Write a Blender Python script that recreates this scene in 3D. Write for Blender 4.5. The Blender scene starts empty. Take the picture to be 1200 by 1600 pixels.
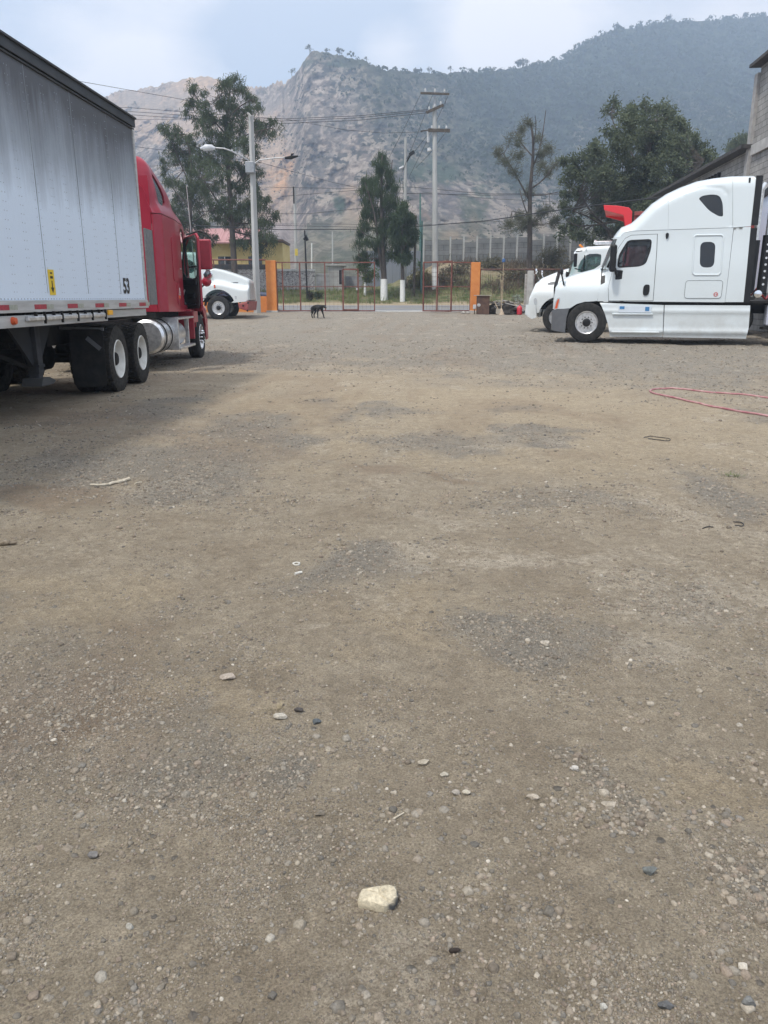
import bpy, math, random
import numpy as np
from mathutils import Vector, Matrix, geometry
R_ = math.radians
sc = bpy.context.scene
COL = sc.collection

# ------------------------------------------------------------------ camera
PITCH, FPX, CAMH = R_(15.6), 1200.0, 1.42
cam = bpy.data.cameras.new('camera'); camo = bpy.data.objects.new('camera', cam); COL.objects.link(camo)
camo.location = (0, 0, CAMH); camo.rotation_euler = (R_(90) - PITCH, 0, 0)
cam.sensor_fit = 'VERTICAL'; cam.sensor_height = 36.0; cam.lens = 36.0 * FPX / 1600.0
cam.clip_start = 0.05; cam.clip_end = 6000
sc.camera = camo
# ------------------------------------------------------------------ light
SUN_EL, SUN_AZ = R_(60), R_(-138)      # azimuth measured from +Y towards +X
w = bpy.data.worlds.new('World'); sc.world = w; w.use_nodes = True
nt = w.node_tree; nt.nodes.clear(); N = nt.nodes.new; L = nt.links.new
out = N('ShaderNodeOutputWorld'); bg = N('ShaderNodeBackground'); L(bg.outputs[0], out.inputs[0])
sky = N('ShaderNodeTexSky'); sky.sky_type = 'NISHITA'; sky.sun_disc = False
sky.sun_elevation = SUN_EL; sky.sun_rotation = SUN_AZ; sky.air_density = 1.2; sky.dust_density = 2.5; sky.altitude = 900
tc = N('ShaderNodeTexCoord'); mp = N('ShaderNodeMapping'); mp.inputs['Scale'].default_value = (1, 1, 2.2); mp.inputs['Location'].default_value = (.35, .2, .1)
L(tc.outputs['Generated'], mp.inputs[0])
nz = N('ShaderNodeTexNoise'); nz.inputs['Scale'].default_value = 2.6; nz.inputs['Detail'].default_value = 8; nz.inputs['Roughness'].default_value = .55
L(mp.outputs[0], nz.inputs[0])
rp = N('ShaderNodeValToRGB'); rp.color_ramp.elements[0].position = .50; rp.color_ramp.elements[1].position = .70
def cloud_at(u, v, r, amt):                     # a bank of bright cloud in this direction of the sky
    b = (800 - v) / FPX; d = Vector(((u - 600) / FPX, math.cos(PITCH) + b * math.sin(PITCH), -math.sin(PITCH) + b * math.cos(PITCH))).normalized()
    dp = N('ShaderNodeVectorMath'); dp.operation = 'DISTANCE'; dp.inputs[1].default_value = d; L(tc.outputs['Generated'], dp.inputs[0])
    m = N('ShaderNodeMapRange'); m.inputs[1].default_value = 0; m.inputs[2].default_value = r; m.inputs[3].default_value = amt; m.inputs[4].default_value = 0; m.interpolation_type = 'SMOOTHSTEP'; L(dp.outputs['Value'], m.inputs[0]); return m.outputs[0]
acc = nz.outputs[0]
FPX, PITCH = 1200.0, R_(15.6)
for a_ in ((250, 10, .17, .20), (790, 80, .13, .26), (600, 90, .06, .20), (1150, -60, .25, .10), (60, 20, .14, .04), (420, 60, .12, -.10), (1000, -20, .12, -.06)):
    ad = N('ShaderNodeMath'); ad.operation = 'ADD'; L(acc, ad.inputs[0]); L(cloud_at(*a_), ad.inputs[1]); acc = ad.outputs[0]
L(acc, rp.inputs[0])
veil = N('ShaderNodeMixRGB'); veil.inputs[0].default_value = .70
sx = N('ShaderNodeSeparateXYZ'); L(tc.outputs['Generated'], sx.inputs[0]); zr_ = N('ShaderNodeValToRGB'); L(sx.outputs[2], zr_.inputs[0])   # overcast sky: brighter overhead
zr_.color_ramp.elements[0].color = (.215, .262, .340, 1); e_ = zr_.color_ramp.elements.new(.42); e_.color = (.275, .33, .42, 1); zr_.color_ramp.elements[1].color = (1.0, 1.0, 1.0, 1); zr_.color_ramp.elements[1].position = .95
zm_ = N('ShaderNodeMixRGB'); zm_.blend_type = 'MULTIPLY'; zm_.inputs[0].default_value = 1; zm_.inputs[2].default_value = (12.3, 12.3, 12.3, 1); L(zr_.outputs[0], zm_.inputs[1]); L(zm_.outputs[0], veil.inputs[2])
L(sky.outputs[0], veil.inputs[1])
cl = N('ShaderNodeMixRGB'); cl.inputs[2].default_value = (8.3, 8.0, 8.0, 1)
L(rp.outputs[0], cl.inputs[0]); L(veil.outputs[0], cl.inputs[1]); L(cl.outputs[0], bg.inputs[0]); bg.inputs[1].default_value = .1
sun = bpy.data.lights.new('sun', 'SUN'); sun.energy = 2.2; sun.angle = R_(6); sun.color = (1, .95, .87)
suno = bpy.data.objects.new('sun', sun); COL.objects.link(suno)
sd = Vector((math.sin(SUN_AZ) * math.cos(SUN_EL), math.cos(SUN_AZ) * math.cos(SUN_EL), math.sin(SUN_EL)))
suno.rotation_euler = sd.to_track_quat('Z', 'Y').to_euler(); suno.location = (0, 0, 60)
sc.view_settings.view_transform = 'Standard'; sc.view_settings.look = 'None'; sc.view_settings.gamma = 1
sc.view_settings.exposure = 0.62
sc.cycles.volume_bounces = 4; sc.cycles.max_bounces = 8; sc.cycles.transparent_max_bounces = 24

# ------------------------------------------------------------------ measuring helpers
def ray(u, v):
    b = (800 - v) / FPX
    return (u - 600) / FPX, math.cos(PITCH) + b * math.sin(PITCH), -math.sin(PITCH) + b * math.cos(PITCH)
def at(u, v, d):
    x, y, z = ray(u, v); return Vector((x / y * d, d, CAMH + z / y * d))
def on_ground(u, v, z=0.0):
    x, y, zz = ray(u, v); t = (z - CAMH) / zz; return Vector((x * t, y * t, z))
class Side:
    """a vertical reference plane: turns measurements into local (x, z) metres"""
    def __init__(s, P, ang, z0): s.P = P; s.hd = (math.cos(ang), math.sin(ang)); s.z0 = z0
    def __call__(s, u, v):
        x, y, z = ray(u, v); hx, hy = s.hd
        t = (s.P[0] * hy - s.P[1] * hx) / (x * hy - y * hx)
        return ((t * x - s.P[0]) * hx + (t * y - s.P[1]) * hy, CAMH + t * z - s.z0)
    def crop(s, ox, oy, k, pts): return [s(ox + p[0] * k, oy + p[1] * k) for p in pts]

def tag(o, label=None, cat=None, group=None, kind=None):
    if label: o['label'] = label
    if cat: o['category'] = cat
    if group: o['group'] = group
    if kind: o['kind'] = kind
    return o
def empty(name, loc, rz=0, **kw):
    o = bpy.data.objects.new(name, None); COL.objects.link(o); o.location = loc; o.rotation_euler = (0, 0, rz); o.empty_display_size = .3
    return tag(o, kw.get('label'), kw.get('cat'), kw.get('group'))
def mk(name, V, F, mat, parent=None, smooth=False, ang=35, bevel=0, link=True):
    me = bpy.data.meshes.new(name); me.from_pydata([tuple(v) for v in V], [], F); me.materials.append(mat)
    if smooth:
        me.polygons.foreach_set('use_smooth', [True] * len(me.polygons))
        if ang < 179: me.set_sharp_from_angle(angle=R_(ang))
    me.update()
    o = bpy.data.objects.new(name, me)
    COL.objects.link(o)
    if parent: o.parent = parent
    if bevel:
        b = o.modifiers.new('bevel', 'BEVEL'); b.width = bevel; b.segments = 2; b.limit_method = 'ANGLE'; b.angle_limit = R_(40)
    return o
def mknp(name, V, F, mat, parent=None, smooth=False, attrs=None):
    """V (n,3) float, F (m,k) int"""
    me = bpy.data.meshes.new(name); n, m, k = len(V), len(F), F.shape[1]
    me.vertices.add(n); me.vertices.foreach_set('co', np.asarray(V, np.float32).ravel())
    me.loops.add(m * k); me.loops.foreach_set('vertex_index', np.asarray(F, np.int32).ravel())
    me.polygons.add(m); me.polygons.foreach_set('loop_start', np.arange(0, m * k, k, dtype=np.int32))
    if smooth: me.polygons.foreach_set('use_smooth', np.ones(m, bool))
    me.update(calc_edges=True)
    if attrs:
        for nm, arr in attrs.items():
            a = me.attributes.new(nm, 'FLOAT_COLOR', 'POINT'); c = np.ones((n, 4), np.float32); c[:, :arr.shape[1]] = arr; a.data.foreach_set('color', c.ravel())
    me.materials.append(mat)
    o = bpy.data.objects.new(name, me); COL.objects.link(o)
    if parent: o.parent = parent
    return o

class MB:
    def __init__(s): s.V = []; s.F = []
    def add(s, V, F):
        b = len(s.V); s.V += [Vector(v) for v in V]; s.F += [tuple(i + b for i in f) for f in F]; return s
    def box(s, c, d, rot=None):
        x, y, z = d[0] / 2, d[1] / 2, d[2] / 2
        V = [Vector(p) for p in ((-x, -y, -z), (x, -y, -z), (x, y, -z), (-x, y, -z), (-x, -y, z), (x, -y, z), (x, y, z), (-x, y, z))]
        if rot is not None: V = [rot @ v for v in V]
        V = [v + Vector(c) for v in V]
        return s.add(V, [(0, 3, 2, 1), (4, 5, 6, 7), (0, 1, 5, 4), (1, 2, 6, 5), (2, 3, 7, 6), (3, 0, 4, 7)])
    def bar(s, a, b, wd, h=None):
        a, b = Vector(a), Vector(b); h = h or wd; d = b - a; q = d.to_track_quat('X', 'Z').to_matrix()
        return s.box((a + b) / 2, (d.length, wd, h), q)
    def tube(s, pts, r, n=8, cap=True):
        pts = [Vector(p) for p in pts]; rs = r if isinstance(r, (list, tuple)) else [r] * len(pts)
        V = []; F = []; up = None
        for i, p in enumerate(pts):
            t = (pts[min(i + 1, len(pts) - 1)] - pts[max(i - 1, 0)])
            if t.length < 1e-9: t = Vector((0, 0, 1))
            t.normalize()
            if up is None: up = Vector((0, 0, 1)) if abs(t.z) < .9 else Vector((1, 0, 0))
            a = t.cross(up)
            if a.length < 1e-5: a = t.orthogonal()
            a.normalize(); b = a.cross(t).normalized(); up = b
            for k in range(n):
                th = 2 * math.pi * k / n; V.append(p + (a * math.cos(th) + b * math.sin(th)) * rs[i])
        for i in range(len(pts) - 1):
            for k in range(n):
                F.append((i * n + k, i * n + (k + 1) % n, (i + 1) * n + (k + 1) % n, (i + 1) * n + k))
        if cap: F.append(tuple(range(n - 1, -1, -1))); F.append(tuple((len(pts) - 1) * n + k for k in range(n)))
        return s.add(V, F)
    def lathe(s, prof, n=32, axis='y', c=(0, 0, 0), a0=0, a1=None):
        """prof: (radius, along) pairs, turned about axis"""
        V = []; F = []; full = a1 is None; a1 = 2 * math.pi if full else a1; m = n if full else n + 1
        for k in range(m):
            th = a0 + (a1 - a0) * k / n; cs, sn = math.cos(th), math.sin(th)
            for r, h in prof:
                p = {'y': (r * cs, h, r * sn), 'z': (r * cs, r * sn, h), 'x': (h, r * cs, r * sn)}[axis]
                V.append(Vector(p) + Vector(c))
        P = len(prof)
        for k in range(n):
            k2 = (k + 1) % m
            for i in range(P - 1): F.append((k * P + i, k * P + i + 1, k2 * P + i + 1, k2 * P + i))
        return s.add(V, F)
    def prism(s, outl, y0, y1):
        n = len(outl); V = [(p[0], y0, p[1]) for p in outl] + [(p[0], y1, p[1]) for p in outl]
        F = [tuple(range(n)), tuple(range(2 * n - 1, n - 1, -1))] + [(i, i + n, (i + 1) % n + n, (i + 1) % n) for i in range(n)]
        return s.add(V, F)
    def build(s, name, mat, parent=None, smooth=False, ang=35, bevel=0): return mk(name, s.V, s.F, mat, parent, smooth, ang, bevel)
def copy_tree(o, parent=None):
    c = o.copy(); COL.objects.link(c); c.parent = parent
    for ch in [q for q in bpy.data.objects if q.parent == o]: copy_tree(ch, c)
    return c

# ------------------------------------------------------------------ noise in numpy
def _h(ix, iy, s):
    n = (ix.astype(np.int64) * 374761393 + iy.astype(np.int64) * 668265263 + s * 974634777) & 0xffffffff
    n = ((n ^ (n >> 13)) * 1274126177) & 0xffffffff; n = (n ^ (n >> 16)) & 0xffffffff
    return n / 4294967295.0
def vnoise(x, y, s=0):
    ix = np.floor(x); iy = np.floor(y); fx = x - ix; fy = y - iy; fx = fx * fx * (3 - 2 * fx); fy = fy * fy * (3 - 2 * fy)
    return (_h(ix, iy, s) * (1 - fx) + _h(ix + 1, iy, s) * fx) * (1 - fy) + (_h(ix, iy + 1, s) * (1 - fx) + _h(ix + 1, iy + 1, s) * fx) * fy
def fbm(x, y, o=4, s=0, g=.5):
    t = 0; a = 1; n = 0
    for i in range(o): t = t + a * vnoise(x * 2 ** i + 17.3 * i, y * 2 ** i - 9.1 * i, s + i); n += a; a *= g
    return t / n
def sst(a, b, x): t = np.clip((x - a) / (b - a), 0, 1); return t * t * (3 - 2 * t)

# ------------------------------------------------------------------ materials
def newmat(name):
    m = bpy.data.materials.new(name); m.use_nodes = True; return m, m.node_tree, m.node_tree.nodes['Principled BSDF']
def M(name, rgb, rough=.5, metal=0, var=.12, vs=6, bump=0, bs=60, coat=0, rgb2=None, stretch=(1, 1, 1), lo=.35, hi=.65, spec=.5):
    m, t, p = newmat(name); n, l = t.nodes.new, t.links.new
    c = n('ShaderNodeTexCoord'); mp = n('ShaderNodeMapping'); mp.inputs['Scale'].default_value = stretch; l(c.outputs['Object'], mp.inputs[0])
    z = n('ShaderNodeTexNoise'); z.inputs['Scale'].default_value = vs; z.inputs['Detail'].default_value = 6; z.inputs['Roughness'].default_value = .6; l(mp.outputs[0], z.inputs[0])
    r = n('ShaderNodeValToRGB'); r.color_ramp.elements[0].position = lo; r.color_ramp.elements[1].position = hi
    a = [q * (1 - var) for q in rgb]; b = [min(1, q * (1 + var)) for q in rgb] if rgb2 is None else rgb2
    if rgb2 is not None: a = rgb
    r.color_ramp.elements[0].color = (*a, 1); r.color_ramp.elements[1].color = (*b, 1); l(z.outputs[0], r.inputs[0]); l(r.outputs[0], p.inputs['Base Color'])
    p.inputs['Roughness'].default_value = rough; p.inputs['Metallic'].default_value = metal; p.inputs['Coat Weight'].default_value = coat; p.inputs['Coat Roughness'].default_value = .08
    p.inputs['Specular IOR Level'].default_value = spec
    if bump:
        z2 = n('ShaderNodeTexNoise'); z2.inputs['Scale'].default_value = bs; z2.inputs['Detail'].default_value = 4; l(mp.outputs[0], z2.inputs[0])
        bb = n('ShaderNodeBump'); bb.inputs['Strength'].default_value = bump; bb.inputs['Distance'].default_value = .02; l(z2.outputs[0], bb.inputs['Height']); l(bb.outputs[0], p.inputs['Normal'])
    return m
def paint(name, rgb, dirt=(.30, .26, .21), zlo=.3, zhi=1.4, amt=.5, rough=.32):
    """vehicle paint with road dust gathering low on the panels"""
    m, t, p = newmat(name); n, l = t.nodes.new, t.links.new
    c = n('ShaderNodeTexCoord'); sp = n('ShaderNodeSeparateXYZ'); l(c.outputs['Object'], sp.inputs[0])
    mr = n('ShaderNodeMapRange'); mr.inputs[1].default_value = zlo; mr.inputs[2].default_value = zhi; mr.inputs[3].default_value = 1; mr.inputs[4].default_value = .06; l(sp.outputs[2], mr.inputs[0])
    z = n('ShaderNodeTexNoise'); z.inputs['Scale'].default_value = 2.3; z.inputs['Detail'].default_value = 9; z.inputs['Roughness'].default_value = .7; l(c.outputs['Object'], z.inputs[0])
    r = n('ShaderNodeMapRange'); r.inputs[1].default_value = .3; r.inputs[2].default_value = .75; l(z.outputs[0], r.inputs[0])
    mu = n('ShaderNodeMath'); mu.operation = 'MULTIPLY'; l(mr.outputs[0], mu.inputs[0]); l(r.outputs[0], mu.inputs[1])
    mu2 = n('ShaderNodeMath'); mu2.operation = 'MULTIPLY'; mu2.inputs[1].default_value = amt; l(mu.outputs[0], mu2.inputs[0])
    mx = n('ShaderNodeMixRGB'); mx.inputs[1].default_value = (*rgb, 1); mx.inputs[2].default_value = (*dirt, 1); l(mu2.outputs[0], mx.inputs[0]); l(mx.outputs[0], p.inputs['Base Color'])
    ra = n('ShaderNodeMath'); ra.operation = 'MULTIPLY_ADD'; ra.inputs[1].default_value = .5; ra.inputs[2].default_value = rough; l(mu.outputs[0], ra.inputs[0]); l(ra.outputs[0], p.inputs['Roughness'])
    p.inputs['Coat Weight'].default_value = .35; p.inputs['Coat Roughness'].default_value = .12
    return m
def glass(name, tint, gloss=.22, rough=.03):
    m = bpy.data.materials.new(name); m.use_nodes = True; t = m.node_tree; t.nodes.clear(); n, l = t.nodes.new, t.links.new
    o = n('ShaderNodeOutputMaterial'); mx = n('ShaderNodeMixShader'); tr = n('ShaderNodeBsdfTransparent'); gl = n('ShaderNodeBsdfGlossy'); gl.inputs['Roughness'].default_value = rough
    z = n('ShaderNodeTexNoise'); z.inputs['Scale'].default_value = 5; lw0 = n('ShaderNodeLayerWeight'); lw0.inputs[0].default_value = .5; lw = n('ShaderNodeMath'); lw.operation = 'POWER'; lw.inputs[1].default_value = 4; l(lw0.outputs['Facing'], lw.inputs[0])
    ad = n('ShaderNodeMath'); ad.operation = 'MULTIPLY_ADD'; ad.inputs[1].default_value = gloss * .4; l(z.outputs[0], ad.inputs[0]); l(lw.outputs[0], ad.inputs[2])
    tr.inputs[0].default_value = (*tint, 1); l(ad.outputs[0], mx.inputs[0]); l(tr.outputs[0], mx.inputs[1]); l(gl.outputs[0], mx.inputs[2]); l(mx.outputs[0], o.inputs[0])
    return m
white = paint('white_paint', (.66, .72, .74)); white2 = paint('older_white_paint', (.70, .74, .74), amt=.5)
red = paint('red_paint', (.34, .010, .032), amt=.35, rough=.38); redb = paint('bright_red_paint', (.72, .02, .03), amt=.2)
rubber = M('tyre_rubber', (.012, .012, .0125), .85, var=.4, vs=9, rgb2=(.040, .038, .035), bump=.2, spec=.3)
treadm = M('tread_rubber', (.014, .0135, .013), .9, rgb2=(.05, .046, .04), vs=14, spec=.3)
alu = M('aluminium', (.72, .72, .72), .32, .85, var=.2, vs=12); chrome = M('chrome', (.85, .85, .86), .08, 1, var=.05)
whiterim = M('white_rim', (.66, .65, .60), .5, rgb2=(.80, .79, .75), vs=7); black = M('black_plastic', (.010, .010, .011), .5, var=.3, spec=.35)
dark = M('chassis_black', (.010, .010, .009), .85, rgb2=(.028, .025, .022), spec=.25); greyp = M('grey_bumper', (.115, .12, .13), .5, var=.1)
cabin = M('cabin_trim', (.06, .057, .055), .8, var=.2); blackglass = M('dark_glass', (.012, .013, .015), .06, var=.2, coat=.5)
clearglass = glass('clear_glass', (.72, .86, .82)); tealglass = glass('teal_glass', (.42, .66, .62), .35); smokeglass = glass('smoked_glass', (.30, .34, .34), .3)
amber = M('amber_lens', (.75, .24, .02), .3, var=.1); redlens = M('red_lens', (.5, .02, .02), .3); orl = M('orange_red_lens', (.62, .10, .03), .3)
lamp_lens = M('lamp_lens', (.6, .62, .63), .12, .2, coat=1)

# ------------------------------------------------------------------ ground height
LP = np.array([(-60, 0), (19.3, 0), (27, .2), (36, .45), (41, .69), (43.2, .70), (52, .90), (53.5, 1.02), (58, 1.85), (63, 2.2), (100, 2.7), (3000, 2.7)])
RP = np.array([(-60, 0), (14, 0), (20, .26), (27, .29), (36, .45), (41, .69), (43.2, .70), (52, .90), (53.5, 1.02), (58, 1.85), (63, 2.2), (100, 2.7), (3000, 2.7)])
BP = np.array([(-60, 0), (54, 0), (56, .25), (60, 1.4), (64, 2.1), (100, 3), (3000, 3)])
def ground_z(x, y, detail=True):
    x = np.asarray(x, float); y = np.asarray(y, float)
    a = np.interp(y, LP[:, 0], LP[:, 1]); b = np.interp(y, RP[:, 0], RP[:, 1]); t = sst(-1, 4, x)
    z = a * (1 - t) + b * t + np.interp(y, BP[:, 0], BP[:, 1]) * sst(-1, 6, x) * (1 - sst(300, 400, y))
    if detail:
        yard = 1 - sst(40.5, 42.5, y); vr = sst(53, 56, y) * (1 - sst(110, 150, y))
        xt = x - .05 * np.clip(y, 0, 40) ** 1.15
        rut = fbm(xt * 2.6 + 5, y * .16, 3, 71) - .5
        z = z + yard * ((fbm(x * .5 + 31, y * .5, 3, 5) - .5) * .07 + rut * .035 * sst(2, 4, y) + (fbm(x * 3, y * 3 + 7, 4, 9, .6) - .5) * .042 * (1 - .5 * sst(9, 16, y)) * (.4 + .6 * sst(1.5, 4, y)))
        nr = yard * (1 - sst(4, 8, y))
        z = z + nr * (fbm(x * 14, y * 14, 3, 21, .6) - .5) * .013
        z = z + vr * (fbm(x * .8, y * .8, 4, 3) - .5) * .5
    return z
def gz(x, y, detail=True): return float(ground_z(np.array([x]), np.array([y]), detail)[0])
# masks of soil colour, also used for stone density: (cx, cy, rx, ry, angle) blobs measured on the yard
def blob(x, y, u, v, ru, rv, s=0, soft=1.0):
    g = on_ground(u, v); gx = on_ground(u + ru, v); gy = on_ground(u, v - rv)
    wx = x + (fbm(x * 1.4, y * 1.4, 4, s + 50) - .5) * 1.0 * max(1, g.y / 5); wy = y + (fbm(x * 1.4 + 40, y * 1.4, 4, s + 60) - .5) * 1.5 * max(1, g.y / 5)
    q = np.sqrt(((wx - g.x) / abs(gx.x - g.x)) ** 2 + ((wy - g.y) / abs(gy.y - g.y)) ** 2)
    return 1 - sst(1 - .6 * soft, 1 + .5 * soft, q)
def soil(x, y):
    n1 = fbm(x * .35 + 3, y * .22, 4, 1); n2 = fbm(x * 1.3, y * .9 + 11, 4, 2); n3 = fbm(x * 5, y * 4, 3, 4)
    grey = sst(.50, .68, n1 * .55 + n2 * .45) * .7
    for b in ((320, 735, 130, 45), (560, 905, 130, 30), (840, 1010, 160, 45), (1160, 1400, 110, 90), (1000, 560, 330, 25), (640, 560, 130, 18), (1120, 770, 110, 30), (590, 640, 80, 12), (850, 680, 60, 14), (480, 1180, 60, 60), (220, 1120, 90, 25), (880, 1210, 60, 28), (540, 505, 400, 12)):
        grey = np.maximum(grey, blob(x, y, *b, s=int(b[0]) % 7) * (.25 + .95 * n3))
    grey = np.maximum(grey, sst(11, 19, y + (n1 - .5) * 14) * (.35 + .8 * n3))
    tan = sst(.52, .70, fbm(x * .4 + 90, y * .3 + 5, 4, 12)) * .5
    for b in ((780, 690, 330, 45), (1000, 660, 260, 50), (450, 630, 200, 16), (640, 1000, 150, 70), (60, 950, 150, 60), (330, 1120, 110, 60), (760, 630, 320, 22), (1010, 1180, 120, 40), (470, 497, 120, 5)):
        tan = np.maximum(tan, blob(x, y, *b, s=int(b[0]) % 5) * .85)
    tan = tan * (1 - .6 * grey)
    pale = sst(.60, .74, fbm(x * 1.6 + 60, y * 1.2, 5, 31)) * .45
    for b in ((700, 810, 90, 18), (230, 1200, 90, 70), (1010, 1010, 50, 40), (420, 995, 50, 10), (880, 860, 260, 16), (640, 880, 90, 14)):
        pale = np.maximum(pale, blob(x, y, *b, s=int(b[0]) % 3) * .7 * (.3 + n3))
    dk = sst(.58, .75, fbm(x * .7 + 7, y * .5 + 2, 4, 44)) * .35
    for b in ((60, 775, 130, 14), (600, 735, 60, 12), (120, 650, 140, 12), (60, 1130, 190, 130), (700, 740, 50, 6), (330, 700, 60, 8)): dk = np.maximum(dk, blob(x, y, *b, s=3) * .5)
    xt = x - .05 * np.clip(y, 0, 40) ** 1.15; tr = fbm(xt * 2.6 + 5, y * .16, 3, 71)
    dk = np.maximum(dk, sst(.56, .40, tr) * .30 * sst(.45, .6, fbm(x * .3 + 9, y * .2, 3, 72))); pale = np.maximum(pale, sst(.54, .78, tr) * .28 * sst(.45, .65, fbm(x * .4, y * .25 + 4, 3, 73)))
    return np.clip(grey, 0, 1), np.clip(tan, 0, 1), np.clip(pale, 0, 1), np.clip(dk, 0, 1)

def build_ground():
    ys = [-40, -20, -8, -3, -1, 0, .5, .9]; y = 1.0; st = .014
    while y < 75: ys.append(y); y += st; st = min(.5, st * 1.0115 if y < 8 else st * 1.03)
    ys += list(np.geomspace(y, 1300, 22)); ys = np.array(ys)
    xs = [0.0]; x = 0; st = .016
    while x < 60: x += st; xs.append(x); st = st if x < 1.6 else min(1.2, st * 1.022)
    xs += list(np.geomspace(x + 2, 1500, 20)); xs = np.array(xs); xs = np.concatenate([-xs[:0:-1], xs])
    X, Y = np.meshgrid(xs, ys); Z = ground_z(X, Y)
    cut = (Y > 42.75) & (Y < 52.6) ; Z = np.where(cut, Z - .09, Z)
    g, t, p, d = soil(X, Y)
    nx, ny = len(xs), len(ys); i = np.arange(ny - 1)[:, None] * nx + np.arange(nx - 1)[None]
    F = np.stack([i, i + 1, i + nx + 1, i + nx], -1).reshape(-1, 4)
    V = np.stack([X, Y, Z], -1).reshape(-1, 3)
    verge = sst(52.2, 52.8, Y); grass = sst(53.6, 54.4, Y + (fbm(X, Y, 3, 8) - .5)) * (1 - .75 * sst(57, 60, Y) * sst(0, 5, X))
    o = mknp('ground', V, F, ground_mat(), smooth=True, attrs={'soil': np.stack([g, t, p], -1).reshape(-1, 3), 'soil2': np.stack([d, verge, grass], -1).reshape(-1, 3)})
    tag(o, kind='structure'); return o
def ground_mat():
    m, t, p = newmat('gravel_yard_soil'); n, l = t.nodes.new, t.links.new
    c = n('ShaderNodeTexCoord'); geo = n('ShaderNodeNewGeometry')
    def att(nm):
        a = n('ShaderNodeAttribute'); a.attribute_name = nm; s = n('ShaderNodeSeparateColor'); l(a.outputs['Color'], s.inputs[0]); return s
    s1, s2 = att('soil'), att('soil2')
    def noise(sc_, det=5, r=.6, dis=0):
        z = n('ShaderNodeTexNoise'); z.inputs['Scale'].default_value = sc_; z.inputs['Detail'].default_value = det; z.inputs['Roughness'].default_value = r; z.inputs['Distortion'].default_value = dis; l(c.outputs['Object'], z.inputs[0]); return z.outputs[0]
    def mix(a, b, f, mode='MIX'):
        x = n('ShaderNodeMixRGB'); x.blend_type = mode
        for k, q in ((1, a), (2, b), (0, f)):
            if isinstance(q, (tuple, float, int)): x.inputs[k].default_value = (*q, 1) if isinstance(q, tuple) else q
            else: l(q, x.inputs[k])
        return x.outputs[0]
    def rng(v, a, b, c_=0., d_=1.):
        r = n('ShaderNodeMapRange'); r.inputs[1].default_value = a; r.inputs[2].default_value = b; r.inputs[3].default_value = c_; r.inputs[4].default_value = d_; l(v, r.inputs[0]); return r.outputs[0]
    def mul(a, b):
        x = n('ShaderNodeMath'); x.operation = 'MULTIPLY'; l(a, x.inputs[0])
        if isinstance(b, float): x.inputs[1].default_value = b
        else: l(b, x.inputs[1])
        return x.outputs[0]
    nA, nB, nC, nD = noise(1.7, 8, .65), noise(26, 8, .72), noise(150, 5, .8), noise(5.5, 8, .7, .4)
    rag = n('ShaderNodeMath'); rag.operation = 'ADD'; l(nD, rag.inputs[0]); l(nB, rag.inputs[1])
    def ragged(m_, k=1.5, lo=.18, hi=.62):
        a = n('ShaderNodeMath'); a.operation = 'MULTIPLY_ADD'; a.inputs[1].default_value = k * .5; a.inputs[2].default_value = -k * .5; l(rag.outputs[0], a.inputs[0])
        b = n('ShaderNodeMath'); b.operation = 'ADD'; l(a.outputs[0], b.inputs[0]); l(m_, b.inputs[1]); return rng(b.outputs[0], lo, hi)
    base = mix((.315, .262, .196), (.400, .344, .266), rng(nA, .35, .68))
    base = mix(base, (.42, .345, .245), mul(ragged(s1.outputs[1], 1.9, .2, .75), .6))
    base = mix(base, (.245, .228, .200), mul(ragged(s1.outputs[0], 2.2, .25, .7), .8))
    base = mix(base, (.50, .44, .36), mul(ragged(s1.outputs[2], 2.6, .25, .7), .7))
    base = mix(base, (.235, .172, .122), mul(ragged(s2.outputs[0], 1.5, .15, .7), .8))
    nE = noise(9, 9, .75, .6)
    base = mix(base, mix((.80, .79, .77), (1.17, 1.165, 1.15), rng(nE, .34, .66)), .8, 'MULTIPLY')
    base = mix(base, mix((.74, .73, .71), (1.24, 1.23, 1.21), rng(nB, .32, .68)), .75, 'MULTIPLY')
    base = mix(base, mix((.36, .36, .36), (1.70, 1.69, 1.67), rng(nC, .30, .70)), .9, 'MULTIPLY')
    # small embedded stones, two sizes
    hts = []
    for scv, th, seed in ((75, .30, 0), (26, .22, 4), (190, .32, 8), (13, .17, 12)):
        v = n('ShaderNodeTexVoronoi'); v.inputs['Scale'].default_value = scv; mpn = n('ShaderNodeMapping'); mpn.inputs['Location'].default_value = (seed, seed * 2, 0); l(c.outputs['Object'], mpn.inputs[0])
        dn = n('ShaderNodeTexNoise'); dn.inputs['Scale'].default_value = scv * 1.3; l(mpn.outputs[0], dn.inputs[0])
        vm = n('ShaderNodeVectorMath'); vm.operation = 'MULTIPLY_ADD'; vm.inputs[1].default_value = (.5 / scv,) * 3; l(dn.outputs[1], vm.inputs[0]); l(mpn.outputs[0], vm.inputs[2]); l(vm.outputs[0], v.inputs[0])
        sp = n('ShaderNodeSeparateColor'); l(v.outputs['Color'], sp.inputs[0])
        dens = n('ShaderNodeMath'); dens.operation = 'MULTIPLY_ADD'; dens.inputs[1].default_value = .55; dens.inputs[2].default_value = (.30 if scv == 190 else .24) if scv > 30 else (.10 if scv == 26 else .05); l(s1.outputs[0], dens.inputs[0])
        on = n('ShaderNodeMath'); on.operation = 'LESS_THAN'; l(sp.outputs[0], on.inputs[0]); l(dens.outputs[0], on.inputs[1])
        f = mul(rng(v.outputs['Distance'], th * .85, th * 1.15, 1., 0.), on.outputs[0])
        colr = mix((.17, .16, .145), (.42, .385, .33), sp.outputs[1]); colr = mix(colr, (.26, .19, .15), rng(sp.outputs[2], .6, .9, 0., .7))
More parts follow.
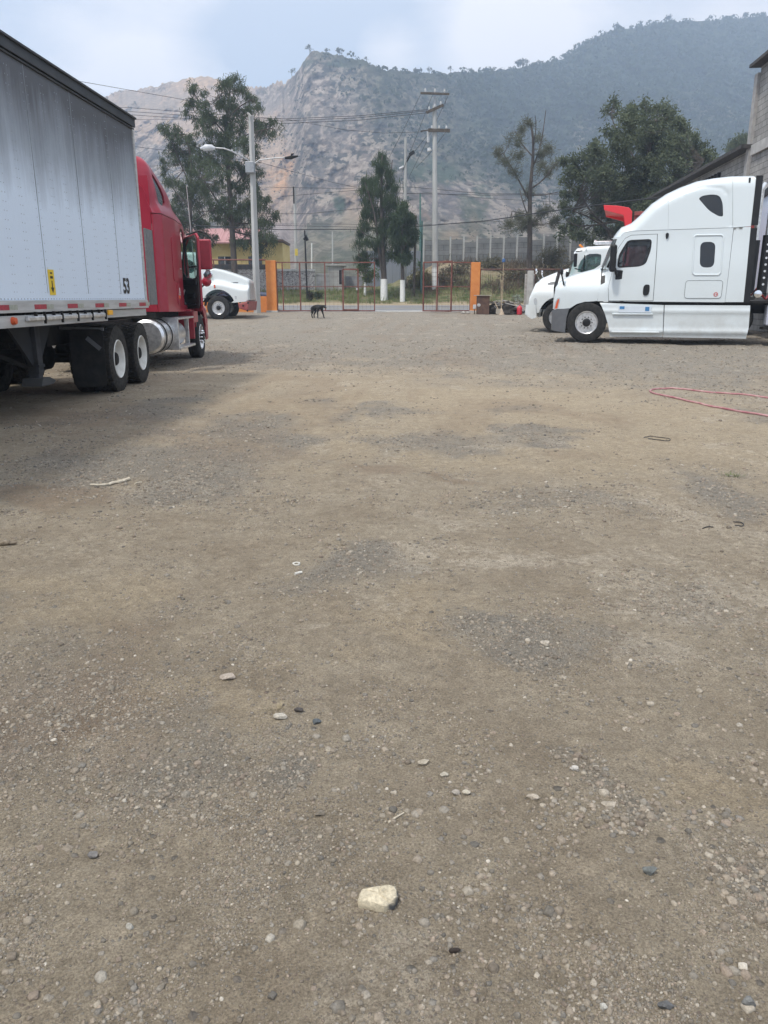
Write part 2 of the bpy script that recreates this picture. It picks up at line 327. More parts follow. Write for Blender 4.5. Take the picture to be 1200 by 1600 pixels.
        base = mix(base, colr, mul(f, .8)); hts.append((mul(f, rng(v.outputs['Distance'], 0, th * 1.2, 1., .3)), .35 / scv))
    verge = mix((.30, .235, .15), (.42, .35, .25), rng(nB, .3, .7))
    base = mix(base, verge, s2.outputs[1])
    gr = mix((.12, .125, .05), (.22, .19, .11), rng(nD, .35, .65)); gr = mix(gr, (.055, .085, .028), rng(nA, .45, .62))
    base = mix(base, gr, s2.outputs[2])
    l(base, p.inputs['Base Color']); p.inputs['Roughness'].default_value = .93; p.inputs['Specular IOR Level'].default_value = .25
    b0 = n('ShaderNodeBump'); b0.inputs['Strength'].default_value = 1; b0.inputs['Distance'].default_value = .019; l(nB, b0.inputs['Height'])
    b00 = n('ShaderNodeBump'); b00.inputs['Strength'].default_value = 1; b00.inputs['Distance'].default_value = .032; l(nE, b00.inputs['Height']); l(b00.outputs[0], b0.inputs['Normal'])
    b1 = n('ShaderNodeBump'); b1.inputs['Strength'].default_value = .9; b1.inputs['Distance'].default_value = .009; l(nC, b1.inputs['Height']); l(b0.outputs[0], b1.inputs['Normal'])
    prev = b1
    for h, dd in hts:
        b = n('ShaderNodeBump'); b.inputs['Strength'].default_value = 1; b.inputs['Distance'].default_value = dd; l(h, b.inputs['Height']); l(prev.outputs[0], b.inputs['Normal']); prev = b
    l(prev.outputs[0], p.inputs['Normal'])
    return m
ground = build_ground()

# ------------------------------------------------------------------ loose gravel (stuff) and notable stones
def ico(sub=0):
    t = (1 + 5 ** .5) / 2
    V = [(-1, t, 0), (1, t, 0), (-1, -t, 0), (1, -t, 0), (0, -1, t), (0, 1, t), (0, -1, -t), (0, 1, -t), (t, 0, -1), (t, 0, 1), (-t, 0, -1), (-t, 0, 1)]
    F = [(0, 11, 5), (0, 5, 1), (0, 1, 7), (0, 7, 10), (0, 10, 11), (1, 5, 9), (5, 11, 4), (11, 10, 2), (10, 7, 6), (7, 1, 8), (3, 9, 4), (3, 4, 2), (3, 2, 6), (3, 6, 8), (3, 8, 9), (4, 9, 5), (2, 4, 11), (6, 2, 10), (8, 6, 7), (9, 8, 1)]
    V = [Vector(v).normalized() for v in V]
    for _ in range(sub):
        c = {}; F2 = []
        def mid(a, b):
            k = (min(a, b), max(a, b))
            if k not in c: c[k] = len(V); V.append(((V[a] + V[b]) / 2).normalized())
            return c[k]
        for a, b, d in F: x, y, z = mid(a, b), mid(b, d), mid(d, a); F2 += [(a, x, z), (b, y, x), (d, z, y), (x, y, z)]
        F = F2
    return np.array([tuple(v) for v in V]), np.array(F)
def stone_mat():
    m, t, p = newmat('stone'); n, l = t.nodes.new, t.links.new
    a = n('ShaderNodeAttribute'); a.attribute_name = 'tint'; c = n('ShaderNodeTexCoord')
    z = n('ShaderNodeTexNoise'); z.inputs['Scale'].default_value = 130; z.inputs['Detail'].default_value = 6; z.inputs['Roughness'].default_value = .7; l(c.outputs['Object'], z.inputs[0])
    r = n('ShaderNodeMapRange'); r.inputs[1].default_value = .3; r.inputs[2].default_value = .7; r.inputs[3].default_value = .65; r.inputs[4].default_value = 1.35; l(z.outputs[0], r.inputs[0])
    x = n('ShaderNodeMixRGB'); x.blend_type = 'MULTIPLY'; x.inputs[0].default_value = 1; l(a.outputs['Color'], x.inputs[1]); l(r.outputs[0], x.inputs[2]); l(x.outputs[0], p.inputs['Base Color'])
    p.inputs['Roughness'].default_value = .85; b = n('ShaderNodeBump'); b.inputs['Strength'].default_value = .6; b.inputs['Distance'].default_value = .003; l(z.outputs[0], b.inputs['Height']); l(b.outputs[0], p.inputs['Normal'])
    return m
stonem = stone_mat()
TINTS = np.array([(.22, .20, .17), (.19, .175, .15), (.30, .26, .20), (.26, .21, .16), (.36, .32, .26), (.27, .20, .15), (.24, .19, .14), (.15, .145, .135), (.25, .205, .155), (.50, .47, .41)])
TINTS = TINTS * .5 + np.array((.255, .222, .175)) * .5 * (TINTS.mean(1, keepdims=True) / .22) ** .6
TP = np.array([.14, .10, .13, .17, .06, .08, .18, .04, .09, .008]); TP = TP / TP.sum()
def stones(name, n, rmin, rmax, dmin, dmax, sub, seed, size_gain=.0, thr=.25, flat=.5, area=None):
    rg = np.random.default_rng(seed)
    k = int(n * 6); yy = dmin * (dmax / dmin) ** rg.random(k); xx = (rg.random(k) * 2 - 1) * (yy * .60 + .5)
    if area: xx = area[0] + (area[1] - area[0]) * rg.random(k)
    g, t, p, d = soil(xx, yy); cl = fbm(xx * 3.2, yy * 3.2, 4, seed + 5, .65); pr = np.clip(sst(.55, .70, cl) * .8 + g * .8 - t * .5 - d * .1 + thr * .15, .015, 1)
    if area: pr = pr * sst(area[0], area[0] + .35, xx + (fbm(xx * 3, yy * 3, 2, 9) - .5) * .5)
    keep = rg.random(k) < pr; xx, yy = xx[keep][:n], yy[keep][:n]; n = len(xx)
    r = rmin * (rmax / rmin) ** (rg.random(n) ** 2.2) * (1 + size_gain * yy)
    B, Fc = ico(sub); nv = len(B)
    jit = 1 + (rg.random((n, nv)) - .5) * (.5 if sub == 0 else .42 if sub == 1 else .22)
    lump = 1 + .28 * np.sin(B @ rg.normal(size=(3,)) * 2.1)[None] * rg.random((n, 1))
    P = B[None] * (jit * lump)[..., None]
    sx = np.stack([.75 + .6 * rg.random(n), .7 + .4 * rg.random(n), flat + .35 * rg.random(n)], -1); P = P * sx[:, None]
    if sub: P = np.clip(P, -.82, .82)
    th = rg.random(n) * 6.283; tl = (rg.random(n) - .5) * .7
    c, s = np.cos(tl)[:, None], np.sin(tl)[:, None]; P = np.stack([P[..., 0] * c - P[..., 2] * s, P[..., 1], P[..., 0] * s + P[..., 2] * c], -1)
    c, s = np.cos(th)[:, None], np.sin(th)[:, None]; P = np.stack([P[..., 0] * c - P[..., 1] * s, P[..., 0] * s + P[..., 1] * c, P[..., 2]], -1)
    P = P * r[:, None, None]; P[..., 0] += xx[:, None]; P[..., 1] += yy[:, None]; P[..., 2] += (ground_z(xx, yy) + r * (-.30 + .42 * rg.random(n)))[:, None]
    ti = .98 * TINTS[rg.choice(len(TINTS), n, p=TP)] * (.62 + .62 * rg.random((n, 1))); tint = np.repeat(ti, nv, 0)
    F = (Fc[None] + (np.arange(n) * nv)[:, None, None]).reshape(-1, 3)
    o = mknp(name, P.reshape(-1, 3), F, stonem, smooth=sub > 1, attrs={'tint': tint})
    tag(o, {'fine_gravel': 'fine grit scattered over the brown dirt', 'heaped_gravel': 'thicker patch of larger grey stones at the lower right of the yard', 'far_gravel': 'dark chips of gravel scattered over the far half of the yard', 'loose_gravel': 'loose grey and tan gravel lying on the dirt yard', 'coarse_gravel': 'coarser pebbles gathered in patches on the dirt yard'}[name], 'gravel', kind='stuff')
stones('fine_gravel', 90000, .0015, .0052, 1.0, 9, 0, 3, .12)
stones('far_gravel', 24000, .006, .02, 5, 40, 0, 6, .02)
stones('loose_gravel', 24000, .003, .0085, 1.0, 24, 1, 4, .16)
stones('coarse_gravel', 2100, .006, .016, 1.0, 13, 2, 5, .05)

stones('heaped_gravel', 950, .006, .0165, 1.15, 2.2, 2, 8, 0, area=(.45, 1.7))
def one_stone(u, v, wpx, hgt, rgb, label, seed, flat=.5, rot=0, aspect=1.5, name='stone', planes=3, rgb2=None):
    p = on_ground(u, v); dist = math.hypot(p.y, CAMH); rr = wpx / FPX * dist / 2 * 1.02
    B, Fc = ico(3); rg = np.random.default_rng(seed); P = B.copy()
    for k in range(11):
        nrm = rg.normal(size=3); nrm /= np.linalg.norm(nrm); lim = .52 + .3 * rg.random(); dd = P @ nrm; P = P - np.maximum(dd - lim, 0)[:, None] * nrm[None]
    P *= (1 + (vnoise(B[:, 0] * 5 + 9, B[:, 1] * 5 + B[:, 2] * 7, seed) - .5) * .1)[:, None]
    P[:, 2] = np.minimum(P[:, 2], .42 + .10 * P[:, 0]) if name == 'rock' else P[:, 2]; P /= abs(P[:, 0]).max(); P = P * [1, 1 / aspect, hgt * 1.25 / rr / 2]; c, s = math.cos(rot), math.sin(rot); P = np.stack([P[:, 0] * c - P[:, 1] * s, P[:, 0] * s + P[:, 1] * c, P[:, 2]], -1) * rr
    rgb = tuple(.82 * q_ for q_ in rgb); tn = np.tile(rgb, (len(P), 1)) * (.85 + .3 * vnoise(B[:, 0] * 4, B[:, 1] * 4 + B[:, 2] * 4, 3))[:, None]
    if rgb2 is not None: k = sst(.1, .4, B[:, 0])[:, None] * sst(.0, .3, -B[:, 2] + .25)[:, None]; tn = tn * (1 - k) + np.array(rgb2) * k
    o = mknp(name, P, Fc, stonem, smooth=True, attrs={'tint': tn}); o.location = (p.x, p.y, gz(p.x, p.y) + hgt * .42); o.data.set_sharp_from_angle(angle=R_(28)); tag(o, label, 'stone')
def big_rock():
    rnd = random.Random(12); o = [(562, 1403), (566, 1399), (574, 1396), (584, 1394), (597, 1392), (609, 1391), (618, 1393), (621, 1399), (622, 1408), (617, 1416), (609, 1421), (600, 1424), (588, 1423), (577, 1419), (566, 1417), (560, 1413)]
    T = [on_ground(u + rnd.uniform(-.8, .8), v + rnd.uniform(-.8, .8), .025 + rnd.uniform(-.003, .003)) for u, v in o]; T = [t for a, b in zip(T, T[1:] + T[:1]) for t in (a, a.lerp(b, .5) + Vector((rnd.uniform(-1, 1), rnd.uniform(-1, 1), rnd.uniform(-1, 1))) * .0012)]
    c = sum(T, Vector()) / len(T); n = len(T); V = []; g0 = gz(c.x, c.y)
    rings = [(.35, .001), (.68, .0015), (.93, -.001), (1.0, -.005), (1.03, -.014), (.98, -.026), (.9, -.042)]
    for k, (f, dz) in enumerate(rings):
        for i_, t in enumerate(T): q = c + (t - c) * (f + rnd.uniform(-.02, .02)); V.append((q.x - c.x, q.y - c.y, t.z + dz + rnd.uniform(-1, 1) * .0016))
    V.append((0, 0, c.z + .001)); F = [(n * len(rings), i_, (i_ + 1) % n) for i_ in range(n)]
    for k in range(len(rings) - 1):
        for i_ in range(n): a, b = k * n + i_, k * n + (i_ + 1) % n; F += [(a, a + n, b), (b, a + n, b + n)]
    V = np.array(V); tn = np.tile((.52, .455, .33), (len(V), 1)) * (.8 + .4 * fbm(V[:, 0] * 60, V[:, 1] * 60, 4, 3))[:, None]; kd = (sst(.028, .036, V[:, 0] - V[:, 1] * .3) * sst(.025, .017, V[:, 2]))[:, None]; tn = tn * (1 - kd) + np.array((.07, .075, .08)) * kd  # low right side tinted dark as the rock's shaded face
    ob = mknp('rock', V, np.array(F), stonem, smooth=True, attrs={'tint': tn}); ob.location = (c.x, c.y, g0); ob.data.set_sharp_from_angle(angle=R_(24)); tag(ob, 'large pale yellow rock with shade painted on its right side, alone on the dirt', 'stone')
big_rock()
for a in ((358, 1067, 28, .022, (.42, .36, .30), 'pale pinkish stone by itself left of the middle of the yard', 2),
          (439, 1131, 22, .018, (.48, .44, .37), 'whitish stone next to a tuft of dry grass', 3), (494, 1137, 16, .016, (.095, .108, .115), 'dark slate blue pebble near the whitish stone', 4),
          (467, 1121, 14, .014, (.08, .07, .065), 'almost black pebble between the whitish stone and the slate one', 5),
          (662, 1200, 18, .018, (.42, .37, .29), 'rounded beige pebble in a small cluster of stones', 6), (693, 1220, 15, .014, (.46, .42, .34), 'beige pebble just below the rounded one', 7),
          (728, 1247, 13, .014, (.55, .50, .40), 'square cream pebble, right one of a pair', 8), (712, 1246, 13, .014, (.38, .34, .29), 'brownish pebble, left one of a pair', 9),
          (832, 1254, 19, .013, (.46, .40, .32), 'flat cream stone alone right of the middle', 10), (951, 1261, 22, .010, (.40, .35, .28), 'flat buried stone with a dusty top', 11),
          (1014, 1373, 22, .02, (.16, .17, .16), 'dark green grey stone near the right gravel patch', 12), (1038, 1585, 22, .018, (.13, .13, .13), 'dark oval stone at the lower right edge of the yard', 13),
          (147, 1343, 17, .017, (.19, .18, .17), 'dark round stone at the lower left', 14), (204, 1456, 12, .014, (.52, .50, .44), 'small white angular stone at the lower left', 15),
          (941, 1587, 12, .013, (.55, .53, .47), 'white pebble near the bottom of the picture', 16), (1168, 1585, 22, .02, (.19, .19, .18), 'grey lumpy stone in the lower right corner', 17),
          (852, 1010, 17, .014, (.44, .39, .32), 'long pale stone at the edge of the darker gravel', 18), (896, 1203, 15, .014, (.56, .53, .48), 'white stone among small brown ones', 19),
          (710, 1497, 16, .012, (.035, .025, .02), 'dark brown clod of earth right of the big pale rock', 20), (500, 1280, 16, .014, (.22, .19, .15), 'brown oval pebble left of the dry twig', 21)):
    one_stone(*a)

wood = M('bleached_wood', (.42, .36, .27), .9, rgb2=(.62, .56, .45), vs=30, stretch=(.2, 1, 1)); darkwire = M('black_wire', (.02, .02, .02), .6)
def lay(name, pts, r, mat, label, cat, n=6, lift=.6, sm=True):
    P = []
    for u, v in pts: p = on_ground(u, v); P.append(Vector((p.x, p.y, 0)))
    for _ in range(3):
        Q = [P[0]]
        for a, b in zip(P[:-1], P[1:]): Q += [a * .75 + b * .25, a * .25 + b * .75]
        P = Q + [P[-1]]
    rr = r if not isinstance(r, tuple) else [r[0] + (r[1] - r[0]) * i / (len(P) - 1) for i in range(len(P))]
    r0 = r if not isinstance(r, tuple) else max(r)
    P = [Vector((p.x, p.y, gz(p.x, p.y) + r0 * lift + .002)) for p in P]
    return tag(MB().tube(P, rr, n).build(name, mat, smooth=sm, ang=60), label, cat)
lay('stick', [(141, 757), (160, 757), (178, 751), (202, 745)], (.006, .017), wood, 'long bleached stick on the dirt near the trailer', 'stick')
lay('wood_chip', [(210, 752), (216, 750), (222, 750)], (.008, .004), wood, 'short white wood chip right of the bleached stick', 'stick')
lay('bark_piece', [(-6, 856), (10, 858), (27, 857)], (.02, .008), M('brown_bark', (.10, .075, .05), .9, rgb2=(.3, .25, .19), vs=40), 'brown piece of wood at the left edge of the yard', 'stick')
lay('twig', [(607, 1293), (618, 1285), (631, 1276)], (.0035, .002), wood, 'straw coloured twig above the big pale rock', 'twig')
lay('twig', [(596, 1430 + 0), (610, 1427)], (.001, .001), wood, 'hair-thin straw under the big pale rock', 'twig')
lay('wire_piece', [(1006, 687), (1018, 682), (1035, 686), (1048, 687), (1046, 691), (1028, 689), (1012, 688)], .0042, darkwire, 'bent black wire lying in the middle right of the yard', 'wire')
lay('wire_piece', [(1146, 815), (1158, 815), (1163, 819), (1158, 823), (1148, 822)], .0035, darkwire, 'hooked piece of black wire on the right side', 'wire')
lay('wire_piece', [(1098, 824), (1106, 822), (1115, 823)], .0035, darkwire, 'short straight black wire left of the hooked one', 'wire')
lay('pull_ring', [(458, 884), (463, 882), (469, 884), (467, 887), (461, 887), (458, 884)], .005, M('pale_plastic', (.6, .58, .52), .5), 'small whitish ring dropped on the gravel', 'ring')
lay('plastic_scrap', [(461, 904), (466, 902), (472, 901)], .008, M('pale_scrap', (.55, .53, .48), .6), 'whitish scrap lying just below the ring', 'litter')
hose = M('pink_hose', (.34, .12, .14), .7, rgb2=(.50, .30, .29), vs=7)
lay('garden_hose', [(1420, 655), (1400, 640), (1290, 628), (1200, 622), (1130, 616), (1080, 612), (1040, 608), (1015, 611), (1016, 617), (1060, 625), (1120, 637), (1200, 652), (1290, 668), (1440, 690), (1560, 670), (1700, 690)], .0145, hose, 'faded red hose looped on the ground near the white truck', 'hose', n=8)
def tuft(u, v, r, n, h, rgb, label, seed, name='grass_tuft'):
    rnd = random.Random(seed); p = on_ground(u, v); V = []; F = []
    for i in range(n):
        a = rnd.random() * 6.28; q = Vector((p.x + math.cos(a) * r * rnd.random(), p.y + math.sin(a) * r * rnd.random(), 0)); q.z = gz(q.x, q.y)
        d = Vector((math.cos(a) * rnd.uniform(.2, .9), math.sin(a) * rnd.uniform(.2, .9), rnd.uniform(.3, 1))) * h * rnd.uniform(.5, 1); s = Vector((-d.y, d.x, 0)).normalized() * h * .03
        b = len(V); V += [q - s, q + s, q + d * .6 + s * .6, q + d * .6 - s * .6, q + d * 1.0 - Vector((0, 0, h * .15))]; F += [(b, b + 1, b + 2, b + 3), (b + 3, b + 2, b + 4)]
    tag(mk(name, V, F, M(name + '_straw', rgb, .8), None), label, 'grass')
tuft(430, 1118, .03, 34, .045, (.36, .30, .19), 'tuft of dry straw beside the whitish stone', 1)
tuft(1146, 742, .10, 90, .06, (.12, .15, .05), 'small green weed growing at the right side of the yard', 2, 'weed')

# ================================================================== VEHICLES
def inside(poly, P):
    x, y = P[:, 0], P[:, 1]; r = np.zeros(len(P), bool); n = len(poly)
    for i in range(n):
        (x1, y1), (x2, y2) = poly[i], poly[(i + 1) % n]
        if y1 == y2: continue
        r ^= ((y1 > y) != (y2 > y)) & (x < (x2 - x1) * (y - y1) / (y2 - y1) + x1)
    return r
def segdist(poly, P, closed=True):
    d = np.full(len(P), 1e9); n = len(poly)
    for i in range(n if closed else n - 1):
        a, b = np.array(poly[i]), np.array(poly[(i + 1) % n]); ab = b - a; L2 = (ab ** 2).sum() or 1e-9
        t = np.clip(((P - a) @ ab) / L2, 0, 1); d = np.minimum(d, np.hypot(*(P - a - t[:, None] * ab).T))
    return d
def densify(poly, st, closed=True):
    o = []; n = len(poly)
    for i in range(n if closed else n - 1):
        a, b = poly[i], poly[(i + 1) % n]; L_ = math.hypot(b[0] - a[0], b[1] - a[1]); k = max(1, int(round(L_ / st)))
        o += [(a[0] + (b[0] - a[0]) * j / k, a[1] + (b[1] - a[1]) * j / k) for j in range(k)]
    if not closed: o.append(tuple(poly[-1]))
    return o
def chaikin(poly, k=2, closed=True):
    for _ in range(k):
        q = [] if closed else [poly[0]]; n = len(poly)
        for i in range(n if closed else n - 1):
            a, b = poly[i], poly[(i + 1) % n]; q += [(a[0] * .75 + b[0] * .25, a[1] * .75 + b[1] * .25), (a[0] * .25 + b[0] * .75, a[1] * .25 + b[1] * .75)]
        if not closed: q.append(poly[-1])
        poly = q
    return poly
def fillet(poly, r, n=4):
    o = []; m = len(poly)
    for i in range(m):
        a, b, c = (np.array(poly[(i + k) % m], float) for k in (-1, 0, 1)); u = a - b; v = c - b; lu, lv = np.linalg.norm(u), np.linalg.norm(v); q = min(r, lu * .45, lv * .45); p0 = b + u / lu * q; p1 = b + v / lv * q
        for k in range(n + 1): t = k / n; o.append(tuple((1 - t) ** 2 * p0 + 2 * t * (1 - t) * b + t * t * p1))
    return o
def seam(body, pts, mat, parent, side=1, closed=False, r=.004, off=.002):
    P = densify(list(pts) + ([pts[0]] if closed else []), .08, False); W_ = body.W(P); return MB().tube([(x, side * (w_ + off), z) for (x, z), w_ in zip(P, W_)], r, 5, cap=not closed).build('seam', mat, parent)
def rrect(x0, z0, x1, z1, r, n=4):
    o = []
    for cx, cz, a0 in ((x1 - r, z1 - r, 0), (x0 + r, z1 - r, 90), (x0 + r, z0 + r, 180), (x1 - r, z0 + r, 270)):
        for i in range(n + 1): a = R_(a0 + 90 * i / n); o.append((cx + r * math.cos(a), cz + r * math.sin(a)))
    return o
def arc(cx, cz, r, a0, a1, n=14): return [(cx + r * math.cos(R_(a0 + (a1 - a0) * i / n)), cz + r * math.sin(R_(a0 + (a1 - a0) * i / n))) for i in range(n + 1)]
ins = lambda poly, k: [((x - np.mean([p[0] for p in poly])) * k + np.mean([p[0] for p in poly]), (z - np.mean([p[1] for p in poly])) * k + np.mean([p[1] for p in poly])) for x, z in poly]
class Body:
    """width law of a cab: half width w0(x,z), rounded over towards the silhouette sil with radius rad"""
    def __init__(s, w0, sil, rad=.16): s.w0, s.sil, s.rad = w0, sil, rad
    def W(s, P):
        P = np.asarray(P, float).reshape(-1, 2); w = s.w0(P[:, 0], P[:, 1]) * np.ones(len(P))
        d = np.clip(segdist(s.sil, P, False), 0, s.rad); return w - s.rad + np.sqrt(np.maximum(s.rad ** 2 - (s.rad - d) ** 2, 0))
def panel(name, body, outl, mat, parent, side='both', holes=(), st=.07, fl=.03, cap=True, off=0, extra=(), smooth=True, ang=50, xrow=0):
    if side == 'both' and not cap:
        a_ = (body, outl, mat, parent); k_ = dict(holes=holes, st=st, fl=fl, cap=False, off=off, extra=extra, smooth=smooth, ang=ang)
        panel(name, *a_, side=1, **k_); return panel(name, *a_, side=-1, **k_)
    outl = densify(outl, st); holes = [densify(h, st) for h in holes]
    A = np.array(outl); x0, z0 = A.min(0); x1, z1 = A.max(0)
    gx, gzz = np.meshgrid(np.arange(x0, x1, st), np.arange(z0, z1, st)); P = np.stack([gx.ravel(), gzz.ravel()], 1)
    ex = list(extra)
    S = np.array(densify(body.sil, st, False))
    if len(S) > 2:
        t = np.gradient(S, axis=0); t /= np.maximum(np.linalg.norm(t, axis=1)[:, None], 1e-9); nn = np.stack([t[:, 1], -t[:, 0]], 1)
        for k in (.03, .1, .25, .5, .8): ex += [tuple(q) for q in np.concatenate([S + nn * body.rad * k, S - nn * body.rad * k])]
        P = P[segdist(body.sil, P, False) > body.rad * .95]
    if ex: P = np.concatenate([P, np.array(ex)])
    m = inside(outl, P); dd = segdist(outl, P)
    for h in holes: m &= ~inside(h, P); dd = np.minimum(dd, segdist(h, P))
    P = P[m & (dd > min(.3 * st, .012))]
    # thin out near-duplicates
    key = {}; 
    for p in P: key.setdefault((int(p[0] / (.2 * st)), int(p[1] / (.2 * st))), p)
    P = list(key.values())
    co = list(outl); ed = [(i, (i + 1) % len(outl)) for i in range(len(outl))]
    for h in holes: b = len(co); co += h; ed += [(b + i, b + (i + 1) % len(h)) for i in range(len(h))]
    vs, es, fs, *_ = geometry.delaunay_2d_cdt([Vector(c) for c in co] + [Vector(p) for p in P], ed, [], 0, 1e-5)
    V2 = np.array([tuple(v) for v in vs]); C = np.array([V2[list(f)].mean(0) for f in fs]); k = inside(outl, C)
    for h in holes: k &= ~inside(h, C)
    fs = [f for f, q in zip(fs, k) if q]; Wd = body.W(V2) + off
    cnt = {}
    for f in fs:
        for i in range(len(f)): e = (f[i], f[(i + 1) % len(f)]); cnt[e] = 1
    bd = [e for e in cnt if (e[1], e[0]) not in cnt]
    sd_ = segdist(body.sil, V2, False) if cap and len(body.sil) > 1 else np.full(len(V2), 9.)
    V = []; F = []; n = len(V2); idx = {}
    sides = (1, -1) if side == 'both' else (side,)
    for sgn in sides:
        b = len(V); idx[sgn] = b; V += [(V2[i, 0], sgn * Wd[i], V2[i, 1]) for i in range(n)]
        F += [tuple(b + i for i in (f[::-1] if sgn > 0 else f)) for f in fs]
    for a, c in bd:
        if sd_[a] < 1e-3 and sd_[c] < 1e-3 and side == 'both':
            NS = 6; row = []
            for q in range(NS + 1):
                tt = 1 - 2 * q / NS; crown = body.crown * (1 - tt * tt) if hasattr(body, 'crown') else 0
                row.append((tt, crown))
            for q in range(NS):
                b = len(V); (t0, c0), (t1, c1) = row[q], row[q + 1]
                V += [(V2[a, 0], Wd[a] * t0, V2[a, 1] + c0), (V2[c, 0], Wd[c] * t0, V2[c, 1] + c0), (V2[c, 0], Wd[c] * t1, V2[c, 1] + c1), (V2[a, 0], Wd[a] * t1, V2[a, 1] + c1)]; F.append((b, b + 1, b + 2, b + 3))
        else:
            for sgn in sides:
                b = len(V); V += [(V2[a, 0], sgn * (Wd[a] - fl), V2[a, 1]), (V2[c, 0], sgn * (Wd[c] - fl), V2[c, 1])]; o = idx[sgn]
                F.append((a + o, c + o, b + 1, b) if sgn < 0 else (c + o, a + o, b, b + 1))
    o = mk(name, V, F, mat, parent)
    import bmesh
    bm = bmesh.new(); bm.from_mesh(o.data); bmesh.ops.remove_doubles(bm, verts=bm.verts, dist=2e-4)
    bmesh.ops.delete(bm, geom=[v for v in bm.verts if not v.link_faces], context='VERTS'); bm.to_mesh(o.data); bm.free()
    if smooth: o.data.polygons.foreach_set('use_smooth', [True] * len(o.data.polygons)); o.data.set_sharp_from_angle(angle=R_(ang))
    return o
def across(name, prof, w, mat, parent, bulge=.0, n=10, thick=0):
    """sheet stretched from left to right over a side profile, bowed forward"""
    V = []; F = []
    for i, (x, z) in enumerate(prof):
        ww = w[i] if isinstance(w, (list, tuple)) else w
        for k in range(n + 1): t = -1 + 2 * k / n; V.append((x + bulge * (1 - t * t), ww * t, z))
    for i in range(len(prof) - 1):
        for k in range(n): a = i * (n + 1) + k; F.append((a, a + 1, a + n + 2, a + n + 1))
    return mk(name, V, F, mat, parent, True, 60)

# ---- wheels: shared meshes
WM = {}
def lathe_mesh(prof, n=48, ysign=1): m = MB(); m.lathe([(r, y * ysign) for r, y in prof], n); return m
def disc_holes(R, r0, y, nh, hr, hd, dish=0, depth=.02):
    """wheel disc in XZ plane at y with a ring of round hand holes"""
    import cmath
    outl = [(R * math.cos(2 * math.pi * i / 64), R * math.sin(2 * math.pi * i / 64)) for i in range(64)]; hs = []
    for k in range(nh):
        a = 2 * math.pi * (k + .5) / nh; cx, cz = hr * math.cos(a), hr * math.sin(a); hs.append([(cx + hd * math.cos(2 * math.pi * i / 12), cz + hd * math.sin(2 * math.pi * i / 12)) for i in range(12)])
    co = list(outl); ed = [(i, (i + 1) % 64) for i in range(64)]
    for h in hs: b = len(co); co += h; ed += [(b + i, b + (i + 1) % 12) for i in range(12)]
    vs, es, fs, *_ = geometry.delaunay_2d_cdt([Vector(c) for c in co], ed, [], 0, 1e-6)
    V2 = np.array([tuple(v) for v in vs]); C = np.array([V2[list(f)].mean(0) for f in fs]); k = np.ones(len(C), bool)
    for h in hs: k &= ~inside(h, C)
    m = MB(); fs = [f for f, q in zip(fs, k) if q]
    m.add([(p[0], y + dish * (np.hypot(*p) / R), p[1]) for p in V2], fs)
    for h in hs:
        b = [(p[0], y + dish * (math.hypot(*p) / R), p[1]) for p in h] + [(p[0], y - depth + dish * (math.hypot(*p) / R), p[1]) for p in h]
        m.add(b, [(i, (i + 1) % 12, (i + 1) % 12 + 12, i + 12) for i in range(12)])
    return m
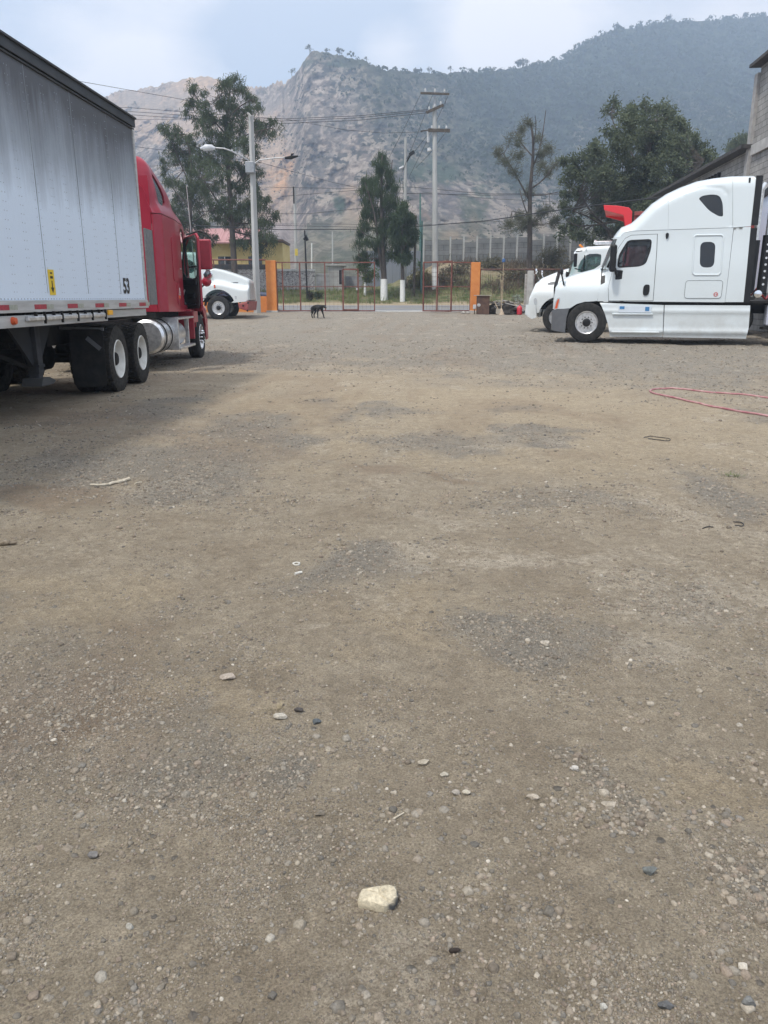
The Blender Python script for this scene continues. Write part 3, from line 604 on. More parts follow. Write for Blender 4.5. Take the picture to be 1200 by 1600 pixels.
def wheel(parent, x, y, sgn, kind, R=.505, dual=False, tread='rib'):
    """outer face at |y|; sgn=+1: outer side faces +y. wheel (rim mesh) > tyre, hub"""
    key = (kind, sgn, dual, tread, R)
    if key not in WM:
        wd = .28
        def tyre(y0):   # y0 = outer face
            m = MB(); pr = [(.285, -.035), (.305, -.008), (.34, .0), (.40, .002), (.455, -.006), (R - .025, -.016), (R - .006, -.028), (R, -.045)]
            groove = []
            if tread == 'rib':
                for g in (-.085, -.14, -.195): groove += [(R, g + .009), (R - .013, g + .006), (R - .013, g - .006), (R, g - .009)]
            else: groove = [(R - .018, -.05), (R - .018, -wd + .05)]
            pr = pr + groove + [(R, -wd + .045), (R - .006, -wd + .028), (R - .025, -wd + .016), (.455, -wd + .006), (.36, -wd), (.305, -wd + .008), (.285, -wd + .035)]
            m.lathe([(r, sgn * (h + y0)) for r, h in pr], 56)
            if tread == 'lug':
                nl = 46
                for k in range(nl):
                    for j, (yy, wl) in enumerate(((-.045, .06), (-.108, .05), (-.172, .05), (-.235, .06))):
                        a = 2 * math.pi * (k + (.5 if j % 2 else 0)) / nl; q = Matrix.Rotation(-a, 3, 'Y')
                        m.box(q @ Vector((R - .011, 0, 0)) + Vector((0, sgn * (yy + y0), 0)), (.024, wl, 2 * math.pi * R / nl * .72), q)
            for rr in (.42, .465): pass
            return m
        t = tyre(0)
        if dual: t2 = tyre(-.335); t.add(t2.V, t2.F)
        rim = MB(); hub = MB()
        if kind == 'alu_front':
            rim.lathe([(r, sgn * h) for r, h in ((.288, -.036), (.292, -.012), (.284, -.004), (.272, -.012), (.266, -.045), (.255, -.06))], 56)
            d = disc_holes(.257, 0, sgn * -.058, 10, .203, .029, dish=0, depth=sgn * .03); rim.add(d.V, d.F)
            rim.lathe([(.255, sgn * -.09), (.01, sgn * -.1)], 32)
            hub.lathe([(r, sgn * h) for r, h in ((.105, -.057), (.105, -.02), (.09, .012), (.085, .05), (.06, .06), (.001, .062))], 32)
        elif kind == 'alu_back' or kind == 'white_back':
            rim.lathe([(r, sgn * h) for r, h in ((.288, -.036), (.292, -.010), (.284, -.002), (.272, -.012), (.262, -.055), (.250, -.11), (.215, -.165), (.17, -.19), (.13, -.195), (.001, -.195))], 56)
            hub.lathe([(r, sgn * h) for r, h in ((.115, -.194), (.11, -.12), (.10, -.06), (.08, -.04), (.001, -.038))], 32)
        for k in range(10):
            a = 2 * math.pi * k / 10; rr = .142 if kind == 'alu_front' else .155; y1 = -.057 if kind == 'alu_front' else -.19
            hub.tube([(rr * math.cos(a), sgn * y1, rr * math.sin(a)), (rr * math.cos(a), sgn * (y1 + .028), rr * math.sin(a)), (rr * math.cos(a), sgn * (y1 + .034), rr * math.sin(a))], [.017, .017, .006], 6)
        def me(mb, nm, mt, ang): o = mb.build(nm, mt, None, True, ang); d = o.data; bpy.data.objects.remove(o); return d
        WM[key] = (me(rim, 'wheel_rim', alu if 'alu' in kind else whiterim, 30), me(t, 'tyre', rubber if tread == 'rib' else treadm, 40), me(hub, 'hub', black if kind == 'alu_front' else (alu if 'alu' in kind else dark), 40))
    a, b, c = WM[key]
    o = bpy.data.objects.new('wheel', a); COL.objects.link(o); o.parent = parent; o.location = (x, y, R)
    for nm, d in (('tyre', b), ('hub', c)): q = bpy.data.objects.new(nm, d); COL.objects.link(q); q.parent = o
    return o
def chassis(parent, x0, x1, z=.92, axles=(), wy=.43, w=.43):
    m = MB()
    for s in (-1, 1): m.box(((x0 + x1) / 2, s * w, z), (x1 - x0, .08, .27))
    for x in np.arange(x0 + .1, x1, 1.1): m.box((float(x), 0, z), (.1, 2 * w, .16))
    for x in axles: m.tube([(x, -.95, .52), (x, .95, .52)], .07, 10); m.lathe([(.05, -.25), (.19, -.16), (.22, 0), (.19, .16), (.05, .25)], 16, 'y', (x, 0, .55))
    return m.build('chassis_frame', dark, parent, bevel=.006)

# ---------------------------------------------------------------- parked white sleeper truck, nearest on the right
A1 = R_(180 - 16); P1 = (.256 * 20.7, 20.7)
S1 = Side(P1, A1, .284)
r1 = empty('sleeper_truck', (P1[0] + 1.22 * math.sin(A1), P1[1] - 1.22 * math.cos(A1), .284), A1, label='white high roof sleeper truck seen from its side, nearest on the right', cat='truck', group='trucks parked in the yard')
c7 = lambda *p: S1.crop(800, 250, 1 / 3, p); c2 = lambda *p: S1.crop(840, 360, 170 / 1200, p)
# silhouette, nose to rear
hoodtop = c2((160, 870), (168, 760), (190, 625), (228, 572), (300, 528), (410, 490), (600, 440), (705, 412))
roofsil = [(x, z) for x, z in c7((475, 366), (492, 342), (512, 320), (560, 300), (600, 265), (660, 205), (735, 155), (800, 125), (880, 95), (960, 80), (1040, 71), (1150, 68))]
def w1(x, z):
    x = np.asarray(x); z = np.asarray(z)
    hood = .86 + .26 * sst(1.95, 1.25, z) + .05 * np.clip(.9 - x, 0, 1.5)
    cab = 1.12 + .09 * sst(-.2, -1.6, x) - .05 * np.clip(z - 2.75, 0, 2) - .05 * sst(1.7, 2.7, z)
    return hood * sst(-.62, -.35, x) + cab * (1 - sst(-.62, -.35, x))
hb = Body(w1, hoodtop, .15); hb.crown = .06
arch = c2((300, 1120), (312, 980), (350, 880), (430, 812), (520, 787), (600, 783), (655, 782))
hood_o = [hoodtop[0]] + hoodtop[1:] + c2((690, 600), (657, 778)) + arch[::-1][1:4] + c2((350, 862),)
panel('hood', hb, hood_o, white, r1)
# cab and sleeper, door left open in the panel for a real door part
belt_z = 2.79
doorp = c7((470, 520), (497, 412), (530, 365), (560, 350), (683, 345), (680, 420), (662, 662), (452, 662), (450, 600))
winp = fillet(c7((492, 506), (500, 444), (543, 374), (657, 369), (652, 420), (628, 486), (600, 499)), .09)
cb = Body(w1, [(9, 9), (9.1, 9)], .1)
cabo = c2((720, 420),) + c7((470, 430), (492, 372), (528, 340), (560, 333), (720, 328), (1040, 317), (998, 667), (400, 662)) + c2((690, 600),)
dholes = [[(p[0], p[1]) for p in doorp]]
slw = fillet(c7((884, 383), (956, 383), (947, 504), (880, 504)), .14, 6)
fr = [(x, z) for x, z in c7((862, 352), (985, 350), (993, 360), (978, 528), (968, 538), (855, 538), (846, 528), (856, 358))]
class Framed(Body):
    def W(s, P):
        P = np.asarray(P, float).reshape(-1, 2); w = Body.W(s, P); d = segdist(fr, P); i = inside(fr, P)
        return w
fb = Framed(w1, [(9, 9), (9.1, 9)], .1)
ext = [tuple(p) for k in (-.05, -.025, 0, .025, .05) for p in (np.array(densify(fr, .06)) + [k, 0])] + [tuple(p) for k in (-.05, -.025, .025, .05) for p in (np.array(densify(fr, .06)) + [0, k])]
panel('door_jamb', cb, ins(doorp, 1.02), black, r1, holes=[ins(doorp, .93)], cap=False, off=-.03, fl=0)
panel('cab_side', fb, cabo, white, r1, holes=[doorp, slw], extra=ext, cap=False)
g = MB()
doorq = ins(doorp, .984)
dr = panel('door', cb, doorq, white, r1, side=1, holes=[winp], cap=False, off=.004); dr2 = panel('door', cb, doorq, white, r1, side=-1, holes=[winp], cap=False, off=.004)
for sg, dd in ((1, dr), (-1, dr2)):
    panel('window_seal', cb, winp, black, dd, side=sg, holes=[ins(winp, .90)], cap=False, off=.006, fl=.03)
    gl = panel('window', cb, winp, smokeglass, dd, side=sg, cap=False, off=-.015, fl=0)
    a, b = c7((541, 398), (531, 472)); ww = float(cb.W([a])[0])
    MB().bar((a[0], sg * (ww - .002), a[1] + .09), (b[0], sg * (ww + .004), b[1] - .07), .03).build('window_divider', black, dd)
    hx, hz = c7((629, 610))[0]; hw = float(cb.W([(hx, hz)])[0])
    MB().prism(chaikin([(hx - .075, hz - .12), (hx - .08, hz + .10), (hx - .05, hz + .14), (hx + .07, hz + .13), (hx + .08, hz - .06), (hx + .05, hz - .14)], 2), sg * (hw - .01), sg * (hw + .03)).build('door_handle', black, dd, bevel=.006)
    panel('sleeper_window', cb, slw, blackglass, r1, side=sg, cap=False, off=-.02, fl=0)
# bunk hatch and stickers
hat = rrect(*c7((980, 648))[0], *c7((815, 565))[0], .07)
hat = [(x, z) for x, z in hat]
hm = panel('bunk_hatch', cb, hat, white, r1, side=1, cap=False, off=.008, fl=.02)
for sg in (1, -1):
    P_ = densify(fillet(fr, .08), .05); W_ = cb.W(P_); MB().tube([(x, sg * (w_ + .002), z) for (x, z), w_ in zip(P_ + P_[:2], list(W_) + list(W_[:2]))], .02, 8, cap=False).build('window_surround', white, r1, True)
seamk = M('panel_gap', (.10, .11, .11), .7)
for sg in (1, -1):
    seam(cb, hat, seamk, r1, sg, True, .004, .010); seam(cb, c7((683, 345), (680, 420), (662, 660)), seamk, r1, sg, False, .004, .0)
hx, hz = c7((955, 630))[0]; hw = float(cb.W([(hx, hz)])[0]) + .009
s_ = MB(); s_.lathe([(.001, hw + .004), (.052, hw + .004), (.052, hw)], 20, 'y', (hx, 0, hz)); st1 = s_.build('sticker', redlens, hm)
MB().lathe([(.03, hw + .006), (.038, hw + .006)], 20, 'y', (hx, 0, hz)).build('sticker_ring', white, hm)
MB().prism([(hx - .009, hz - .028), (hx + .009, hz - .028), (hx + .009, hz + .02), (hx, hz + .032), (hx - .009, hz + .02)], hw + .005, hw + .007).build('sticker_mark', white, hm)
# roof fairing
rb = Body(w1, roofsil, .22); rb.crown = .10
rfo = roofsil + c7((1152, 180), (1122, 309), (1040, 315), (720, 326), (560, 331), (528, 338), (500, 364), (478, 371))
tw = fillet(c7((876, 178), (895, 165), (940, 158), (976, 164), (990, 198), (992, 264), (970, 262), (925, 236)), .11, 5)
fr2 = c7((740, 182), (800, 150), (900, 122), (985, 128), (1018, 160), (1026, 306))
class Roofed(Body):
    def W(s, P):
        P = np.asarray(P, float).reshape(-1, 2); w = Body.W(s, P); d = segdist(fr2, P, False); return w - .016 * np.exp(-(d / .04) ** 2)
rb2 = Roofed(w1, roofsil, .22); rb2.crown = .10
for sg in (1, -1): seam(Roofed(w1, roofsil, .22), c7((735, 190), (733, 320)), M('faint_gap', (.35, .38, .38), .6), r1, sg, False, .003, 0); seam(rb2, c7((1038, 85), (1036, 310)), M('faint_gap_two', (.3, .33, .33), .6), r1, sg, False, .004, 0)
ext2 = [tuple(p) for kx, kz in ((0, .03), (0, -.03), (.03, 0), (-.03, 0), (0, .06), (0, -.06)) for p in (np.array(densify(fr2, .06, False)) + [kx, kz])]
panel('roof_fairing', rb2, rfo, white, r1, holes=[tw], extra=ext2)
for sg in (1, -1): panel('roof_window', rb2, tw, blackglass, r1, side=sg, cap=False, off=-.02, fl=0)
e1 = c7((1042, 316), (1121, 312), (1085, 666), (999, 666)); eb = Body(lambda x, z: w1(x, z) + .012, [(9, 9), (9.1, 9)], .1)
panel('side_extender', eb, e1, white, r1, cap=False)
e2 = c7((1150, 69), (1183, 69), (1155, 304), (1122, 306)); panel('extender_edge', eb, e2, black, r1, cap=False, off=-.005)
e3 = c7((1121, 318), (1152, 318), (1115, 668), (1084, 668)); panel('extender_edge', eb, e3, black, r1, cap=False, off=-.005)
# rear wall, floor, interior
xr = e3[0][0] + .12
MB().box((xr + .02, 0, 1.95), (.04, 2.3, 1.8)).box((xr + .02, 0, 3.35), (.04, 2.2, 1.1)).build('sleeper_rear_wall', black, r1)
it = MB(); it.box((-2.2, 0, 1.12), (3.6, 2.1, .08)); it.box((-1.75, .0, 1.9), (.05, 2.1, 1.5)); it.box((-.50, 0, 1.50), (.3, 1.5, .5))
it.build('cabin_floor', cabin, r1, bevel=.02)
def seat(x, y, z, par):
    m = MB(); m.box((x, y, z + .12), (.5, .5, .16)); m.box((x - .27, y, z + .5), (.14, .48, .75), Matrix.Rotation(R_(-8), 3, 'Y')); m.box((x - .32, y, z + .98), (.1, .28, .2))
    m.tube([(x, y, z - .3), (x, y, z + .1)], .09, 10); return m.build('seat', cabin, par, bevel=.03)
def steer(x, y, z, par):
    m = MB(); q = Matrix.Rotation(R_(-55), 3, 'Y'); P = [q @ Vector((.0, .22 * math.cos(a), .22 * math.sin(a))) + Vector((x, y, z)) for a in np.linspace(0, 6.283, 25)]
    m.tube(P, .016, 8); m.tube([(x, y, z), (x + .35, y, z - .25)], .03, 8); m.bar(P[0], P[12], .03); return m.build('steering_wheel', black, par, True)
seat(-1.15, .55, 1.35, r1); seat(-1.15, -.55, 1.35, r1); steer(-.62, .52, 1.92, r1)
# windshield and pillars
wsb, wst = c2((760, 408))[0], c7((505, 348))[0]
wprof = [(wsb[0] + .05, wsb[1] - .02), ((wsb[0] + wst[0]) / 2 + .05, (wsb[1] + wst[1]) / 2), (wst[0] + .02, wst[1])]
across('windshield', wprof, [1.0, .99, .97], smokeglass, r1, .12)
[MB().bar((wsb[0] - .02, sg * 1.04, wsb[1]), (wst[0] - .05, sg * 1.0, wst[1]), .05).build('windshield_pillar', black, r1) for sg in (1, -1)]
across('cowl', [(hoodtop[-1][0] + .02, hoodtop[-1][1] - .01), (wsb[0] + .04, wsb[1] - .03), (wsb[0] - .2, wsb[1] - .08)], 1.02, white, r1, .04)
MB().prism([tuple(p) for p in c7((475, 366), (500, 368), (548, 340), (720, 334), (720, 342), (560, 345))], -1.08, 1.08).build('sun_visor', white, r1, bevel=.01)
# grille, bumper, lights
gx = hoodtop[0][0]
across('grille', [(gx + .00, 1.05), (gx + .03, 1.4), (gx - .06, 1.85)], [.62, .62, .55], black, r1, .04)
bo = c2((150, 883), (348, 857), (318, 960), (300, 1130), (140, 1100), (143, 980))
bb_ = Body(lambda x, z: 1.16 - .12 * sst(.7, 1.0, x), [bo[0], bo[5], bo[4]], .12); panel('bumper', bb_, bo, greyp, r1, st=.06)
hl = c2((172, 872), (188, 800), (215, 745), (243, 742), (245, 775), (222, 868))
for sg in (1, -1):
    h_ = panel('headlight', hb, hl, lamp_lens, r1, side=sg, cap=False, off=.006, fl=.03)
    panel('turn_signal', hb, c2((185, 865), (202, 800), (222, 757), (238, 760), (214, 862)), orl, h_, side=sg, cap=False, off=.010, fl=.01)
am = c2((715, 692))[0]; MB().lathe([(.001, 1.15), (.03, 1.145), (.045, 1.13), (.05, 1.10)], 16, 'y', (am[0], 0, am[1])).build('marker_light', orl, r1, True)
vt = c2((705, 450), (795, 440), (795, 500), (745, 490), (710, 500)); panel('cowl_vent', cb, c2((700, 500), (745, 492), (742, 575), (695, 600)), black, r1, side=1, cap=False, off=.003)
sd1 = c7((728, 353))[0]; MB().prism(chaikin([(sd1[0] - .04, sd1[1] + .06), (sd1[0] + .04, sd1[1] + .06), (sd1[0] + .03, sd1[1] - .05), (sd1[0], sd1[1] - .09), (sd1[0] - .03, sd1[1] - .05)], 1), 1.1, 1.2).build('side_lamp', black, r1, bevel=.01)
# skirts
def wsk(x, z): x = np.asarray(x); z = np.asarray(z); return 1.19 + .03 * np.exp(-((z - .80) / .05) ** 2) + .03 * np.exp(-((z - .30) / .05) ** 2) - .05 * sst(.98, 1.03, z) - .03 * sst(.30, .16, z)
skb = Body(wsk, [(9, 9), (9.1, 9)], .1)
step = rrect(*c7((655, 800))[0], *c7((480, 745))[0], .03); step2 = rrect(*c7((650, 718))[0], *c7((495, 683))[0], .02)
sk1 = c2((685, 797),) + c7((490, 672), (712, 680), (706, 830), (458, 829), (452, 780)) + c2((745, 930), (712, 850))
panel('side_skirt', skb, sk1, white, r1, cap=False, st=.04)
sk2 = c7((716, 680), (1118, 682), (1110, 790), (1106, 800), (1099, 838), (709, 831)); panel('side_skirt', skb, sk2, white, r1, cap=False, st=.05)
a, b = c7((465, 802), (690, 800)); MB().box(((a[0] + b[0]) / 2, 1.21, a[1] - .02), (abs(a[0] - b[0]), .1, .05)).build('step', white, r1, bevel=.02)
a, b = c7((470, 722), (660, 720)); MB().box(((a[0] + b[0]) / 2, 1.21, a[1]), (abs(a[0] - b[0]), .07, .035)).build('step', white, r1, bevel=.015)
a, b = c7((498, 714), (655, 684)); pl = MB().box(((a[0] + b[0]) / 2, 1.215, (a[1] + b[1]) / 2), (abs(a[0] - b[0]), .02, abs(a[1] - b[1]))).build('placard', M('placard_white', (.62, .68, .74), .4, var=.04), r1, bevel=.004)
bl_ = M('placard_blue', (.05, .20, .42), .4); 
for u, v, dx, dz in ((516, 692, .12, .07), (634, 698, .10, .10)): p = c7((u, v))[0]; MB().box((p[0], 1.228, p[1]), (dx, .006, dz)).build('placard_print', bl_, pl)
MB().box((c7((935, 656))[0][0], 1.17, 1.06), (.09, .06, .09)).build('latch', black, r1, bevel=.01); MB().box((c7((514, 670))[0][0], 1.17, 1.03), (.09, .06, .05)).build('latch', black, r1, bevel=.01)
MB().box((-2.4, 0, 1.0), (3.6, 2.2, .1)).build('under_body', dark, r1)
for sg in (1, -1): MB().lathe([(.60, sg * 1.12), (.60, sg * .7), (.01, sg * .7)], 20, 'y', (0, 0, .55), R_(-8), R_(188)).build('wheel_arch_liner', black, r1, True)
# mirrors
def mirror1(sg):
    p = c7((478, 462))[0]; m = MB(); m.box((p[0] + .02, sg * 1.38, p[1]), (.16, .2, .66)); o = m.build('mirror', black, r1, bevel=.05)
    a = c7((482, 508))[0]; b = c7((500, 538))[0]
    m = MB(); m.tube([(a[0], sg * 1.36, a[1]), (b[0] + .06, sg * 1.2, b[1] + .03), (b[0], sg * 1.12, b[1])], [.035, .04, .05], 10); m.box((b[0] - .02, sg * 1.1, b[1]), (.2, .12, .24)); m.build('mirror_arm', black, o, bevel=.02)
    a, b = c2((260, 455), (295, 640)); m = MB(); m.lathe([(.001, .02), (.07, .015), (.085, 0), (.07, -.05), (.001, -.06)], 16, 'x', (a[0], sg * 1.2, a[1])); o = m.build('hood_mirror', black, r1, True)
    m = MB(); m.tube([(a[0], sg * 1.2, a[1]), (b[0] + .03, sg * 1.08, b[1] + .1), (b[0], sg * 1.0, b[1])], [.02, .022, .03], 8); m.box((b[0], sg * 1.0, b[1] + .01), (.14, .1, .17)); m.build('mirror_arm', black, o, bevel=.03)
mirror1(1); mirror1(-1)
wheel(r1, 0, 1.22, 1, 'alu_front'); wheel(r1, 0, -1.22, -1, 'alu_front')
for x in (-5.5, -6.85):
    for sg in (1, -1): wheel(r1, x, sg * 1.22, sg, 'alu_back', dual=True)
chassis(r1, -7.6, .7, .88, (0, -5.5, -6.85))
ex1 = c7((1184, 370))[0]; 
for sg in (1, -1):
    m = MB(); m.tube([(-4.15, sg * .92, 1.25), (-4.15, sg * .92, 2.6)], .12, 16); o = m.build('exhaust_stack', black, r1, True)
    m = MB(); m.tube([(-4.15, sg * .92, 2.6), (-4.15, sg * .92, 3.85), (-4.25, sg * .92, 4.0)], .075, 16); m.build('exhaust_pipe', alu, o, True)
    m = MB()
    for k in range(7): m.lathe([(.001, .125), (.028, .122), (.03, .11)], 10, 'x', (0, 0, 0)) if False else m.tube([(-4.15 + .0, sg * 1.035, 1.45 + k * .155), (-4.15, sg * 1.045, 1.45 + k * .155)], .028, 10)
    m.build('heat_shield_hole', alu, o)
m = MB(); m.tube([(-4.0, .5, 1.2), (-4.05, .85, 1.35), (-4.15, 1.0, 1.2), (-4.3, .7, 1.1), (-4.5, .3, 1.3)], .025, 8); m.build('air_hose', redlens, r1, True)
m = MB(); m.lathe([(.001, .1), (.09, .08), (.1, 0), (.09, -.08), (.001, -.1)], 16, 'y', (-4.05, 1.05, 1.22)); m.build('air_filter', chrome, r1, True)
m = MB(); m.box((-4.9, 1.0, .72), (1.2, .42, .5)); m.build('battery_box', M('pale_box', (.50, .52, .60), .45), r1, bevel=.03); MB().box((-4.9, .95, .40), (1.3, .5, .06)).box((-4.6, .6, 1.03), (1.8, 1.1, .05)).build('deck_plate', dark, r1)
# soft seam line between lower and upper body
MB().box(((e3[0][0] + c7((712, 675))[0][0]) / 2, 1.13, 1.03), (abs(e3[0][0] - c7((712, 675))[0][0]), .03, .05)).build('seam', black, r1)

# ---------------------------------------------------------------- white tipper truck behind it
A2 = R_(180 - 17); P2 = (.2194 * 26.5, 26.5); S2 = Side(P2, A2, .27)
r2 = empty('tipper_truck', (P2[0] + 1.2 * math.sin(A2), P2[1] - 1.2 * math.cos(A2), .27), A2, label='white short cab tipper truck with a bright red body, behind the sleeper truck', cat='truck', group='trucks parked in the yard')
c7 = lambda *p: S2.crop(800, 250, 1 / 3, p); c2 = lambda *p: S2.crop(840, 360, 170 / 1200, p)
ht = c7((80, 640), (96, 600), (104, 580), (130, 556), (180, 535), (230, 517), (262, 508))
def w2(x, z): x = np.asarray(x); z = np.asarray(z); h = .80 + .3 * sst(1.9, 1.2, z); return np.where(x > -.75, h, 1.08 - .05 * sst(1.8, 2.7, z))
b2 = Body(w2, ht, .13); b2.crown = .05
ao = arc(0, .52, .66, 172, 12, 16)
ho = [(ht[0][0] + .02, .95)] + ht + c7((258, 545),) + [(-.80, 1.05), (-.80, .95)] + [p for p in ao if p[1] > .6] + [(ht[0][0] - .02, .62)]
panel('hood', b2, ho, white2, r2)
for sg in (1, -1):
    panel('headlight', b2, chaikin(c7((100, 650), (112, 645), (118, 662), (112, 680), (101, 676)), 1), lamp_lens, r2, side=sg, cap=False, off=.01)
    panel('hood_vent', b2, chaikin(c7((158, 580), (180, 570), (212, 568), (205, 582), (170, 586)), 1), greyp, r2, side=sg, cap=False, off=.004)
bo = [(ht[0][0] + .12, .92), (ht[0][0] + .14, .6), (ht[0][0] - .12, .45), (ht[0][0] - .28, .50), (ht[0][0] - .22, .92)]
panel('bumper', Body(lambda x, z: 1.17 - .1 * sst(ht[0][0] - .1, ht[0][0] + .14, x), [bo[0], bo[1]], .08), bo, white2, r2)
across('grille', [(ht[0][0] + .02, 1.0), (ht[0][0] - .02, 1.3), (ht[1][0] - .02, 1.6)], .5, alu, r2, .03)
ct = c7((285, 430), (300, 412), (350, 405), (440, 400), (500, 400)); cb2 = Body(w2, ct + [(ct[-1][0] - .25, ct[-1][1])], .12); cb2.crown = .05
dw = chaikin(c7((302, 535), (310, 482), (345, 440), (415, 437), (419, 455), (412, 502)), 1)
co = ct + [(ct[-1][0] - .25, ct[-1][1]), (ct[-1][0] - .3, 1.0), (-.8, 1.0)] + c7((262, 545), (292, 455))
panel('cab', cb2, co, white2, r2, holes=[dw])
for sg in (1, -1):
    panel('window', cb2, dw, tealglass, r2, side=sg, cap=False, off=-.015, fl=0)
    a, b = c7((340, 445), (331, 520)); MB().bar((a[0], sg * 1.04, a[1]), (b[0], sg * 1.07, b[1]), .025).build('window_divider', black, r2)
    a = c7((310, 470))[0]; m = MB(); m.box((a[0] + .08, sg * 1.28, a[1]), (.1, .16, .42)); o = m.build('mirror', black, r2, bevel=.03); MB().tube([(a[0] + .08, sg * 1.28, a[1] + .26), (a[0] - .1, sg * 1.05, a[1] + .3)], .018, 6).tube([(a[0] + .08, sg * 1.28, a[1] - .26), (a[0] - .1, sg * 1.05, a[1] - .3)], .018, 6).build('mirror_arm', black, o)
    a, b = c7((108, 520), (122, 562)); m = MB(); m.lathe([(.001, .02), (.07, .015), (.09, 0), (.07, -.04), (.001, -.06)], 16, 'x', (a[0], sg * .95, a[1])); o = m.build('hood_mirror', chrome, r2, True); MB().tube([(a[0], sg * .95, a[1]), (b[0], sg * .85, b[1])], .015, 6).build('mirror_arm', chrome, o)
wb, wt = c7((262, 520), (297, 455)); across('windshield', [(wb[0], wb[1]), (wt[0], wt[1])], [.98, .94], tealglass, r2, .1)
for u in (323, 350, 380, 410): p = c7((u, 404))[0]; m = MB(); m.lathe([(.001, .05), (.03, .045), (.045, 0)], 10, 'z', (ct[1][0] - .1, (u - 366) / 60, p[1] + .05)); m.build('roof_marker', amber, r2)
m = MB(); p = c7((400, 398), (455, 393)); m.box(((p[0][0] + p[1][0]) / 2, .2, p[0][1] + .12), (.6, .12, .12)); m.tube([(p[0][0], .2, p[0][1] + .1), (p[0][0] + .15, .2, p[0][1] + .16)], [.05, .08], 10); m.build('air_horn', alu, r2, bevel=.02)
seat(-1.45, .5, 1.3, r2); seat(-1.45, -.5, 1.3, r2); steer(-1.05, .5, 1.82, r2); MB().box((-1.4, 0, 1.05), (1.3, 2, .08)).box((-2.15, 0, 1.7), (.05, 2, 1.2)).build('cabin_floor', cabin, r2)
wheel(r2, 0, 1.2, 1, 'alu_front'); wheel(r2, 0, -1.2, -1, 'alu_front')
for x in (-4.2, -5.5):
    for sg in (1, -1): wheel(r2, x, sg * 1.2, sg, 'white_back', dual=True)
chassis(r2, -6.6, .9, .9, (0, -4.2, -5.5)); [MB().lathe([(.58, sg * 1.1), (.58, sg * .6)], 20, 'y', (0, 0, .55), R_(0), R_(180)).build('wheel_arch_liner', black, r2, True) for sg in (1, -1)]
q = lambda u, v: S2(u, v)
sh = [q(943, 320), q(965, 321), q(983, 324), q(988, 330), q(987, 352), (q(987, 352)[0], 1.2), (q(977, 352)[0], 1.2), q(977, 352), q(974, 336), q(944, 328)]
bd = MB(); bd.prism(sh, -1.15, -1.05).prism(sh, 1.05, 1.15); a, b = q(944, 324), q(983, 328); bd.box(((a[0] + b[0]) / 2, 0, (a[1] + b[1]) / 2 - .02), (abs(a[0] - b[0]), 2.1, .05), Matrix.Rotation(-math.atan2(b[1] - a[1], b[0] - a[0]) + math.pi, 3, 'Y'))
x0 = sh[4][0]; bd.box((x0 - .05, 0, 2.2), (.08, 2.1, 2.0)); bd.build('cab_guard', redb, r2, bevel=.01)
bd = MB(); zt = q(995, 331)[1]
for sg in (1, -1): bd.box((x0 - 2.3, sg * 1.12, (1.35 + zt) / 2), (4.5, .07, zt - 1.35)); bd.box((x0 - 2.3, sg * 1.17, zt - .05), (4.5, .12, .12))
for sg in (1, -1):
    for k in range(6): bd.box((x0 - .3 - k * .82, sg * 1.18, (1.35 + zt) / 2), (.1, .08, zt - 1.4))
bd.box((x0 - 2.3, 0, 1.33), (4.5, 2.2, .08)).box((x0 - 4.55, 0, (1.35 + zt) / 2), (.07, 2.2, zt - 1.35)); bd.build('tipper_body', M('dull_red_paint', (.33, .05, .045), .5, rgb2=(.20, .06, .05)), r2, bevel=.008)

# ---------------------------------------------------------------- white hooded truck on the left by the gate
S3 = Side((-7.52, 36), 0, .45)
r3 = empty('conventional_truck', (-7.52, 37.22, .45), 0, label='white hooded truck with a red bumper, nose out past the red tractor', cat='truck', group='trucks parked in the yard')
c4 = lambda *p: S3.crop(260, 340, 140 / 1200, p)
ht = c4((560, 690), (590, 680), (700, 700), (850, 745), (1000, 800), (1066, 835), (1082, 868), (1095, 1105))
def w3(x, z): x = np.asarray(x); z = np.asarray(z); return .70 + .05 * np.clip(.9 - x, 0, 2) + .36 * sst(1.50, 1.28, z - .25 * np.exp(-((x + .1) / .8) ** 2)) + .02 * sst(2.2, 1.5, z)
b3 = Body(w3, ht, .07); b3.crown = .04
ao = arc(*c4((695, 1190))[0], .74, 20, 165, 14)
ho = ht + c4((1060, 1125), (860, 1142)) + [p for p in ao] + [c4((500, 1100))[0], c4((500, 760))[0], c4((540, 720))[0]]
panel('hood', b3, ho, white2, r3)
a, b = c4((830, 862), (935, 874)); panel('hood_vent', b3, [a, (b[0], a[1]), b, (a[0], b[1])], greyp, r3, side=-1, cap=False, off=.004); a = c4((640, 920))[0]
for sg in (1, -1): MB().box((a[0], sg * 1.14, a[1]), (.06, .05, .14)).build('marker_light', orl, r3, bevel=.01)
a = c4((917, 1070))[0]
for sg in (1, -1): panel('headlight', b3, chaikin(c4((905, 1050), (935, 1048), (935, 1090), (912, 1092)), 1), lamp_lens, r3, side=sg, cap=False, off=.01)
g3 = c4((1055, 850), (1085, 868), (1098, 1110), (1062, 1120)); MB().prism(g3, -.62, .62).build('grille', M('grille_grey', (.42, .43, .44), .35, .3, rgb2=(.55, .56, .57)), r3, bevel=.03)
bo = c4((958, 1152), (1060, 1132), (1102, 1118), (1100, 1180), (1090, 1252), (968, 1216)); bu = MB().prism(bo, -1.2, 1.2).build('bumper', M('dusty_red_paint', (.26, .04, .04), .5, rgb2=(.34, .10, .09)), r3, bevel=.03)
for u, v in ((1028, 1180), (1092, 1143), (1085, 1246)): p = c4((u, v))[0]; MB().tube([(p[0], -1.19, p[1]), (p[0], -1.212, p[1])], .045, 10).build('bumper_hole', black, bu)
zr = CAMH + 70 * .000773 * 36 - .45
ct = [(-.78, zr - .12), (-1.0, zr), (-2.3, zr + .02), (-4.2, zr + .02)]
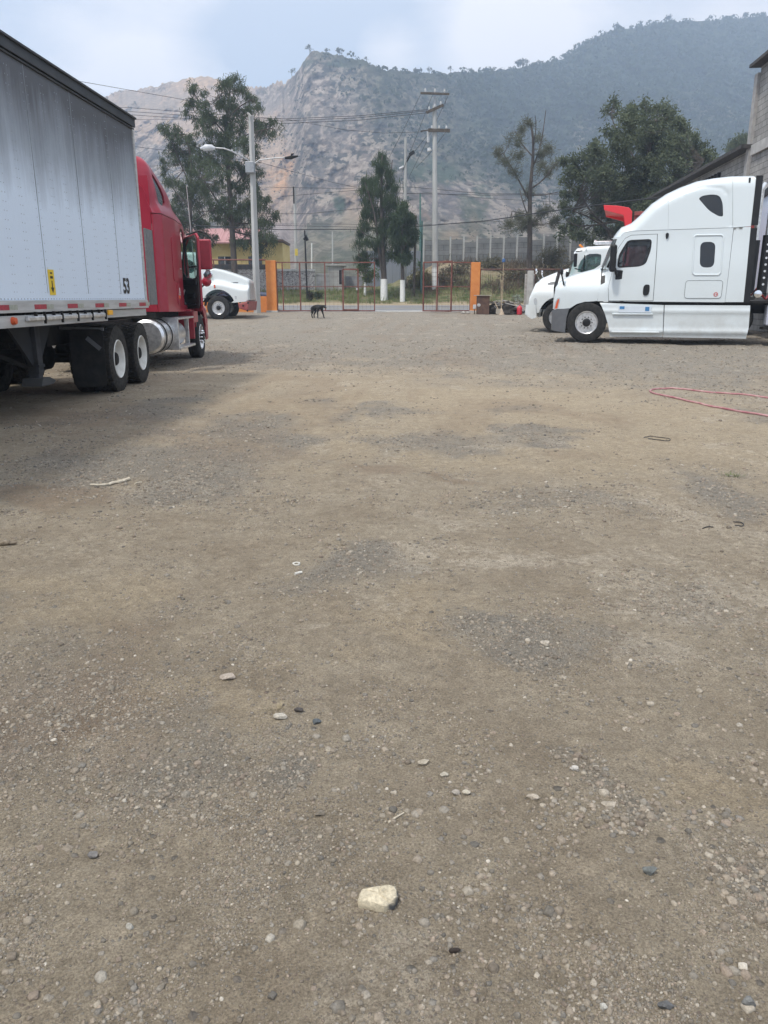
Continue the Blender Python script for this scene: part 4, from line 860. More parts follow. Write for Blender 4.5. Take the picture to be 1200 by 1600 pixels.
cb3 = Body(lambda x, z: 1.1 - .06 * sst(1.9, 2.8, z), ct, .13); cb3.crown = .05; dw = chaikin([(-.85, 2.05), (-1.0, 2.6), (-1.85, 2.62), (-1.88, 2.0)], 1)
panel('cab', cb3, ct + [(-4.2, .95), (-.55, .95), (-.35, 1.85)], white2, r3, holes=[dw])
for sg in (1, -1): panel('window', cb3, dw, tealglass, r3, side=sg, cap=False, off=-.015, fl=0)
across('windshield', [(-.3, 1.95), (-.76, zr - .12)], [1.0, .96], tealglass, r3, .08); MB().box((-2.0, 0, 1.02), (3.8, 2.1, .08)).build('cabin_floor', cabin, r3); seat(-1.6, .5, 1.3, r3); seat(-1.6, -.5, 1.3, r3)
wx = c4((695, 1215))[0][0]
for sg in (1, -1): wheel(r3, wx, sg * 1.2, sg, 'alu_front', R=.52)
for x in (-5.2, -6.5):
    for sg in (1, -1): wheel(r3, x, sg * 1.2, sg, 'white_back', dual=True)
chassis(r3, -7.2, 1.0, .9, (wx, -5.2, -6.5)); [MB().lathe([(.66, sg * 1.1), (.66, sg * .6)], 20, 'y', (wx, 0, .55), R_(5), R_(175)).build('wheel_arch_liner', black, r3, True) for sg in (1, -1)]

# ---------------------------------------------------------------- red tractor on the left, its passenger door open
H4 = R_(90 + 2.7); r4 = empty('red_tractor', (-4.42 - 1.22 * math.cos(R_(2.7)), 19.1 - 1.22 * math.sin(R_(2.7)), 0), H4, label='dark red sleeper tractor with its door standing open, coupled to the long trailer', cat='truck', group='trucks parked in the yard')
rs = [(-3.38, 3.55), (-3.37, 3.78), (-3.31, 3.95), (-3.2, 4.03), (-3.05, 4.04), (-2.8, 3.98), (-2.1, 3.72), (-1.5, 3.48), (-1.0, 3.28), (-.6, 3.24), (-.28, 3.18), (-.08, 2.98)]
def w4(x, z):
    x = np.asarray(x); z = np.asarray(z)
    side_ = 1.18 - .07 * sst(-2.2, -1.2, x) - .09 * sst(-1.2, -.3, x) - .10 * sst(2.98, 3.25, z) - .12 * sst(3.3, 4.1, z)
    return side_ - .14 * sst(-3.18, -3.36, x) ** 2
b4 = Body(w4, rs, .26); b4.crown = .10
dwn = chaikin([(-3.14, 3.72), (-2.92, 3.70), (-2.46, 3.44), (-2.40, 3.22), (-2.95, 3.16), (-3.08, 3.34)], 1)
xt = [(x, z) for x in (-3.34, -3.31, -3.27, -3.22, -3.17, -3.1, -3.0) for z in np.arange(1.2, 4, .08)]
panel('roof_fairing', b4, rs + [(-.12, 2.92), (-.35, 2.99), (-3.38, 2.99)], red, r4, holes=[dwn], extra=xt)
nb = Body(w4, [(9, 9), (9.1, 9)], .1)
do4 = chaikin([(-1.28, 1.26), (-1.28, 2.80), (-1.2, 2.90), (-.62, 2.86), (-.30, 2.25), (-.30, 1.26)], 0)
panel('cab_side', nb, [(-3.36, 1.15), (-3.36, 2.97), (-.42, 2.97), (-.30, 2.80), (-.02, 2.05), (-.02, 1.12), (-1.3, 1.12)], red, r4, holes=[do4], cap=False, extra=xt)
for sg in (1, -1): panel('roof_window', b4, dwn, blackglass, r4, side=sg, cap=False, off=-.02, fl=0)
MB().box((-3.35, 0, 2.4), (.03, 2.0, 2.5)).build('sleeper_rear_wall', red, r4)
# hatches on sleeper side
for x0, z0, x1, z1 in ((-2.55, 1.75, -1.62, 2.62), (-2.3, 1.28, -1.5, 1.72)): panel('hatch', nb, rrect(x0, z0, x1, z1, .08), red, r4, side=-1, cap=False, off=.012, fl=.012)
MB().box((-1.75, -1.15, 2.02), (.3, .03, .025)).build('grab_rail', alu, r4); 
p = (-2.15, -1.19, 1.52); MB().lathe([(.06, .0), (.05, -.03), (.001, -.05)], 14, 'y', (p[0], p[1] + .02, p[2] - .09)).build('marker_light', orl, r4, True); MB().tube([(p[0] + .06, -1.19, 1.50), (p[0] + .06, -1.19, 1.62)], .012, 6).box((p[0] + .03, -1.19, 1.48), (.12, .03, .03)).build('latch', alu, r4)
# open door
hinge = Vector((-.30, -.97, -.10)); dph = R_(33)
D = bpy.data.objects.new('door', None)
dp = chaikin([(0, 1.22), (0, 2.25), (.20, 2.84), (.86, 2.90), (.97, 2.80), (.97, 1.36), (.88, 1.22)], 0)     # x = distance from hinge
dwin = chaikin([(.09, 1.98), (.10, 2.30), (.22, 2.76), (.84, 2.82), (.90, 2.76), (.90, 2.04), (.76, 1.92)], 1)
fb4 = Body(lambda x, z: 0 * x + .04, [(99, 9), (99.1, 9)], .02)
def flat(name, outl, mat, par, y0, y1, holes=(), smooth=False):
    outl = densify(outl, .12); hs = [densify(h, .12) for h in holes]; co = list(outl); ed = [(i, (i + 1) % len(outl)) for i in range(len(outl))]
    for h in hs: b = len(co); co += h; ed += [(b + i, b + (i + 1) % len(h)) for i in range(len(h))]
    vs, es, fs, *_ = geometry.delaunay_2d_cdt([Vector(c) for c in co], ed, [], 0, 1e-6); V2 = np.array([tuple(v) for v in vs]); C = np.array([V2[list(f)].mean(0) for f in fs]); k = inside(outl, C)
    for h in hs: k &= ~inside(h, C)
    fs = [f for f, q_ in zip(fs, k) if q_]; n = len(V2); V = [(p_[0], y0, p_[1]) for p_ in V2] + [(p_[0], y1, p_[1]) for p_ in V2]
    F = [tuple(f) for f in fs] + [tuple(i + n for i in f[::-1]) for f in fs]; c_ = {}
    for f in fs:
        for i in range(len(f)): c_[(f[i], f[(i + 1) % len(f)])] = 1
    F += [(a_, a_ + n, b_ + n, b_) for a_, b_ in c_ if (b_, a_) not in c_]
    return mk(name, V, F, mat, par, smooth)
dm = flat('door', dp, red, r4, -.045, 0, [dwin]); dm.location = hinge; dm.rotation_euler = (0, 0, math.pi + dph)
lin_ = [(.03, 1.28), (.03, 2.2), (.22, 2.80), (.84, 2.86), (.93, 2.77), (.93, 1.38), (.86, 1.28)]
flat('door_trim', lin_, cabin, dm, -.075, -.046, [ins(dwin, 1.0)])
flat('door_glass', dwin, clearglass, dm, -.03, -.024); MB().bar((.27, -.06, 2.76), (.27, -.06, 1.98), .03).build('window_divider', black, dm)
m = MB(); m.box((.5, -.10, 1.86), (.82, .07, .14)); m.box((.55, -.10, 1.55), (.45, .05, .12)); m.box((.5, -.09, 1.37), (.55, .04, .06)); m.build('armrest', black, dm, bevel=.025)
MB().tube([(.14, -.08, 1.7), (.12, -.13, 1.55), (.16, -.13, 1.42), (.26, -.09, 1.34)], .018, 8).build('grab_handle', alu, dm, True)
m = MB(); m.tube([(.72, .05, 1.55), (.72, .08, 1.55)], .05, 10); m.build('outer_handle', black, dm)
# mirror carried ahead of the door
m = MB(); m.box((-.02, -1.42, 2.40), (.14, .30, .68)); o = m.build('mirror', red, r4, bevel=.035); MB().box((-.092, -1.42, 2.40), (.006, .24, .60)).build('mirror_reflection', M('cab_reflection_red', (.20, .015, .03), .5), o)  # dark red inset painted as the cab reflected in the mirror glass
MB().tube([(.06, -.98, 2.84), (.04, -1.3, 2.93), (0, -1.48, 2.86)], .022, 8).tube([(.06, -.98, 2.12), (.04, -1.3, 2.14), (0, -1.48, 2.2)], .022, 8).build('mirror_arm', black, o)
m = MB(); m.lathe([(.001, .05), (.08, .035), (.11, 0), (.09, -.03), (.001, -.035)], 20, 'x', (.02, -1.45, 1.94)); m.build('convex_mirror', chrome, r4, True)
m = MB(); m.lathe([(.001, -.09), (.09, -.06), (.12, 0), (.10, .012), (.001, .02)], 20, 'x', (.75, -1.28, 1.80)); o = m.build('hood_mirror', red, r4, True); MB().tube([(.75, -1.28, 1.78), (.8, -1.0, 1.55)], .02, 8).build('mirror_arm', black, o)
# far door closed with glass, windshield, hood
wfar = chaikin([(-1.2, 2.02), (-1.2, 2.72), (-.62, 2.74), (-.36, 2.2), (-.36, 2.0)], 1)
d_ = panel('door', nb, do4, red, r4, side=1, holes=[wfar], cap=False, off=.004); panel('window', nb, wfar, smokeglass, d_, side=1, cap=False, off=-.015, fl=0)
across('windshield', [(.02, 2.05), (-.18, 2.55), (-.32, 2.92)], [.95, .93, .9], smokeglass, r4, .1)
ht = [(-.05, 2.08), (.3, 2.02), (.8, 1.86), (1.12, 1.68), (1.22, 1.50), (1.25, 1.0)]
def wh4(x, z): x = np.asarray(x); z = np.asarray(z); return .86 + .36 * sst(1.6, 1.1, z) - .06 * sst(.6, 1.25, x)
hb4 = Body(wh4, ht, .13); hb4.crown = .06; ao = arc(0, .55, .66, 15, 162, 14)
panel('hood', hb4, ht + [(1.24, .75), (.68, .75)] + ao + [(-.66, 1.14), (-.06, 1.14)], red, r4)
bo = [(1.2, .95), (1.36, .9), (1.36, .45), (.75, .40), (.68, .72)]; panel('bumper', Body(lambda x, z: 1.2 - .1 * sst(1.0, 1.36, x), [bo[1], bo[2]], .08), bo, red, r4)
across('grille', [(1.24, .98), (1.23, 1.45), (1.12, 1.66)], .5, chrome, r4, .04)
for sg in (1, -1): panel('headlight', hb4, rrect(1.0, 1.0, 1.2, 1.25, .05), lamp_lens, r4, side=sg, cap=False, off=.008)
# quarter fender behind the steer wheel
for sg in (1, -1): MB().box((-.90, sg * .98, .83), (.06, .50, .66)).box((-.95, sg * 1.02, 1.14), (.5, .40, .05)).box((-.62, sg * 1.20, 1.0), (.5, .05, .28)).build('quarter_fender', red, r4, bevel=.02)
[MB().lathe([(.62, sg * 1.14), (.62, sg * .6)], 20, 'y', (0, 0, .55), R_(5), R_(175)).build('wheel_arch_liner', black, r4, True) for sg in (1, -1)]
# side extender, tanks, steps
gext = M('grey_rubber', (.13, .135, .14), .6, rgb2=(.2, .2, .2), vs=20)
for sg in (1, -1): MB().box((-4.10, sg * 1.10, 1.96), (.52, .04, 1.34)).build('side_extender', gext, r4, bevel=.01)
for sg in (1, -1):
    m = MB(); m.lathe([(.001, -.47), (.28, -.46), (.33, -.42), (.33, .42), (.28, .46), (.001, .47)], 32, 'x', (-3.35, sg * .86, .68)); o = m.build('fuel_tank', alu, r4, True, 30)
    m = MB()
    for x in (-3.60, -3.1): m.lathe([(.336, x - .03), (.342, x - .03), (.342, x + .03), (.336, x + .03)], 32, 'x', (0, sg * .86, .68))
    m.build('tank_strap', dark, o)
    m = MB(); m.lathe([(.001, -.42), (.22, -.41), (.27, -.36), (.27, .36), (.22, .41), (.001, .42)], 28, 'x', (-2.0, sg * .90, .66)); o = m.build('air_tank', alu, r4, True, 30)
    m = MB(); m.box((-2.78, sg * 1.06, .70), (.05, .40, .66)); m.box((-2.0, sg * 1.14, 1.0), (1.6, .28, .04)); m.box((-2.0, sg * 1.18, .40), (1.6, .22, .05)); m.box((-1.25, sg * 1.12, .7), (.03, .1, .6)); m.build('step', alu, r4, bevel=.008)
MB().box((-2.3, 0, 1.08), (2.2, 1.9, .12)).box((-3.2, 0, 1.0), (.3, 1.6, .12)).build('under_body', dark, r4)
MB().box((-1.2, 0, 1.20), (2.2, 2.0, .08)).box((-1.75, 0, 2.0), (.05, 2.0, 1.6)).box((-.12, 0, 1.6), (.3, 1.5, .6)).build('cabin_floor', cabin, r4, bevel=.02)
seat(-.95, -.5, 1.45, r4); seat(-.95, .5, 1.45, r4); steer(-.35, .5, 2.0, r4)
wheel(r4, 0, -1.22, -1, 'alu_front'); wheel(r4, 0, 1.22, 1, 'alu_front')
m = MB()
for k in range(10):
    a = 2 * math.pi * k / 10; 
    for sg in (1, -1): m.tube([(.142 * math.cos(a), sg * 1.16, .505 + .142 * math.sin(a)), (.142 * math.cos(a), sg * 1.24, .505 + .142 * math.sin(a)), (.142 * math.cos(a), sg * 1.27, .505 + .142 * math.sin(a))], [.022, .022, .006], 8)
m.build('lug_nut_cover', chrome, r4, True)
for x in (-5.62, -7.0):
    for sg in (1, -1): wheel(r4, x, sg * 1.22, sg, 'white_back', dual=True, tread='lug')
chassis(r4, -7.9, .9, .88, (0, -5.62, -7.0)); MB().box((-6.3, 0, 1.07), (.9, .9, .08)).build('fifth_wheel', dark, r4, bevel=.02)
for sg in (1, -1):
    m = MB(); V = rrect(-.24, .16, .24, .98, .06); fl = MB(); fl.prism(V, -.006, .006); o = fl.build('mud_flap', M('flap_rubber', (.012, .012, .012), .85, rgb2=(.028, .027, .026), spec=.2), r4); o.rotation_euler = (R_(0), 0, math.pi / 2); o.location = (-7.72, sg * .97, 0)  # flap black deepened for the shade beneath the trailer
    MB().bar((-7.70, sg * .6, 1.0), (-7.70, sg * 1.22, .98), .04).bar((-7.74, sg * .98, .86), (-7.74, sg * 1.16, .70), .012, .06).build('flap_bracket', greyp, r4)
MB().tube([(.55, -1.05, 1.9), (-.1, -1.1, 3.9)], [.015, .006], 6).build('antenna', M('white_antenna', (.6, .6, .6), .4), r4)

# ---------------------------------------------------------------- trailers
def trailer_mat(name, soot=True, base=(.74, .84, .96)):  # pale blue base carries the sky reflected in white paint
    m, t, p = newmat(name); n, l = t.nodes.new, t.links.new
    c = n('ShaderNodeTexCoord'); sp = n('ShaderNodeSeparateXYZ'); l(c.outputs['Object'], sp.inputs[0])
    def nz_(scale, st, det=6):
        mp = n('ShaderNodeMapping'); mp.inputs['Scale'].default_value = st; l(c.outputs['Object'], mp.inputs[0]); z = n('ShaderNodeTexNoise'); z.inputs['Scale'].default_value = scale; z.inputs['Detail'].default_value = det; z.inputs['Roughness'].default_value = .65; l(mp.outputs[0], z.inputs[0]); return z.outputs[0]
    streak = nz_(3.2, (2.2, 1, .16)); st2 = nz_(11, (1.6, 1, .05)); soft = nz_(.8, (1, 1, .5)); fine = nz_(30, (1, 1, .3))
    h = n('ShaderNodeMath'); h.operation = 'MULTIPLY_ADD'; h.inputs[1].default_value = .5; l(streak, h.inputs[0]); l(sp.outputs[2], h.inputs[2])
    h2 = n('ShaderNodeMath'); h2.operation = 'MULTIPLY_ADD'; h2.inputs[1].default_value = .38; l(st2, h2.inputs[0]); l(h.outputs[0], h2.inputs[2])
    h3 = n('ShaderNodeMath'); h3.operation = 'MULTIPLY_ADD'; h3.inputs[1].default_value = 1.1; l(soft, h3.inputs[0]); l(h2.outputs[0], h3.inputs[2])
    r = n('ShaderNodeValToRGB'); r.color_ramp.elements[0].position = 0; r.color_ramp.elements[1].position = 1
    mr = n('ShaderNodeMapRange'); mr.inputs[1].default_value = 3.50; mr.inputs[2].default_value = 4.75; l(h3.outputs[0], mr.inputs[0]); l(mr.outputs[0], r.inputs[0])
    r.color_ramp.elements[0].color = (0, 0, 0, 1); r.color_ramp.elements[1].color = (1, 1, 1, 1); e = r.color_ramp.elements.new(.45); e.color = (.58, .58, .58, 1)
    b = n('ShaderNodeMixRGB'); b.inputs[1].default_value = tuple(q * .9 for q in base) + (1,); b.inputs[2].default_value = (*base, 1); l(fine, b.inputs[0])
    x = n('ShaderNodeMixRGB'); x.inputs[2].default_value = (.075, .075, .082, 1); l(b.outputs[0], x.inputs[1])
    if soot: l(r.outputs[0], x.inputs[0])
    else: x.inputs[0].default_value = .03
    l(x.outputs[0], p.inputs['Base Color']); p.inputs['Roughness'].default_value = .42; p.inputs['Coat Weight'].default_value = .15
    # slight panel waviness
    wv = nz_(1.6, (1, 1, .35), 2); bb = n('ShaderNodeBump'); bb.inputs['Strength'].default_value = .5; bb.inputs['Distance'].default_value = .012; l(wv, bb.inputs['Height']); l(bb.outputs[0], p.inputs['Normal'])
    return m
railm = M('rail_aluminium', (.42, .42, .41), .5, .3, rgb2=(.58, .58, .57), vs=5, stretch=(.3, 1, 3)); toprail = M('sooty_top_rail', (.016, .018, .02), .5, rgb2=(.035, .037, .04), vs=4)
rivm = M('rivet', (.40, .43, .47), .5, .3); seamm = M('panel_seam', (.20, .21, .23), .6, rgb2=(.36, .39, .42), vs=2)
def box_trailer(name, front_right, ang, z0, label, soot, near=-1, L_=16.15, detail=True, gear=True):
    """local x towards the front, origin below the front right corner; body from y=0 to y=2.59"""
    r = empty(name, (*front_right, z0), ang, label=label, cat='trailer'); W_ = 2.59; ZB, ZF, ZT = 1.10, 1.36, 4.10
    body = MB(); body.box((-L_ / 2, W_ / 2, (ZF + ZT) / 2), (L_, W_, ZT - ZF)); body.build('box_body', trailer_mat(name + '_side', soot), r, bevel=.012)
    fl = MB(); fl.box((-L_ / 2, W_ / 2, ZF - .06), (L_ - .1, W_ - .1, .1))
    for k in np.arange(.5, L_, .45): fl.box((-float(k), W_ / 2, ZB + .1), (.06, W_ - .1, .14))
    fl.build('floor', dark, r)
    y0 = 0 if near < 0 else W_; s = near
    rail = MB()
    for yy, ss in ((0, -1), (W_, 1)):
        rail.box((-L_ / 2, yy + ss * .012, ZF - .045), (L_ + .02, .04, .12)); rail.box((-L_ / 2 - .9, yy + ss * .006, ZB + .06), (L_ - 1.8, .03, .13)); rail.box((-.9, yy - ss * .03, ZB + .09), (1.8, .03, .11))
        rail.box((-.02, yy + ss * .004, (ZF + ZT) / 2), (.07, .03, ZT - ZF)); 
        rail.box((-L_ / 2, yy + ss * .014, ZF + .022), (L_, .02, .015))
    rail.box((-.9, W_ / 2, ZB + .05), (1.7, W_ - .2, .02)); rail.build('bottom_rail', railm, r, bevel=.004)
    tr_ = MB()
    for yy, ss in ((0, -1), (W_, 1)): tr_.box((-L_ / 2, yy + ss * .014, ZT - .035), (L_ + .06, .05, .12)); tr_.box((-L_ / 2, yy + ss * .02, ZT + .035), (L_ + .08, .09, .03)); tr_.box((-L_ / 2, yy + ss * .01, ZT - .12), (L_ + .02, .03, .02))
    tr_.box((.02, W_ / 2, ZT - .03), (.05, W_, .2)); tr_.box((-L_ / 2, W_ / 2, ZT + .03), (L_, W_, .02)); tr_.build('top_rail', toprail, r, bevel=.006)
    if detail:
        sm = MB(); rv = MB(); seams = [1.13 + 1.22 * k for k in range(12)]
        for x in seams:
            for yy, ss in ((0, -1), (W_, 1)): sm.box((-x, yy + ss * .001, (ZF + ZT) / 2), (.007, .006, ZT - ZF - .22))
        sm.build('panel_seam', seamm, r)
        cols = []
        for x in [0] + seams: cols += [x + .06, x + .38, x + .44, x + .76, x + .82, x + 1.16]
        for x in cols:
            for z in np.arange(ZF + .12, ZT - .2, .095):
                q = .0055; rv.add([(-x - q, -.001, z - q), (-x + q, -.001, z - q), (-x + q, -.001, z + q), (-x - q, -.001, z + q), (-x, -.006, z)], [(0, 1, 4), (1, 2, 4), (2, 3, 4), (3, 0, 4)])
        for x in np.arange(.05, 10, .075): q = .008; z = ZF + .045; rv.add([(-x - q, -.001, z - q), (-x + q, -.001, z - q), (-x + q, -.001, z + q), (-x - q, -.001, z + q), (-x, -.012, z)], [(0, 1, 4), (1, 2, 4), (2, 3, 4), (3, 0, 4)])
        o = rv.build('rivets', rivm, r)
        tpm, twm = M('red_tape', (.36, .03, .05), .35, var=.3, vs=40), M('worn_white_tape', (.36, .37, .31), .4, var=.2, vs=30)
        for k in range(14):
            x = .14 + .895 * k; MB().box((-x - .15, -.034, ZF - .045), (.30, .004, .055)).build('red_reflective_tape', tpm, r); MB().box((-x + .10, -.034, ZF - .045), (.18, .004, .055)).build('white_reflective_tape', twm, r)
        # brackets along the lower rail
        bk = MB(); hk = MB()
        for k in range(5):
            x = 1.98 + .47 * k; bk.box((-x - .2, -.045, ZB + .085), (.40, .05, .055)); hk.bar((-x + .015, -.06, ZB + .02), (-x + .015, -.06, ZB + .16), .025); hk.box((-x - .19, -.05, ZB + .135), (.03, .03, .05))
        bk.build('tie_rail', alu, r, bevel=.012); hk.build('tie_hook', dark, r)
        MB().box((-1.75, -.045, ZB + .11), (.17, .03, .07)).build('side_lamp', M('yellow_lens', (.85, .42, .02), .35, var=.05), r, bevel=.01)
        MB().lathe([(.001, -.07), (.035, -.065), (.045, -.03), (.045, 0)], 16, 'y', (-4.55, 0, ZB + .07)).build('marker_light', orl, r, True)
        # yellow decal with a down arrow
        yl = M('decal_yellow', (.78, .55, .03), .4, var=.06); xd, zd = -3.44, 1.60; MB().box((xd, -.0035, zd), (.16, .004, .30)).build('decal', yl, r)
        blk = M('decal_black', (.02, .02, .02), .5); MB().prism([(xd - .012, zd + .02), (xd + .012, zd + .02), (xd + .012, zd - .06), (xd + .045, zd - .06), (xd, zd - .125), (xd - .045, zd - .06), (xd - .012, zd - .06)], -.008, -.0065).box((xd, -.0075, zd + .06), (.07, .002, .03)).box((xd, -.0075, zd + .11), (.045, .002, .02)).build('decal_arrow', blk, r)
        # number 53
        def digit(segs, x, z, w_, h_, th):
            for a, b in segs: P = {'tl': (0, 1), 'tr': (1, 1), 'ml': (0, .5), 'mr': (1, .5), 'bl': (0, 0), 'br': (1, 0)}; (ax, az), (bx, bz) = P[a], P[b]; ct_.bar((x + ax * w_, -.006, z + az * h_), (x + bx * w_, -.006, z + bz * h_), .004, th)
        cu = bpy.data.curves.new('number', 'FONT'); cu.body = '53'; cu.size = .27; cu.extrude = .001; cu.offset = .008; fo = bpy.data.objects.new('tmp_number', cu); COL.objects.link(fo)
        dg = bpy.context.evaluated_depsgraph_get(); me = bpy.data.meshes.new_from_object(fo.evaluated_get(dg)); bpy.data.objects.remove(fo)
        me.materials.clear(); me.materials.append(blk); no = bpy.data.objects.new('number', me); COL.objects.link(no); no.parent = r; no.rotation_euler = (R_(90), 0, 0); no.location = (-1.02, -.006, 1.49); no.scale = (1.05, 1.15, 1)
        # landing gear
    if gear:
        for yy in (.42, W_ - .42):
            m = MB(); m.box((-3.25, yy, .78), (.14, .15, .62)); m.box((-3.25, yy, .44), (.115, .12, .25)); m.box((-3.25, yy, .57), (.17, .18, .04)); o = m.build('landing_leg', M('gear_grey', (.022, .024, .027), .8, rgb2=(.05, .05, .055)), r, bevel=.008)  # leg colours lowered to stand in for shade under the trailer
            MB().prism([(-3.42, .32), (-3.10, .32), (-3.0, .36), (-3.16, .42), (-3.36, .42)], yy - .14, yy + .14).build('landing_foot', M('foot_grey', (.06, .06, .06), .8), o, bevel=.01)
            MB().prism([(-3.25 + .07, .55), (-3.25 + .07, 1.1), (-2.7, 1.1)], yy - .02, yy + .02).prism([(-3.25 - .07, .55), (-3.25 - .07, 1.1), (-3.9, 1.1)], yy - .02, yy + .02).build('gusset', M('gusset_grey', (.02, .022, .026), .8), o)  # gusset darkened likewise, shade put into the colour
        m = MB(); m.bar((-3.25, .42, .75), (-3.25, W_ - .42, .75), .06); m.bar((-3.25, .42, .5), (-4.3, 1.1, 1.1), .05); m.bar((-3.25, W_ - .42, .5), (-4.3, 1.5, 1.1), .05); m.build('gear_brace', dark, r)
    for x in (-L_ + 1.4, -L_ + 2.7):
        for yy, ss in ((.04, -1), (W_ - .04, 1)): wheel(r, x, yy, ss, 'white_back', dual=True)
    m = MB(); m.box((-L_ + 2.05, .8, .95), (3.2, .09, .2)).box((-L_ + 2.05, W_ - .8, .95), (3.2, .09, .2))
    for x in (-L_ + 1.4, -L_ + 2.7): m.tube([(x, .3, .52), (x, W_ - .3, .52)], .065, 10)
    m.build('bogie', dark, r)
    return r
ta = math.atan2(1, .0353)
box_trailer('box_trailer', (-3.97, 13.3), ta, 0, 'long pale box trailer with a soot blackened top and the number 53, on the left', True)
A5 = A1; o5 = Vector((10.45, 21.75)); dv = Vector((math.cos(A5), math.sin(A5)))
left_ = Vector((-dv.y, dv.x)); fr_ = Vector((10.5, 21.9)) - left_ * 2.59
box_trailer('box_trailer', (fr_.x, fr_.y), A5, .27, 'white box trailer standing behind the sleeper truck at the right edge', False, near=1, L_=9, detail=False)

# ================================================================== SETTING BEYOND THE YARD
asph = M('asphalt', (.17, .17, .175), .9, rgb2=(.22, .22, .222), vs=1.2, bump=.3, bs=90)
def strip(name, y0, y1, x0, x1, dz, mat, nx=60, ny=6):
    xs = np.linspace(x0, x1, nx); ys = np.linspace(y0, y1, ny); X, Y = np.meshgrid(xs, ys); Z = ground_z(X * 0, Y, False) + dz
    i = np.arange(ny - 1)[:, None] * nx + np.arange(nx - 1)[None]; F = np.stack([i, i + 1, i + nx + 1, i + nx], -1).reshape(-1, 4)
    return mknp(name, np.stack([X, Y, Z], -1).reshape(-1, 3), F, mat)
tag(strip('road', 42.9, 52.3, -400, 400, .004, asph, 200, 12), kind='structure')
paintw = M('road_paint', (.55, .55, .53), .8, rgb2=(.7, .7, .68), vs=3)
tag(strip('road_edge_line', 51.55, 51.72, -400, 400, .009, paintw), kind='structure'); tag(strip('road_centre_line', 47.5, 47.63, -400, 400, .009, M('yellow_paint', (.5, .4, .1), .8)), kind='structure'); tag(strip('road_edge_line', 43.6, 43.75, -400, 400, .009, paintw), kind='structure')
conc = M('concrete', (.38, .37, .35), .9, rgb2=(.52, .51, .48), vs=3, bump=.3)
k = MB(); k.box((0, 42.35, .655), (800, 1.1, .15)); tag(k.build('pavement', conc, bevel=.02), kind='structure')

